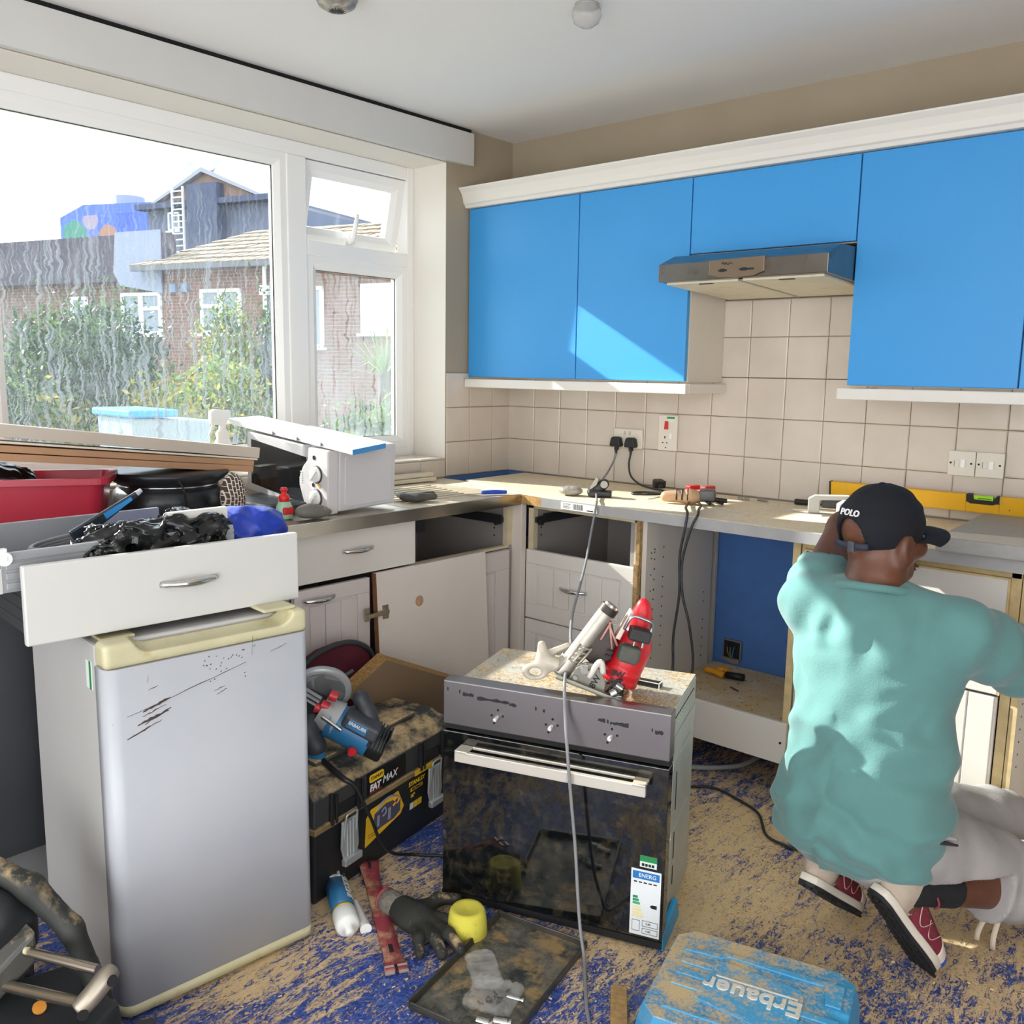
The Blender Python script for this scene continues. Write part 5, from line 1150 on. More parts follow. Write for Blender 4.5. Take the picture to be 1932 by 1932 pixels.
bm = Matrix.Translation(Vector(Q(611, 1330, .01))) @ Matrix.Rotation(R(62), 4, 'Y') @ Matrix.Rotation(R(-14), 4, 'X')
MB().lathe([(.07, -.004), (.085, -.004), (.087, 0), (.085, .012), (.072, .013), (.07, .004), (.07, -.004)], n=36, T=Matrix.Translation(Vector(Q(611, 1335, .03))) @ Matrix.Rotation(R(-30), 4, 'Y') @ Matrix.Rotation(R(-62), 4, 'X')).build('base_ring', RSI, rt)
MB().box(-.03, -.02, -.02, .03, .02, .02, T=Matrix.Translation(Vector(Q(605, 1345, -.0))) @ Matrix.Rotation(R(30), 4, 'Y')).box(-.02, -.015, -.04, .02, .02, .03, T=Matrix.Translation(Vector(Q(598, 1362, -.01)))).build('plunge_block', BLACKP, rt, bevel=.004)
MB().cyl(Q(626, 1363, -.045), Q(663, 1386, -.055), .0055, n=10).build('guide_rod', CHROME, rt)
m = MB()
for k in range(3): m.box(-.03, -.03, -.01+.012*k, .02, -.022, -.004+.012*k, T=Matrix.Translation(Vector(Q(605, 1335, -.0))) @ Matrix.Rotation(R(32), 4, 'Y'))
m.build('scale_ribs', RSI, rt)
organic('right_handle', lambda P: smins(.015, rc(P, Q(690, 1346, .03), Q(704, 1372, .02), .024, .022), rc(P, Q(704, 1372, .02), Q(716, 1392, .01), .022, .02)), (-.03, -.03, .03), (.1, .08, .2), .005, RGR, rt)
organic('left_handle', lambda P: smins(.02, rc(P, Q(596, 1395, -.03), Q(612, 1425, -.03), .03, .028), rc(P, Q(596, 1395, -.03), Q(604, 1372, -.01), .026, .02)), (-.16, -.08, -.02), (-.04, .05, .15), .005, RGR, rt)
organic('handle_end', lambda P: smins(.01, rc(P, Q(612, 1428, -.03), Q(618, 1446, -.03), .024, .017), rc(P, Q(600, 1450, -.03), Q(616, 1436, -.03), .012)), (-.14, -.08, -.04), (-.04, .02, .07), .004, RBL, rt)
ORT = rt.matrix_world.copy().inverted()
wp = [ORT @ Vector(p) for p in ((1.075, -1.855, .32), (1.1, -1.835, .3), (1.11, -1.815, .25), (1.115, -1.79, .19), (1.112, -1.765, .13), (1.105, -1.735, .085), (1.095, -1.69, .045), (1.085, -1.63, .015), (1.11, -1.59, .006), (1.15, -1.56, .006), (1.2, -1.53, .006), (1.3, -1.45, .006))]
MB().tube([Q(619, 1450, -.03)]+wp, [.009, .008, .0055]+[.0048]*10, 8, 6).build('power_cord', BLACKP, rt)
dn_ = MB().cyl(Q(645, 1316, .06), Q(671, 1299, .07), .006, .005, 8).build('probe', DARKG, rt)

# ------------------------------------------------------------------ small things on the floor
se = thing('sealant_tube', 'blue and white sealant cartridge with spare nozzle lying by the fridge', 'cartridge', (1.02, -1.85, .0255), M=plane_frame((1.04, -1.832, .0315), (.235, -.13, 0), (0, 0, 1)) @ Matrix.Scale(1.22, 4))
X90 = TR(ry=90)
MB().lathe([(.0, 0), (.0245, 0), (.0245, .02), (.024, .022)], T=X90, n=24).build('cartridge_end', WB, se)
MB().lathe([(.024, .16), (.0245, .162), (.0245, .2), (.02, .207), (.009, .21), (.0085, .226), (0, .227)], T=X90, n=24).build('nozzle_end', WB, se)
MB().lathe([(.024, .02), (.024, .155)], T=X90, n=24).build('blue_sleeve', mat('sleeve_blue', '2f6f9d', .4, vary=.25, vs_=14, dirt='8fa6ae'), se)
MB().lathe([(.0242, .154), (.0242, .161)], T=X90, n=24).build('yellow_band', mat('band_yellow', 'd9c23c', .5), se)
MB().cyl((.1, .033, -.014), (.205, .036, -.013), .005, .012, 14).build('spare_nozzle', WB, se)
MB().box(.028, -.014, .0225, .052, .01, .0248).build('white_patch', mat('patch_white', 'd5d8d6', .5), se); MB().box(.032, -.008, .0245, .046, .004, .0255).build('dark_patch', DARKG, se)
text('lettering', 'SILICONE', .02, WT_, se, TR((.09, .017, .0185), rx=0, rz=0) @ Matrix.Rotation(R(-40), 4, 'X'), .0004, bold=.0004)
pb = thing('pry_bar', 'flat red pry bar lying on the floor between sealant and glove', 'pry bar', (1.045, -1.745, .004), M=plane_frame((1.05, -1.75, .006), (.38, -.235, 0), (0, 0, 1)))
PRD = mat('worn_red_steel', 'a3414b', .55, .1, vary=.25, vs_=12, dirt='7a5050', dust=.3)
m = MB(); n = 16
def bar(u, v):
    x = .455*u; wd_ = .021+.007*max(0, 1-u*6)+.006*max(0, (u-.85)*6); z = .004+.018*max(0, 1-u*5)**1.6
    return (x, (v-.5)*2*wd_, z)
m.grid(bar, 40, 2)
o_ = m.build('bar', PRD, pb, solid=.007)
for a in ((.36, -.005, .0065, .39, .005, .009), (-.002, -.003, .018, .03, .003, .029), (.437, -.003, .004, .457, .003, .0092)): MB().box(*a).build('slot', HOLE, pb)
MB().hexa([(.438, -.027, .0005), (.462, -.028, .0005), (.462, -.005, .0005), (.438, -.004, .0005), (.438, -.026, .0086), (.463, -.027, .004), (.463, -.005, .004), (.438, -.004, .0086)]).hexa([(.438, .004, .0005), (.462, .005, .0005), (.462, .028, .0005), (.438, .027, .0005), (.438, .004, .0086), (.463, .005, .004), (.463, .027, .004), (.438, .026, .0086)]).build('bare_tips', mat('bare_steel', 'c9c1bb', .4, .7), pb)
# glove: palm down, fingers towards the tray
gv = thing('rubber_glove', 'black rubber-palmed work glove lying on the floor beside the yellow sanding block', 'glove', (1.3, -1.83, .001), M=plane_frame((1.28, -1.835, .001), (.235, -.0, 0), (0, 0, 1)))
GRB = mat('black_glove_rubber', '2f2f2b', .75, vary=.35, vs_=25, dust=.02, bump=.4, bs=120)
def glf(P):
    d = smins(.02, el(P, (.03, .005, .02), (.065, .052, .022)), rc(P, (-.02, .0, .02), (.03, 0, .022), .035, .038))
    for a, b, r in (((.07, -.035, .02), (.135, -.085, .014), .0135), ((.085, -.015, .022), (.175, -.05, .015), .0145), ((.085, .012, .022), (.195, -.01, .016), .015), ((.075, .035, .022), (.17, .055, .018), .0145)):
        mid = tuple(np.array(a)*.45+np.array(b)*.55+np.array((0, 0, .012)))
        d = smin(d, smin(rc(P, a, mid, r*1.1, r), rc(P, mid, b, r, r*.92), .008), .012)
    d = smin(d, smin(rc(P, (.02, .04, .024), (.02, .085, .03), .019, .017), rc(P, (.02, .085, .03), (.055, .12, .028), .017, .014), .01), .018)
    return d+wob(P, 70, 6)*.0012
organic('hand', glf, (-.08, -.12, -.01), (.23, .15, .07), .004, GRB, gv)
MB().tube([(-.085, 0, .022), (-.06, 0, .022), (-.03, 0, .022), (-.01, 0, .022)], [.03, .033, .031, .033], 18).build('knitted_cuff', mat('grey_knit', '8a8378', .9, vary=.4, vs_=120, bump=.6, bs=300), gv)
MB().tube([(-.09, 0, .022), (-.084, 0, .022)], [.0315, .032], 18).build('red_hem', mat('hem_red', 'a8424c', .8), gv)
MB().prism([(-.09, .02), (-.12, .035), (-.125, .05), (-.115, .048), (-.088, .03)], .02, .0212).build('care_tag', WT_, gv)
yb = thing('sanding_block', 'round yellow foam block standing on the floor against the oven door', 'block', (1.445, -1.765, .001))
MB().lathe([(.046, 0), (.05, .004), (.048, .035), (.044, .06), (.038, .068), (.03, .066), (0, .062)], n=36).build('foam', mat('yellow_foam', 'd9cf4e', .85, vary=.08, dirt='a89f45', bump=.15, bs=150), yb)
ty = thing('baking_tray', 'dirty shallow metal baking tray lying on the floor in front of the oven', 'tray', (1.543, -2.042, .002), (0, 0, 11.6))
def traymat():
    t = NT('dirty_tray'); v = t.co('Object'); a = t.ramp(t.noise(v, 16, 6, .7), (.38, 0.), (.62, 1.)); s = t.ramp(t.noise(v, 9, 5, .7), (.5, 0.), (.6, 1.))
    c = t.mix(a, '3f4443', '8a8578'); t.base(t.mix(s, c, 'b6986a')); t.set(.4, .45); return t.m
TRY = traymat(); TWd, TDp = .236, .386
MB().box(0, 0, 0, TWd, TDp, .0025).build('base', TRY, ty)
RIM = mat('tray_rim', '6b6a65', .35, .8, vary=.3, vs_=14, dirt='7a5a36')
MB().hexa([(-.004, -.004, .0), (0, 0, 0), (0, TDp, 0), (-.004, TDp+.004, 0), (-.009, -.006, .018), (-.004, -.003, .018), (-.004, TDp, .018), (-.009, TDp+.006, .018)]).box(0, -.005, 0, TWd*.45, .0, .018).box(TWd*.45, -.009, 0, TWd, -.004, .016).box(TWd, -.004, 0, TWd+.005, TDp+.004, .018).box(0, TDp, 0, TWd, TDp+.005, .018).build('rim', RIM, ty, bevel=.0015)
MB().box(.02, -.012, .014, TWd, -.003, .0165).build('front_lip', RIM, ty)
CLB = NT('clear_bag'); CLB.set(.08); CLB.b.inputs['Base Color'].default_value = lin('e6e3df'); CLB.b.inputs['Alpha'].default_value = .13
CLB.bump(CLB.noise(CLB.co(), 40, 3), .5, .01); CLB = CLB.m
for k, (c, sx, sy, rz, lab) in enumerate((((1.585, -1.855, .006), .06, .034, -35, 'empty clear plastic bag crumpled in the middle of the baking tray'), ((1.66, -1.905, .006), .055, .05, 20, 'clear plastic bag of dark screws lying on the baking tray'))):
    o = organic('screw_bag', lambda P: (bxs(P, (0, 0, .012), (sx, sy, .011), .01)+np.abs(wob(P, 75, 11+k))*.011-.003)*.7, (-.08, -.07, -.004), (.08, .07, .04), .0032, CLB, relax=0); o.matrix_world = TR(c, rz=rz); tag(o, lab, 'bag')
m = MB(); q = random.Random(5)
for i in range(14):
    a = q.uniform(0, 6.28); x, y = 1.66+q.gauss(0, .014), -1.91+q.gauss(0, .014); z = .009+.004*q.random(); m.cyl((x, y, z), (x+.012*math.cos(a), y+.012*math.sin(a), z+.002), .0022, n=6)
tag(m.build('screw_heap', mat('dark_screws', '4a443d', .4, .7)), 'small heap of dark screws inside the clear plastic bag', 'screws', kind='stuff')
for i, (c, a, l, lab) in enumerate((((1.692, -1.873, .009), 20, .03, 'slim bright steel peg lying right of the bag of screws'), ((1.695, -1.975, .011), 20, .028, 'shiny steel bush at the near rim of the tray, left one'), ((1.722, -1.95, .011), 28, .03, 'shiny steel bush at the near rim of the tray, right one'))):
    t = thing('steel_peg', lab, 'peg', c, (0, 0, a)); r_ = .0055 if i == 0 else .0085
    MB().cyl((-l/2, 0, 0), (l/2, 0, 0), r_, n=14).cyl((l/2, 0, 0), (l/2+.007, 0, 0), r_*.65, n=12).cyl((l/2+.004, 0, 0), (l/2+.009, 0, 0), r_*1.05, n=12).build('pin', CHROME, t)
of2 = thing('wood_strip', 'narrow chipboard strip lying on the floor left of the blue tool case', 'offcut', (1.845, -1.69, .001), (0, 0, -55))
MB().box(0, -.018, 0, .42, .018, .016).build('strip', mat('strip_chip', 'c19a63', .9, vary=.4, vs_=90, dirt='84592f'), of2, bevel=.001)

# blue tool case, lid towards the ceiling, its front turned to the back wall
tc = thing('tool_case', 'dusty blue plastic power tool case lying flat in the foreground', 'tool case', (1.993, -1.873, .002), (0, 0, 14.5))
def casemat(nm, c, amt):
    t = NT(nm); v = t.co('Object'); g = t.n('ShaderNodeNewGeometry'); z = t.ramp(t.sep(g.outputs['Normal'])[2], (.3, 0.), (.75, 1.))
    x = t.sep(v)
    side = t.ramp(x[0], (.15, .1), (.4, -.08))
    f = t.ramp(t.math('ADD', t.math('ADD', t.math('MULTIPLY', t.noise(v, 11, 6, .75), .6), t.math('MULTIPLY', t.noise(v, 130, 3, .7), .4)), side), (.5-amt, 0.), (.62-amt, 1.))
    d = t.mix(t.noise(v, 300, 3, .7), 'a98a5a', 'ead2a2'); t.base(t.mix(t.math('MULTIPLY', f, z), c, d)); t.set(.45); return t.m
CB = casemat('case_blue', '3b92c0', -.01); CBD = casemat('case_blue_raised', '479fce', -.04)
CW, CD, CHh = .4, .334, .13
def octo(i, c): return [(i+c, i), (CW-i-c, i), (CW-i, i+c), (CW-i, CD-i-c), (CW-i-c, CD-i), (i+c, CD-i), (i, CD-i-c), (i, i+c)]
m = MB(); rings = [(octo(.008, .03), 0), (octo(.0, .03), .05), (octo(.0, .03), .06), (octo(.004, .03), .06), (octo(.004, .03), .068), (octo(.0, .03), .068), (octo(.004, .032), .1), (octo(.012, .032), CHh)]
vs = [(x, y, z) for p, z in rings for x, y in p]; fs = [(k*8+i, k*8+(i+1) % 8, (k+1)*8+(i+1) % 8, (k+1)*8+i) for k in range(len(rings)-1) for i in range(8)]
fs += [tuple(range(8))[::-1], tuple(range(56, 64))]; m.add(vs, fs); m.build('shell', CB, tc, bevel=.004)
for k in range(3):
    MB().box(.045, .12+k*.038, CHh, .115, .14+k*.038, CHh+.0045).build('rib', CBD, tc, bevel=.0015); MB().box(.3, .07+k*.036, CHh, .372, .088+k*.036, CHh+.0045).build('rib', CBD, tc, bevel=.0015)
MB().prism([(.1, .1), (.285, .06), (.3, .075), (.3, .2), (.29, .22), (.13, .24), (.115, .225), (.1, .13)], CHh, CHh+.0035).build('logo_panel', CBD, tc, bevel=.001)
MB().prism([(.04, .25), (.11, .26), (.13, .272), (.37, .272), (.37, .2), (.34, .2), (.33, .255), (.14, .258), (.12, .246), (.04, .24)], CHh, CHh+.004).box(.05, .045, CHh, .25, .052, CHh+.0035).build('raised_ridge', CBD, tc, bevel=.001)
text('lettering', 'Erbauer', .062, mat('raised_white', 'd9d6cc', .6, dust=.3), tc, TR((.205, .155, CHh+.0045), rz=180), .0018, bold=.0012)
MB().box(.125, .1835, CHh+.003, .29, .1865, CHh+.0058).build('logo_underline', MATS['raised_white'], tc)
MB().box(.06, -.012, .03, .13, .004, .06).box(.28, -.012, .03, .35, .004, .06).build('latch', mat('latch_dark_blue', '1e4f70', .45), tc, bevel=.004)
MB().tube([(.14, -.004, .06), (.145, -.03, .06), (.265, -.03, .06), (.27, -.004, .06)], .009, 10, 4).build('handle', mat('handle_dark', '1d2a33', .5), tc)

# mitre saw at the bottom-left corner: sliding rails, motor arm and base
ms = thing('mitre_saw', 'dark sliding mitre saw with twin steel rails at the bottom left corner', 'mitre saw', (1.15, -2.82, 0))
def L(x, y, z): return Vector((x-1.15, y+2.82, z))
MSD = mat('saw_dark', '24272a', .5, vary=.25, vs_=9); MSG = mat('saw_grey', '55544f', .5, .3, vary=.25, vs_=8, dust=.3)
RL = mat('rail_steel', 'b8aea0', .25, .95, vary=.1)
MB().cyl(L(1.16, -2.675, .284), L(1.318, -2.606, .284), .0095, n=18).build('rail', RL, ms)
MB().cyl(L(1.145, -2.715, .228), L(1.33, -2.648, .248), .0105, n=18).build('rail', RL, ms)
MB().tube([L(1.345, -2.594, .288), L(1.352, -2.608, .284), L(1.352, -2.636, .262), L(1.347, -2.654, .247)], [.017, .0185, .0185, .018], 14, 4).build('rail_bracket', mat('bracket_alloy', 'a89e8f', .4, .7, vary=.12), ms)
MB().cyl(L(1.367, -2.603, .286), L(1.3735, -2.604, .2865), .0095, n=12).build('rail_end', HOLE, ms); MB().cyl(L(1.362, -2.655, .246), L(1.3685, -2.656, .2465), .0095, n=12).build('rail_end', HOLE, ms)
MB().hexa([tuple(L(*p)) for p in ((1.1, -2.76, .2), (1.165, -2.73, .2), (1.175, -2.655, .26), (1.1, -2.66, .26), (1.1, -2.76, .27), (1.165, -2.73, .26), (1.175, -2.655, .32), (1.1, -2.66, .33))]).build('carriage', MSG, ms, bevel=.006)
MB().cyl(L(1.172, -2.675, .29), L(1.178, -2.672, .29), .007, n=10).build('yellow_knob', mat('knob_cream', 'c9bf9a', .5), ms)
def armf(P):
    d = rc(P, L(1.04, -2.70, .43), L(1.12, -2.64, .38), .022, .024)
    d = smin(d, rc(P, L(1.12, -2.64, .38), L(1.185, -2.595, .30), .026, .022), .015)
    return smin(d, rc(P, L(1.185, -2.595, .30), L(1.235, -2.565, .16), .022, .02), .015)
organic('dust_hose_arm', armf, tuple(L(.98, -2.76, .1)), tuple(L(1.29, -2.52, .48)), .008, mat('arm_dark', '2f312d', .6, vary=.3, vs_=12, dust=.3), ms)
organic('motor', lambda P: smin(rc(P, L(1.0, -2.78, .36), L(1.1, -2.7, .34), .07, .05), bxs(P, L(1.09, -2.68, .30), (.05, .05, .045), .02), .02), tuple(L(.9, -2.9, .2)), tuple(L(1.2, -2.58, .47)), .01, MSD, ms)
MB().hexa([tuple(L(*p)) for p in ((1.0, -3.0, .0), (1.5, -2.85, .0), (1.33, -2.55, .0), (1.12, -2.56, .0), (1.0, -3.0, .19), (1.48, -2.84, .2), (1.32, -2.57, .2), (1.12, -2.58, .19))]).build('base', MSD, ms, bevel=.01)
MB().hexa([tuple(L(*p)) for p in ((1.36, -2.56, .0), (1.47, -2.6, .0), (1.45, -2.52, .0), (1.38, -2.50, .0), (1.37, -2.57, .19), (1.44, -2.6, .19), (1.43, -2.55, .19), (1.39, -2.54, .19))]).build('fence_foot', MSD, ms, bevel=.006)
MB().cyl(L(1.235, -2.68, .205), L(1.237, -2.68, .209), .012, n=14).build('orange_cap', mat('cap_orange', 'd08a35', .5), ms)
rs_ = thing('red_handled_tool', 'small red and black tool on the floor in the dark behind the mitre saw', 'tool', (.86, -2.62, .03), (0, 0, 60))
MB().box(-.06, -.03, -.028, .06, .03, .04).build('body', BLACKP, rs_, bevel=.01); MB().box(-.05, -.025, .04, .04, .025, .075).build('red_top', mat('tool_red', 'a8202c', .4), rs_, bevel=.01)

# ceiling lights
lg = thing('globe_light', 'small clear glass ceiling globe right of the middle', 'light', (1.205, -1.06, 2.4))
GG = NT('clear_globe'); GG.set(.05); GG.base('c9c6c2'); GG.b.inputs['Alpha'].default_value = .45; GG = GG.m
MB().lathe([(.0, -.062), (.02, -.059), (.036, -.048), (.043, -.03), (.04, -.012), (.03, 0)], n=28).build('globe', GG, lg); MB().lathe([(.035, 0), (.035, -.008), (0, -.008)], n=24).build('fitting', mat('fitting_grey', 'a9a7a3', .4), lg)
lg = thing('ribbed_ceiling_light', 'ribbed glass ceiling light cut off by the top of the photo', 'light', (.72, -1.56, 2.4))
GR = mat('ribbed_glass', 'b9b3a8', .15, .3, vary=.5, vs_=40)
MB().lathe([(.0, -.05), (.03, -.047), (.05, -.036), (.058, -.02), (.06, 0)], n=30).build('bowl', GR, lg)
m = MB()
for k in range(7): m.tube([(.058*math.sin(p)*math.cos(k*.45), .058*math.sin(p)*math.sin(k*.45), -.05*math.cos(p)-.001) for p in LS(-1.4, 1.4, 11)], .0016, 5)
m.build('ribs', DARKG, lg)
# ------------------------------------------------------------------ the kneeling man
pe = thing('person', 'man kneeling with his back turned, teal T-shirt, grey trousers, navy cap', 'person', (2.2, -1.12, 0))
PO = Matrix.Translation((-2.2, 1.12, 0))
A_ = lambda *p: np.array(p, float)
HC = A_(2.13, -1.056, .998); NK = A_(2.136, -1.10, .886)
hf = A_(.42, .90, .06); hf /= np.linalg.norm(hf); hr = np.cross(hf, A_(0, 0, 1)); hr /= np.linalg.norm(hr); hu = np.cross(hr, hf)
HM = np.stack([hr, hf, hu], 1)                                        # head frame: right, forward, up
def HP(x, y, z): return HC+HM @ A_(x, y, z)
LSH, RSH = A_(1.987, -1.105, .822), A_(2.335, -1.075, .80); LEL, REL = A_(1.955, -.84, .97), A_(2.44, -.86, .695); LHA, RHA = A_(1.975, -.685, .95), A_(2.53, -.63, .725)
RHI, LHI = A_(2.255, -1.13, .30), A_(2.08, -1.11, .31); RKN, LKN = A_(2.50, -.80, .115), A_(2.36, -.66, .2)
FR_ = A_(.42, .90, 0); FR_ /= np.linalg.norm(FR_); FL_ = A_(.1, .99, 0); FL_ /= np.linalg.norm(FL_)
def foot(toe, F, ph, ln=.30):
    c, s = math.cos(ph), math.sin(ph); fwd = c*F-A_(0, 0, s); up = s*F+A_(0, 0, c); heel = toe-fwd*ln; rgt = np.cross(fwd, up)
    return heel, fwd, up, rgt
RF = foot(A_(2.335, -1.15, .004), FR_, R(52)); LF = foot(A_(2.114, -1.035, .004), FL_, R(35))
RAN = RF[0]+.075*RF[1]+.085*RF[2]; LAN = LF[0]+.075*LF[1]+.085*LF[2]
def along(a, b, t): return a+(b-a)*t
def handf(P, wrist, d, n, curl):
    """palm, four curled fingers of unequal length and a thumb leaving the side near the wrist"""
    d = d/np.linalg.norm(d); n = n-d*(n@d); n /= np.linalg.norm(n); s = np.cross(d, n); c = wrist+d*.05
    r = bxs(P, c, (.042, .046, .014), .012, np.stack([s, d, n], 1))
    for k, (o, l) in enumerate(((-.032, .07), (-.011, .08), (.011, .075), (.032, .058))):
        a = c+d*.042+s*o; b = a+d*l*.5-n*curl*l*.25; e = b+d*l*.28-n*curl*l*.5
        r = smin(r, smin(rc(P, a, b, .0095, .0085), rc(P, b, e, .0085, .007), .004), .006)
    a = c-d*.025-s*.038; b = a-s*.028+d*.03-n*.01; e = b+d*.03-s*.004-n*.012
    return smin(r, smin(rc(P, a, b, .013, .011), rc(P, b, e, .0105, .0085), .004), .01)
def bodyf(P):
    q = (P-HC) @ HM
    h = el(q, (0, -.008, .028), (.077, .097, .09)); h = smin(h, rc(q, (0, .028, -.01), (0, .048, -.078), .062, .04), .03)
    h = smin(h, el(q, (0, .064, -.098), (.026, .022, .02)), .02); h = smin(h, el(q, (0, .078, .022), (.05, .02, .013)), .015)
    h = smin(h, rc(q, (0, .086, .006), (0, .107, -.032), .009, .014), .01); h = smin(h, el(q, (0, .1, -.036), (.02, .012, .01)), .006)
    h = smin(h, el(q, (0, .087, -.062), (.024, .014, .006)), .006); h = smin(h, el(q, (0, .086, -.073), (.021, .013, .006)), .005)
    for s in (-1, 1):
        h = smin(h, el(q, (s*.042, .062, -.028), (.028, .03, .026)), .02)
        h = np.maximum(h, -el(q, (s*.033, .097, .004), (.016, .012, .009)))
        h = smin(h, el(q, (s*.033, .083, .004), (.0115, .0115, .0105)), .002)
        e = el(q, (s*.087, -.012, -.016), (.016, .026, .038)); e = np.maximum(e, -el(q, (s*.101, -.004, -.012), (.011, .015, .024)))
        h = smin(h, e, .006); h = smin(h, el(q, (s*.08, .0, -.044), (.007, .009, .01)), .005)
    d = smin(h, rc(P, along(NK, HC, -.25), along(NK, HC, .62), .073, .066), .025)
    nb = q[:, 2]+.075+.35*(q[:, 1]+.09); d = d+.0022*np.exp(-(nb/.006)**2)*(q[:, 1] < .02)+.0018*np.exp(-((nb+.028)/.006)**2)*(q[:, 1] < .02)
    tor = smins(.06, el(P, (2.148, -1.095, .72), (.165, .1, .16)), el(P, (2.165, -1.12, .5), (.155, .11, .2)), el(P, (2.168, -1.13, .33), (.165, .12, .11)))
    tor = smin(tor, rc(P, LSH, RSH, .05), .05); d = smin(d, tor, .04)
    for a, b, c in ((LSH, LEL, LHA), (RSH, REL, RHA)):
        arm = smin(rc(P, a, b, .054, .043), rc(P, b, c, .043, .029), .02); arm = smin(arm, el(P, along(b, c, .25), (.045, .045, .045)), .03); d = smin(d, arm, .03)
    d = smin(d, handf(P, LHA, A_(.15, .3, -.5), A_(-.6, -.3, .0), 1.2), .015); d = smin(d, handf(P, RHA, A_(-.1, .2, .1), A_(.3, .2, 1.), 1.2), .015)
    for a, b, c in ((RHI, RKN, RAN), (LHI, LKN, LAN)):
        leg = smin(rc(P, a, b, .078, .053), rc(P, b, c, .05, .036), .03); leg = smin(leg, el(P, along(b, c, .3), (.052, .052, .052)), .03); d = smin(d, leg, .04)
    for F in (RF, LF):
        d = smin(d, rc(P, F[0]+.05*F[1]+.05*F[2], F[0]+.22*F[1]+.045*F[2], .03, .026), .03)
    return d
def skinmat():
    t = NT('brown_skin'); v = t.co('World'); c = t.mix(t.ramp(t.noise(v, 14, 4), (.3, 0.), (.7, 1.)), '5a3626', '70442f')
    t.base(t.mix(t.ramp(t.noise(v, 240, 3), (.5, 0.), (.7, .35)), c, '4d2f22')); t.set(.45); t.b.inputs['Subsurface Weight'].default_value = .08; t.b.inputs['Subsurface Radius'].default_value = (.02, .008, .004)
    t.bump(t.noise(v, 300, 3), .12, .002); return t.m
SKIN = skinmat()
organic('body', bodyf, (1.82, -1.42, -.0), (2.72, -.5, 1.14), .0075, SKIN, pe, PO)
for s in (-1, 1):
    c = HP(s*.033, .0865, .004); MB().lathe([(0, -.0105), (.0075, -.0075), (.0105, 0), (.0075, .0075), (0, .0105)], n=14, T=PO @ Matrix.Translation(Vector(c))).build('eye', mat('eye_white', 'e8e2da', .2), pe)
    MB().lathe([(0, -.0055), (.0055, 0), (0, .0055)], n=12, T=PO @ Matrix.Translation(Vector(HP(s*.033, .093, .004)))).build('iris', mat('eye_dark', '23150e', .15), pe)
# T-shirt
def shirtf(P):
    x, y, z = P[:, 0], P[:, 1], P[:, 2]
    d = smins(.07, el(P, (2.15, -1.09, .70), (.2, .145, .175)), el(P, (2.163, -1.128, .5), (.196, .15, .2)), el(P, (2.168, -1.175, .34), (.205, .162, .15)))
    d = smin(d, smin(rc(P, LSH+A_(.02, 0, .004), NK-A_(0, 0, .045), .07, .07), rc(P, NK-A_(0, 0, .045), RSH+A_(-.02, 0, .0), .072, .078), .03), .05)
    d = smin(d, rc(P, along(NK, HC, -.7), along(NK, HC, -.3), .085, .072), .03)
    m = np.clip((z-.3)/.5, 0, 1)
    w1 = wob(P*A_(1, 1, 2.2), 10, 12); w2 = wob(P, 26, 13)
    d = d+.011*np.sin(46*(z+.55*(x-2.15)*np.sign(x-2.12))+3.2*w1)*(1-m)**1.2*.9+.006*w2
    # folds fanning from the armpits and pulled between the shoulders
    for c, k in ((A_(2.31, -1.15, .70), 1), (A_(1.98, -1.15, .72), 1)):
        r = np.sqrt(((P-c)**2).sum(1)); a = np.arctan2(z-c[2], x-c[0]); d = d+.0028*np.sin(a*11+2.5*w1)*np.exp(-(r/.18)**2)*np.clip((r-.04)/.1, 0, 1)
    d = d+.006*np.sin((x-2.15)*75+2.5*w1)*np.exp(-((z-.79)/.055)**2)
    sr = along(RSH, REL, .86); ax = (REL-RSH)/np.linalg.norm(REL-RSH)
    s1 = rc(P, RSH, sr+ax*.05, (.08), .084)+.005*np.sin(((P-RSH) @ ax)*58+1.5*w1+8*(z-.75))
    s1 = np.maximum(s1, (P-sr) @ ax); s1 = np.maximum(s1, -np.maximum(rc(P, RSH+ax*.14, sr+ax*.1, .064, .068), -((P-RSH) @ ax-.16)))
    al = (LEL-LSH)/np.linalg.norm(LEL-LSH); sl_ = along(LSH, LEL, .42)
    s2 = rc(P, LSH, sl_+al*.05, .078, .072)+.004*np.sin(((P-LSH) @ al)*70+2*w1)
    s2 = np.maximum(s2, (P-sl_) @ al); s2 = np.maximum(s2, -np.maximum(rc(P, LSH+al*.07, sl_+al*.1, .058, .056), -((P-LSH) @ al-.085)))
    d = smin(smin(d, s1, .025), s2, .03)
    hem = z-(.235+.35*np.maximum(y+1.16, 0)+.12*np.maximum(x-2.2, 0)); d = np.maximum(d, -hem)
    return d
TEAL = mat('teal_cotton', '5a8784', .9, vary=.08, vs_=12, bump=.25, bs=220)
TEAL.node_tree.nodes['Principled BSDF'].inputs['Sheen Weight'].default_value = .25
ts_ = organic('tshirt', shirtf, (1.84, -1.4, .2), (2.56, -.82, .93), .0068, TEAL, pe, PO)
# ribbed collar
cax = (HC-NK)/np.linalg.norm(HC-NK); cu_ = np.cross(cax, A_(1, 0, 0)); cu_ /= np.linalg.norm(cu_); cv_ = np.cross(cax, cu_); cc = along(NK, HC, -.02)
MB().tube([Vector(cc+.0815*(math.cos(a)*cu_+math.sin(a)*cv_)+cax*(.012*math.cos(a)-.004)) for a in LS(0, 6.283, 36, endpoint=False)], .0095, 8, T=PO, closed=True).build('collar', TEAL, ts_)
sm_ = RSH+A_(-.012, -.004, .0)
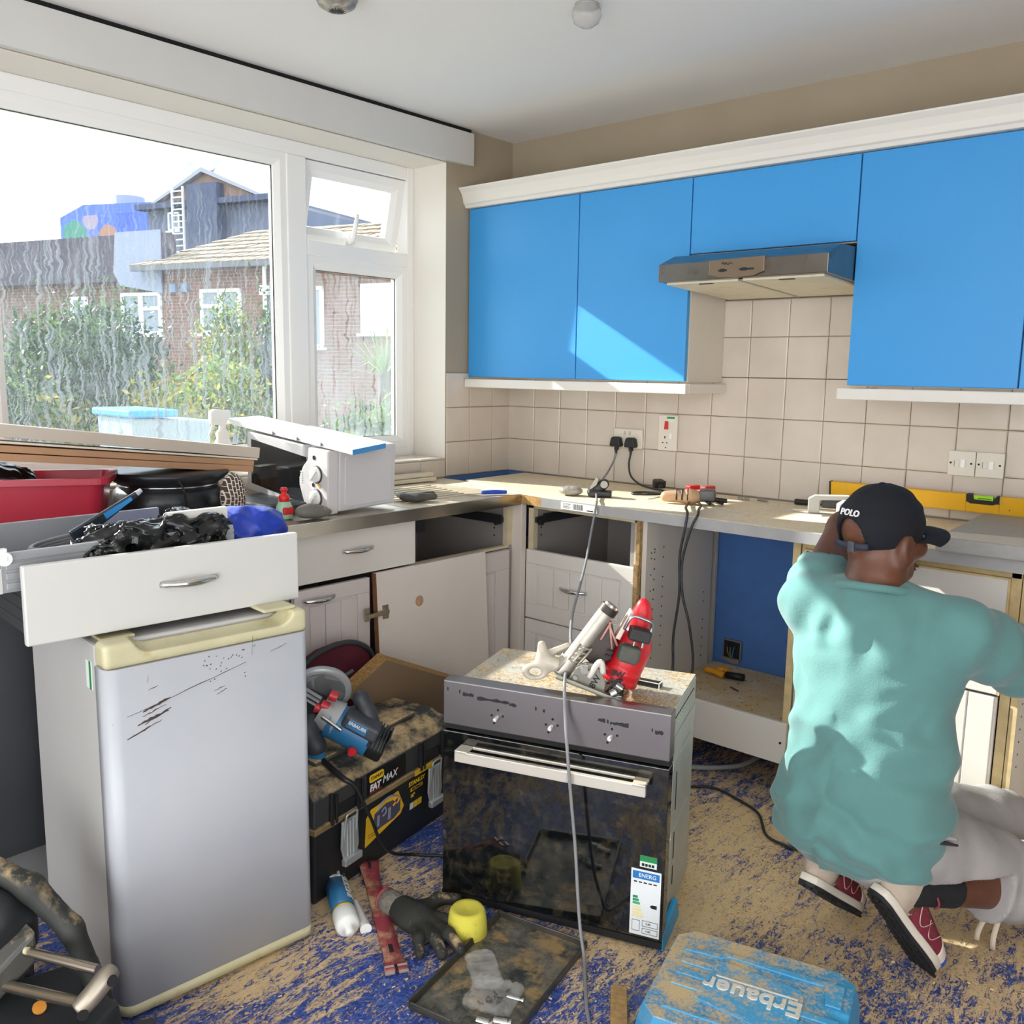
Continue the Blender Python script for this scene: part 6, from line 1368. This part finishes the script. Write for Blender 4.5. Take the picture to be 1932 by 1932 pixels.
# trousers
def trouf(P):
    x, y, z = P[:, 0], P[:, 1], P[:, 2]; w1 = wob(P, 16, 21)
    d = smins(.06, el(P, (2.17, -1.145, .345), (.185, .14, .12)), el(P, (2.24, -1.17, .285), (.105, .12, .1)), el(P, (2.1, -1.16, .29), (.1, .11, .1)))
    rk, lk = RKN+A_(0, 0, .015), LKN
    leg = smin(rc(P, RHI+A_(.012, 0, .0), rk, .112, .085), rc(P, rk, along(RKN, RAN, .46), .08, .075), .03); d = smin(d, leg, .04)
    l2 = smin(rc(P, LHI, lk, .112, .085), rc(P, lk, along(LKN, LAN, .8), .08, .062), .03); d = smin(d, l2, .04)
    ad = (RKN-RHI)/np.linalg.norm(RKN-RHI); t = (P-RHI) @ ad
    d = d+.004*np.sin(t*62+2.8*w1+18*(z-.25))*np.clip((t-.02)/.1, 0, 1)+.002*wob(P, 45, 22)
    cp_ = along(RKN, RAN, .46); ax = (RAN-RKN)/np.linalg.norm(RAN-RKN); near = (np.abs((P-cp_) @ ax) < .2) & (np.linalg.norm(P-cp_, axis=1) < .22) & (x > 2.29) & (z < .24)
    cut = (P-cp_) @ ax; d = np.where(near & (cut > -.09) , np.maximum(d, cut), d)
    return np.maximum(d, -(z-.012))
GREYT = mat('grey_cotton', 'a39f9c', .9, vary=.08, vs_=14, bump=.25, bs=260)
tr = organic('trousers', trouf, (1.94, -1.34, -.0), (2.66, -.52, .5), .0075, GREYT, pe, PO)
# pocket flap and seams on the visible right hip
pf_ = [A_(2.255, -1.262, .36), A_(2.30, -1.25, .372), A_(2.352, -1.215, .374), A_(2.385, -1.175, .362)]
MB().tube([Vector(p) for p in pf_], [.004, .007, .007, .004], 6, 5, T=PO).build('pocket_edge', GREYT, tr)
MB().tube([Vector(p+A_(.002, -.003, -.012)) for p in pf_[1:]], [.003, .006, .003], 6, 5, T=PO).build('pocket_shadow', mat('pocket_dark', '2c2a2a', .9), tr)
# cap
NAVY = mat('navy_cap_cotton', '0c0f19', .85, vary=.25, vs_=16, bump=.3, bs=60)
def capf(P):
    o = el(P, (0, -.006, .032), (.089, .108, .098)); i = el(P, (0, -.006, .03), (.078, .097, .089))
    o = o+.0014*np.sin(P[:, 2]*150+3*wob(P, 20, 31))*np.clip(P[:, 2]*14, 0, 1)
    o = o+.0022*np.exp(-(P[:, 0]/.0028)**2)*(-1)*(P[:, 2] > .03)
    d = np.maximum(o, -i); d = np.maximum(d, -(P[:, 2]-(-.012+.05*P[:, 1])))
    hole = np.sqrt((P[:, 0]/.041)**2+((P[:, 2]-.0)/.058)**2)-1; d = np.maximum(d, np.where(P[:, 1] < -.04, -hole*.03, -1))
    return d
HT = PO @ Matrix([list(HM[i])+[HC[i]] for i in range(3)]+[[0, 0, 0, 1]])
cap_ = organic('cap', capf, (-.11, -.13, -.02), (.11, .125, .15), .0042, NAVY, pe, HT)
def brim(u, v):
    a = (u-.5)*2*1.2; s = v; x0, y0 = .087*math.sin(a), .106*math.cos(a)-.006
    x = x0*(1+.04*s); y = y0+s*.09*math.cos(a*.8)**.6
    return (x, y, .012-.002*s-.014*s*s-2.6*x*x)
MB().grid(brim, 28, 9, T=HT).build('brim', NAVY, cap_, solid=.0045)
MB().lathe([(.0, .003), (.006, .002), (.007, 0)], n=12, T=HT @ Matrix.Translation((0, -.006, .1295))).build('button', NAVY, cap_)
sp_ = [(.088*math.sin(a), -.006-.107*math.cos(a), -.012) for a in LS(-.52, .62, 16)]
MB().add([(x*1.02, y*1.02+.0, z+dz) for x, y, z in sp_ for dz in (-.002, .014)], [(2*i, 2*i+2, 2*i+3, 2*i+1) for i in range(15)], True, HT).build('strap', mat('strap_navy', '2a3040', .7), cap_, solid=.0025)
MB().box(-.004, -.1215, -.018, .012, -.112, .006, T=HT @ Matrix.Rotation(R(8), 4, 'Z')).build('buckle', mat('buckle_grey', '6e717a', .35, .7), cap_, bevel=.001)
text('lettering', 'POLO', .021, mat('thread_white', 'e6e6e4', .6), cap_, HT @ Matrix.Rotation(R(2), 4, 'Z') @ Matrix.Translation((0, -.1065, .07)) @ Matrix.Rotation(R(68), 4, 'X'), .0014, bold=.0005)
# shoes and socks
def fm(F): 
    h, f, u, r = F; return PO @ Matrix([[r[i], f[i], u[i], h[i]] for i in range(3)]+[[0, 0, 0, 1]])
OUT = [(0, 0), (.022, .004), (.033, .03), (.033, .09), (.036, .14), (.046, .19), (.049, .23), (.043, .27), (.026, .295), (0, .302), (-.022, .297), (-.038, .275), (-.043, .235), (-.041, .19), (-.032, .14), (-.03, .09), (-.032, .03), (-.02, .004)]
def upper(P, g=0):
    d = smins(.02, el(P, (0, .055, .065), (.035, .055, .06)), rc(P, (0, .13, .055), (.003, .22, .042), .04, .038), el(P, (.003, .255, .036), (.041, .046, .03)), rc(P, (0, .05, .07), (0, .07, .098), .036, .035))
    d = np.maximum(d, .022-P[:, 2]); d = np.maximum(d, -el(P, (0, .068, .13), (.026, .042, .034))); return d-g
MAR = mat('maroon_suede', '7a2233', .85, vary=.2, vs_=20, bump=.3, bs=250, dirt='6b4a44'); BEI = mat('beige_suede', 'b8a795', .9, vary=.15, vs_=30, bump=.3, bs=250); CRS = mat('cream_midsole', 'd9cfbf', .6, vary=.1)
SB = mat('shoe_blue', '2a52b8', .6, vary=.15)
for side, F in (('right', RF), ('left', LF)):
    T = fm(F); bx = ((-.07, -.03, .0), (.075, .32, .15))
    sh = organic('shoe', upper, bx[0], bx[1], .0045, MAR, pe, T, label=f'maroon and beige suede trainer on the {side} foot')
    organic('heel_counter', lambda P: np.maximum(upper(P, .0022), np.maximum(P[:, 1]-.095+.35*(P[:, 2]-.06), P[:, 2]-.105)), bx[0], bx[1], .0045, BEI, sh, T)
    organic('toe_guard', lambda P: np.maximum(upper(P, .002), np.maximum(.225-P[:, 1], np.abs(P[:, 1]-.262)-.03)), bx[0], bx[1], .0045, CRS, sh, T)
    organic('toe_bumper', lambda P: np.maximum(upper(P, .0032), np.maximum(.258-P[:, 1], P[:, 2]-.05)), bx[0], bx[1], .0045, SB, sh, T)
    organic('collar_lining', lambda P: np.maximum(upper(P, .001), np.maximum(.098-P[:, 2], P[:, 1]-.1)), bx[0], bx[1], .0045, SB, sh, T)
    MB().prism(OUT, .012, .031, T=T, sm=True).build('midsole', CRS, sh, bevel=.003)
    m = MB().prism([(x*.97, y) for x, y in OUT], .004, .012, T=T)
    for k in range(13):
        y = .02+.0215*k; hw = .026 if y < .13 else .036
        for c in (-1, 0, 1): m.box(c*hw*.72-hw*.28, y, -.001, c*hw*.72+hw*.28, y+.013, .005, T=T)
    m.build('outsole', mat('sole_black', '1c1c1d', .7), sh)
    for s in (1, -1):
        for k in range(2): MB().tube([(s*(.037+.004*math.sin(t*3)), .1+.05*k+.06*t, .07-.03*math.sin(t*3.14)) for t in LS(0, 1, 7)], .0012, 5, 3, T=T).build('stitching', mat('stitch_pale', 'c9a8a0', .8), sh)
    m = MB()
    for k in range(5): m.tube([(-.02+.002*k, .125+.02*k, .092-.008*k), (.0, .13+.02*k, .1-.008*k), (.02-.002*k, .125+.02*k, .092-.008*k)], .003, 6, 3, T=T)
    m.tube([(0, .125, .1), (.03, .11, .115), (.05, .12, .1), (.04, .13, .09)], .0025, 6, 4, T=T).tube([(0, .125, .1), (-.03, .115, .113), (-.045, .13, .095)], .0025, 6, 4, T=T)
    m.build('laces', mat('lace_maroon', '8a3040', .8), sh)
def sockf(an, kn, F):
    def f(P):
        a = F[0]+.07*F[1]+.07*F[2]; e = along(an, kn, .30); ax = (kn-an)/np.linalg.norm(kn-an)
        d = smin(rc(P, a, an, .036, .04), rc(P, an, e, .041, .044), .02); return np.maximum(d, (P-e) @ ax)
    return f
BKS = mat('black_sock', '17181b', .9, bump=.2, bs=200)
for an, kn, F in ((RAN, RKN, RF), (LAN, LKN, LF)):
    lo = np.minimum(np.minimum(an, along(an, kn, .35)), F[0])-.08; hi = np.maximum(an, along(an, kn, .35))+.08
    organic('sock', sockf(an, kn, F), lo, hi, .006, BKS, pe, PO)
m = MB()
for k, (a, b) in enumerate((((2.412, -.955, .15), (2.405, -.965, .02)), ((2.43, -.945, .15), (2.44, -.955, .006)))):
    m.grid(lambda u, v: (a[0]+(b[0]-a[0])*v+.012*(u-.5)+.006*math.sin(v*5), a[1]+(b[1]-a[1])*v+.003*math.sin(v*7), a[2]+(b[2]-a[2])*v), 1, 10, T=PO)
m.build('cuff_ties', mat('tie_beige', 'cfc0ad', .9), tr, solid=.002)
# ------------------------------------------------------------------ outside the window
FA = Vector((-15.427, 7.888, 0)); FE = Vector((-.963, -.27, 0)).normalized(); FN = Vector((FE.y, -FE.x, 0)); 
if FN.y > 0: FN = -FN                                                # out of the facade, towards the kitchen
FMt = Matrix((-FE, -FN, Vector((0, 0, 1)))).transposed().to_4x4(); FMt.translation = FA     # local x to the right seen from the kitchen, y into the house
G0 = -.25
def gmat():
    t = NT('garden_ground'); v = t.co('World'); t.base(t.mix(t.noise(v, .8, 6, .7), '6d7049', '8f8a78')); t.set(.95); return t.m
struct(B(-70, -50, G0-.2, -.3, 60, G0).build('ground', gmat()))
def brickmat(nm, a, b):
    t = NT(nm); v = t.co('Object'); x = t.sep(v); cx = t.n('ShaderNodeCombineXYZ'); t.l(t.math('ADD', x[0], x[1]), cx.inputs[0]); t.l(x[2], cx.inputs[1])
    k = t.n('ShaderNodeTexBrick'); t.l(cx.outputs[0], k.inputs[0]); k.inputs['Scale'].default_value = 1; k.inputs['Brick Width'].default_value = .225; k.inputs['Row Height'].default_value = .075; k.inputs['Mortar Size'].default_value = .008
    k.inputs['Color1'].default_value = lin(a); k.inputs['Color2'].default_value = lin(b); k.inputs['Mortar'].default_value = lin('857a70')
    t.base(t.mix(t.ramp(t.noise(v, .9, 5), (.35, 0.), (.7, .55)), k.outputs[0], '78604f')); t.set(.95); return t.m
BR = brickmat('house_brick', '7e5343', '623c30'); UP2 = mat('outside_window_white', 'f1f2f3', .4); GL2 = mat('outside_glass', '76828f', .12, .0)
def hwin(par, x0, x1, z0, z1, cols=((0, .5), (.5, 1)), trans=True, pane=None):
    wd, h = x1-x0, z1-z0; b = .07
    fr = MB().box(x0, -.06, z0, x1, .0, z0+b).box(x0, -.06, z1-b, x1, 0, z1).box(x0, -.06, z0, x0+b, 0, z1).box(x1-b, -.06, z0, x1, 0, z1).box(x0-.06, -.12, z0-.05, x1+.06, 0, z0)
    for a, c in cols[1:]: fr.box(x0+wd*a-b*.7, -.07, z0, x0+wd*a+b*.7, 0, z1)
    if trans:
        for i, (a, c) in enumerate(cols):
            if trans is True or i in trans: fr.box(x0+wd*a, -.06, z0+h*.58, x0+wd*c, 0, z0+h*.58+.08)
    f = fr.build('window', UP2, par); 
    for a, c in cols: MB().box(x0+wd*a+.03, -.02, z0+.03, x0+wd*c-.03, -.012, z1-.03).build('pane', pane or GL2, f)
    return f
# near house: right-hand block with its tiled hipped roof
h1 = thing('brick_house', 'brick house with white windows and a tiled roof seen through the window', 'house', FA, M=FMt)
MB().box(-2.0, 0, G0, 6.5, 6.5, 3.57).build('wall', BR, h1)
hwin(h1, -.6, .55, 2.09, 3.06, trans=(0,)); hwin(h1, 2.2, 2.75, 1.8, 3.05, cols=((0, 1),), trans=False); hwin(h1, 3.7, 4.6, 2.08, 3.07, cols=((0, 1),), trans=False, pane=mat('blind_blue', 'c4cee0', .5))
RT = mat('roof_tile_tan', '94856f', .9, vary=.3, vs_=3); 
def roof(par, nm, pts, rows, m, th=.05):
    """courses of tiles stepping up between the eaves edge a-b and the upper edge c-d"""
    a, b, c, d = [Vector(p) for p in pts]; mb = MB(); n = (b-a).cross(d-a).normalized()
    if n.z < 0: n = -n
    for k in range(rows):
        t0, t1 = k/rows, (k+1.25)/rows; t1 = min(t1, 1)
        p0, p1, p2, p3 = a.lerp(d, t0), b.lerp(c, t0), b.lerp(c, t1), a.lerp(d, t1); w_ = max((p1-p0).length, .01); cnt = max(1, int(w_/.33))
        for i in range(cnt):
            u0, u1 = i/cnt+.004, (i+1)/cnt-.004; q = random.Random(k*99+i).uniform(0, .018)
            e = [p0.lerp(p1, u0), p0.lerp(p1, u1), p3.lerp(p2, u1), p3.lerp(p2, u0)]
            mb.hexa([e[0]+n*(.012+q), e[1]+n*(.012+q), e[2], e[3], e[0]+n*(th+q), e[1]+n*(th+q), e[2]+n*.02, e[3]+n*.02])
    return mb.build(nm, m, par, kind='stuff')
roof(h1, 'roof_tiles', ((-2.35, -.4, 3.55), (6.9, -.4, 3.55), (6.9, 2.0, 4.6), (-.7, 2.0, 4.6)), 8, RT)
MB().box(-2.3, -.42, 3.47, 6.9, -.3, 3.57).build('gutter', mat('gutter_grey', '5d5f66', .5), h1)
MB().add([(-2.3, -.35, 3.55), (-.7, 2.0, 4.57), (-.7, 4.5, 4.57), (-2.3, 6.9, 3.55), (6.9, 2, 4.57), (6.9, 4.5, 4.57), (6.9, 6.9, 3.55)], [(0, 1, 2, 3), (1, 4, 5, 2), (2, 5, 6, 3)]).build('roof_slope', RT, h1)
MB().cyl((1.25, -.06, 2.3), (1.25, -.06, 3.5), .045, n=10).box(1.15, -.12, 2.9, 1.35, -.02, 3.1).build('downpipe', UP2, h1)
for x in (-1.4, -1.05): MB().box(x-.09, -.07, 3.02, x+.09, 0, 3.2).build('wall_vent', mat('vent_blue', '6f82a3', .6), h1)
h2 = thing('low_house', 'low flat-roofed brick wing with white windows left of the tiled roof', 'house', FA+FE*2.0, M=FMt)
h2.matrix_world = Matrix.Translation(FE*2.0)@FMt
MB().box(-9.0, .25, G0, 0, 6, 3.35).build('wall', brickmat('wing_brick', '6f5449', '5c443b'), h2)
hwin(h2, -1.05, .2-.0, 2.08, 3.03, trans=(1,)); hwin(h2, -2.75, -2.2, 2.45, 2.98, cols=((0, 1),), trans=False)
MB().box(-9.2, -.05, 3.3, .3, .4, 4.35).build('dark_fascia', mat('dark_timber', '4c4552', .8, vary=.3, vs_=2), h2)
MB().prism([(-1.0, 3.2), (.3, 3.0), (.3, 4.4), (-1.1, 4.4), (-1.2, 3.5)], -.09, -.05, plane='xz').build('pale_render', mat('pale_render', '8b93a8', .9, vary=.1), h2)
# buildings farther back
def far(d, u): return None
h3 = thing('gabled_house', 'tall gabled house on the skyline with two dishes on its ridge and a ladder', 'house', (-28.96, 15.82, 0), M=FMt.to_3x3().to_4x4())
MB().box(-3.3, 0, G0, 2.9, 7, 7.5).build('wall', mat('grey_cladding', '5d6378', .8, vary=.25, vs_=1.2), h3)
MB().prism([(-2.6, 7.45), (2.4, 7.45), (-.15, 8.5)], -.1, 7, plane='xz').build('gable', mat('gable_brick', '8a7267', .9, vary=.2), h3)
MB().prism([(-3.0, 7.32), (-3.0, 7.42), (-.15, 8.66), (2.9, 7.42), (2.9, 7.32), (-.15, 8.5)], -.35, 7, plane='xz').build('roof_edge', mat('roof_edge_grey', '8d8f99', .8), h3)
MB().box(-3.5, -.45, 7.3, 3.1, 0, 7.5).box(-.75, -.5, 5.6, .7, 0, 8.05).build('fascia', mat('fascia_dark', '454c66', .8, vary=.3), h3)
hwin(h3, -2.2, -1.6, 6.5, 7.2, cols=((0, .5), (.5, 1)), trans=False)
m = MB()
for k in range(12): m.box(-1.45, -.52, 5.4+k*.22, -.95, -.48, 5.45+k*.22)
m.box(-1.5, -.54, 5.2, -1.44, -.46, 8.0).box(-.96, -.54, 5.2, -.9, -.46, 8.0); m.build('ladder', mat('ladder_pale', 'c9cbd0', .5), h3)
for s in (-1, 1): MB().lathe([(0, -.06), (.2, -.02), (.34, .04), (.34, .07), (.2, .02), (0, -.02)], n=20, T=Matrix.Translation((-.15+s*.62, -.2, 8.72)) @ Matrix.Rotation(R(-s*28), 4, 'Y') @ Matrix.Diagonal((1.15, 1, .5, 1)) @ Matrix.Rotation(R(80), 4, 'X')).tube([(-.15+s*.15, 0, 8.5), (-.15+s*.5, -.1, 8.7)], .05, 6).build('dish', mat('dish_grey', 'a8adb8', .5), h3)
h4 = thing('mural_building', 'bright blue painted building with green and orange wall painting on the skyline', 'building', (-35.97, 15.06, 0), M=FMt.to_3x3().to_4x4())
def mural():
    t = NT('blue_mural'); v = t.co('Object'); c = t.mix(t.ramp(t.noise(v, .6, 2), (.4, 0.), (.6, .6)), '3f57b0', '5670c0'); x = t.sep(v)
    for (cx, cz, rx, rz, cc) in ((-1.9, 6.9, .75, .6, '3c7a6c'), (-.9, 7.4, .5, .4, '8d7f92'), (.1, 6.75, .55, .45, '966f5e')):
        a = t.math('DIVIDE', t.math('SUBTRACT', x[0], cx), rx); b = t.math('DIVIDE', t.math('SUBTRACT', x[2], cz), rz)
        r = t.math('ADD', t.math('ADD', t.math('MULTIPLY', a, a), t.math('MULTIPLY', b, b)), t.math('MULTIPLY', t.noise(v, 2.4, 3), .7)); c = t.mix(t.ramp(t.math('MULTIPLY', r, .4), (.44, 1.), (.54, 0.)), c, cc)
    t.base(c); t.set(.9); return t.m
MB().box(-2.75, 0, G0, 3.6, 3, 7.6).build('wall', mural(), h4)
MB().hexa([(-2.75, 0, 7.6), (3.6, 0, 7.6), (3.6, 3, 7.6), (-2.75, 3, 7.6), (-1.3, 0, 8.05), (3.6, 0, 7.9), (3.6, 3, 7.9), (-1.3, 3, 8.05)]).build('roof_box', mat('roof_blue', '4a63c2', .9), h4)
MB().cyl((.65, .7, 7.9), (.65, .7, 8.35), .62, n=24).build('water_tank', mat('tank_grey', '8188a0', .8), h4)
# shrubs between the window and the houses
def shrub(label, c, r, n, m, mats, seed, size=.05, nm='garden_shrub'):
    t = thing(nm, label, 'shrub', (c[0], c[1], G0)); rg = np.random.RandomState(seed); h = r[2]
    stm = MB()
    for k in range(7):
        a = rg.uniform(0, 6.28); q = rg.uniform(.3, .8); stm.tube([(0, 0, 0), (.3*r[0]*q*math.cos(a), .3*r[1]*q*math.sin(a), h*.5), (r[0]*q*math.cos(a), r[1]*q*math.sin(a), h*1.5)], [.02, .012, .005], 5, 3)
    stm.build('stems', mat('stem_brown', '5f5340', .9), t)
    for mi, mm in enumerate(mats):
        k = n//len(mats); u = rg.normal(size=(k, 3)); u /= np.linalg.norm(u, axis=1)[:, None]; p = u*rg.uniform(.35, 1.05, (k, 1))**.6*np.array(r)+np.array((0, 0, h))
        cl = rg.normal(size=(40, 3)); cl = cl/np.linalg.norm(cl, axis=1)[:, None]*np.array(r)*rg.uniform(.5, 1.05, (40, 1))+np.array((0, 0, h)); w_ = rg.randint(0, 40, k); hv = rg.uniform(size=k) < .6
        p[hv] = cl[w_[hv]]+rg.normal(size=(hv.sum(), 3))*.11
        a = rg.normal(size=(k, 3)); a /= np.linalg.norm(a, axis=1)[:, None]; b = np.cross(a, rg.normal(size=(k, 3))); b /= np.linalg.norm(b, axis=1)[:, None]; l = rg.uniform(.6, 1.3, (k, 1))*size
        V = np.stack([p-a*l, p+b*l*.45, p+a*l, p-b*l*.45], 1); me = bpy.data.meshes.new('foliage'); me.from_pydata(V.reshape(-1, 3).tolist(), [], [(4*i, 4*i+1, 4*i+2, 4*i+3) for i in range(k)]); me.update(); link('foliage', me, mm, t, kind='stuff')
    return t
def leafmat(nm, a, b):
    t = NT(nm); g = t.n('ShaderNodeNewGeometry'); t.base(t.mix(g.outputs['Random Per Island'], a, b)); t.set(.5)
    tl = t.n('ShaderNodeBsdfTranslucent'); t.l(t.b.inputs['Base Color'].links[0].from_socket, tl.inputs[0]); ad = t.n('ShaderNodeMixShader'); ad.inputs[0].default_value = .45
    t.l(t.b.outputs[0], ad.inputs[1]); t.l(tl.outputs[0], ad.inputs[2]); t.l(ad.outputs[0], t.out.inputs[0]); return t.m
LG = leafmat('leaf_green', '2c4219', '57752f'); LD = leafmat('leaf_dark', '1c2d1a', '3a5530'); LY = leafmat('leaf_yellow', '86852c', 'bfae3a'); LL = leafmat('leaf_light', '557434', '86a048')

for c, r, n, ms_, sd, lab, sz in (
    ((-4.6, -.95), (.6, .55, .95), 5200, (LG, LL, LD), 1, 'leafy green shrub at the left of the window view', .05),
    ((-5.2, .15), (.8, .6, 1.05), 6500, (LD, LG), 2, 'tall dark green shrub left of the middle of the window view', .05),
    ((-6.4, 1.1), (.8, .6, 1.1), 6500, (LD, LG, LD), 3, 'dark green shrub in front of the white house window', .05),
    ((-4.3, .55), (.45, .4, .75), 4200, (LY, LL, LY), 4, 'yellow-leaved shrub in the middle of the window view', .045),
    ((-4.6, 1.3), (.55, .45, .85), 5200, (LY, LL, LG), 5, 'yellow-green shrub by the right side of the big pane', .045),
    ((-5.6, 1.95), (.32, .3, 1.2), 3200, (LY, LG, LL), 6, 'slender tall yellow-green shrub before the right house window', .045),
    ((-5.4, 2.4), (.22, .2, 1.25), 2600, (LD, LG), 7, 'slender tall dark shrub beside the window mullion', .05),
    ((-4.6, -.2), (.6, .5, .7), 4500, (LL, LG, LY), 8, 'low light green shrub under the tall dark one', .05)):
    shrub(lab, c, r, int(n*2.2), None, ms_, sd, sz*.68)
pl_ = thing('spiky_palm', 'spiky green palm at the right side of the misted pane', 'palm', (-5.2, 3.72, G0)); m = MB(); q = random.Random(7)
for k in range(60):
    a = q.uniform(0, 6.28); e = q.uniform(.1, 1.3); l = q.uniform(.5, .85); h0 = 1.55; dx, dy, dz = math.cos(a)*math.cos(e)*l, math.sin(a)*math.cos(e)*l, math.sin(e)*l
    m.add([(-.012*math.sin(a), .012*math.cos(a), h0), (.012*math.sin(a), -.012*math.cos(a), h0), (dx*.6+.01*math.sin(a), dy*.6-.01*math.cos(a), h0+dz*.7), (dx, dy, h0+dz*.85-.1), (dx*.6-.01*math.sin(a), dy*.6+.01*math.cos(a), h0+dz*.7)], [(0, 1, 2, 4), (4, 2, 3)])
m.build('fronds', LL, pl_, kind='stuff'); MB().cyl((0, 0, 0), (0, 0, 1.6), .09, .07, 12).build('trunk', mat('stem_brown', '5f5340', .9), pl_)
shrub('low green planting under the misted pane', (-4.4, 2.9), (.7, .5, .62), 4200, None, (LG, LL), 9, .05)
bn = thing('storage_box', 'pale plastic garden box with a bright blue lid just outside the window', 'box', (-1.62, -1.05, G0), (0, 0, 88))
MB().hexa([(.03, .03, 0), (.4, .03, 0), (.4, .4, 0), (.03, .4, 0), (0, 0, 1.36), (.43, 0, 1.34), (.43, .43, 1.34), (0, .43, 1.36)]).build('body', mat('box_pale', '8fa3b0', .4), bn, bevel=.01)
MB().box(-.02, -.02, 1.36, .24, .45, 1.4).build('lid', mat('lid_blue', '2b95d6', .4), bn, bevel=.01)
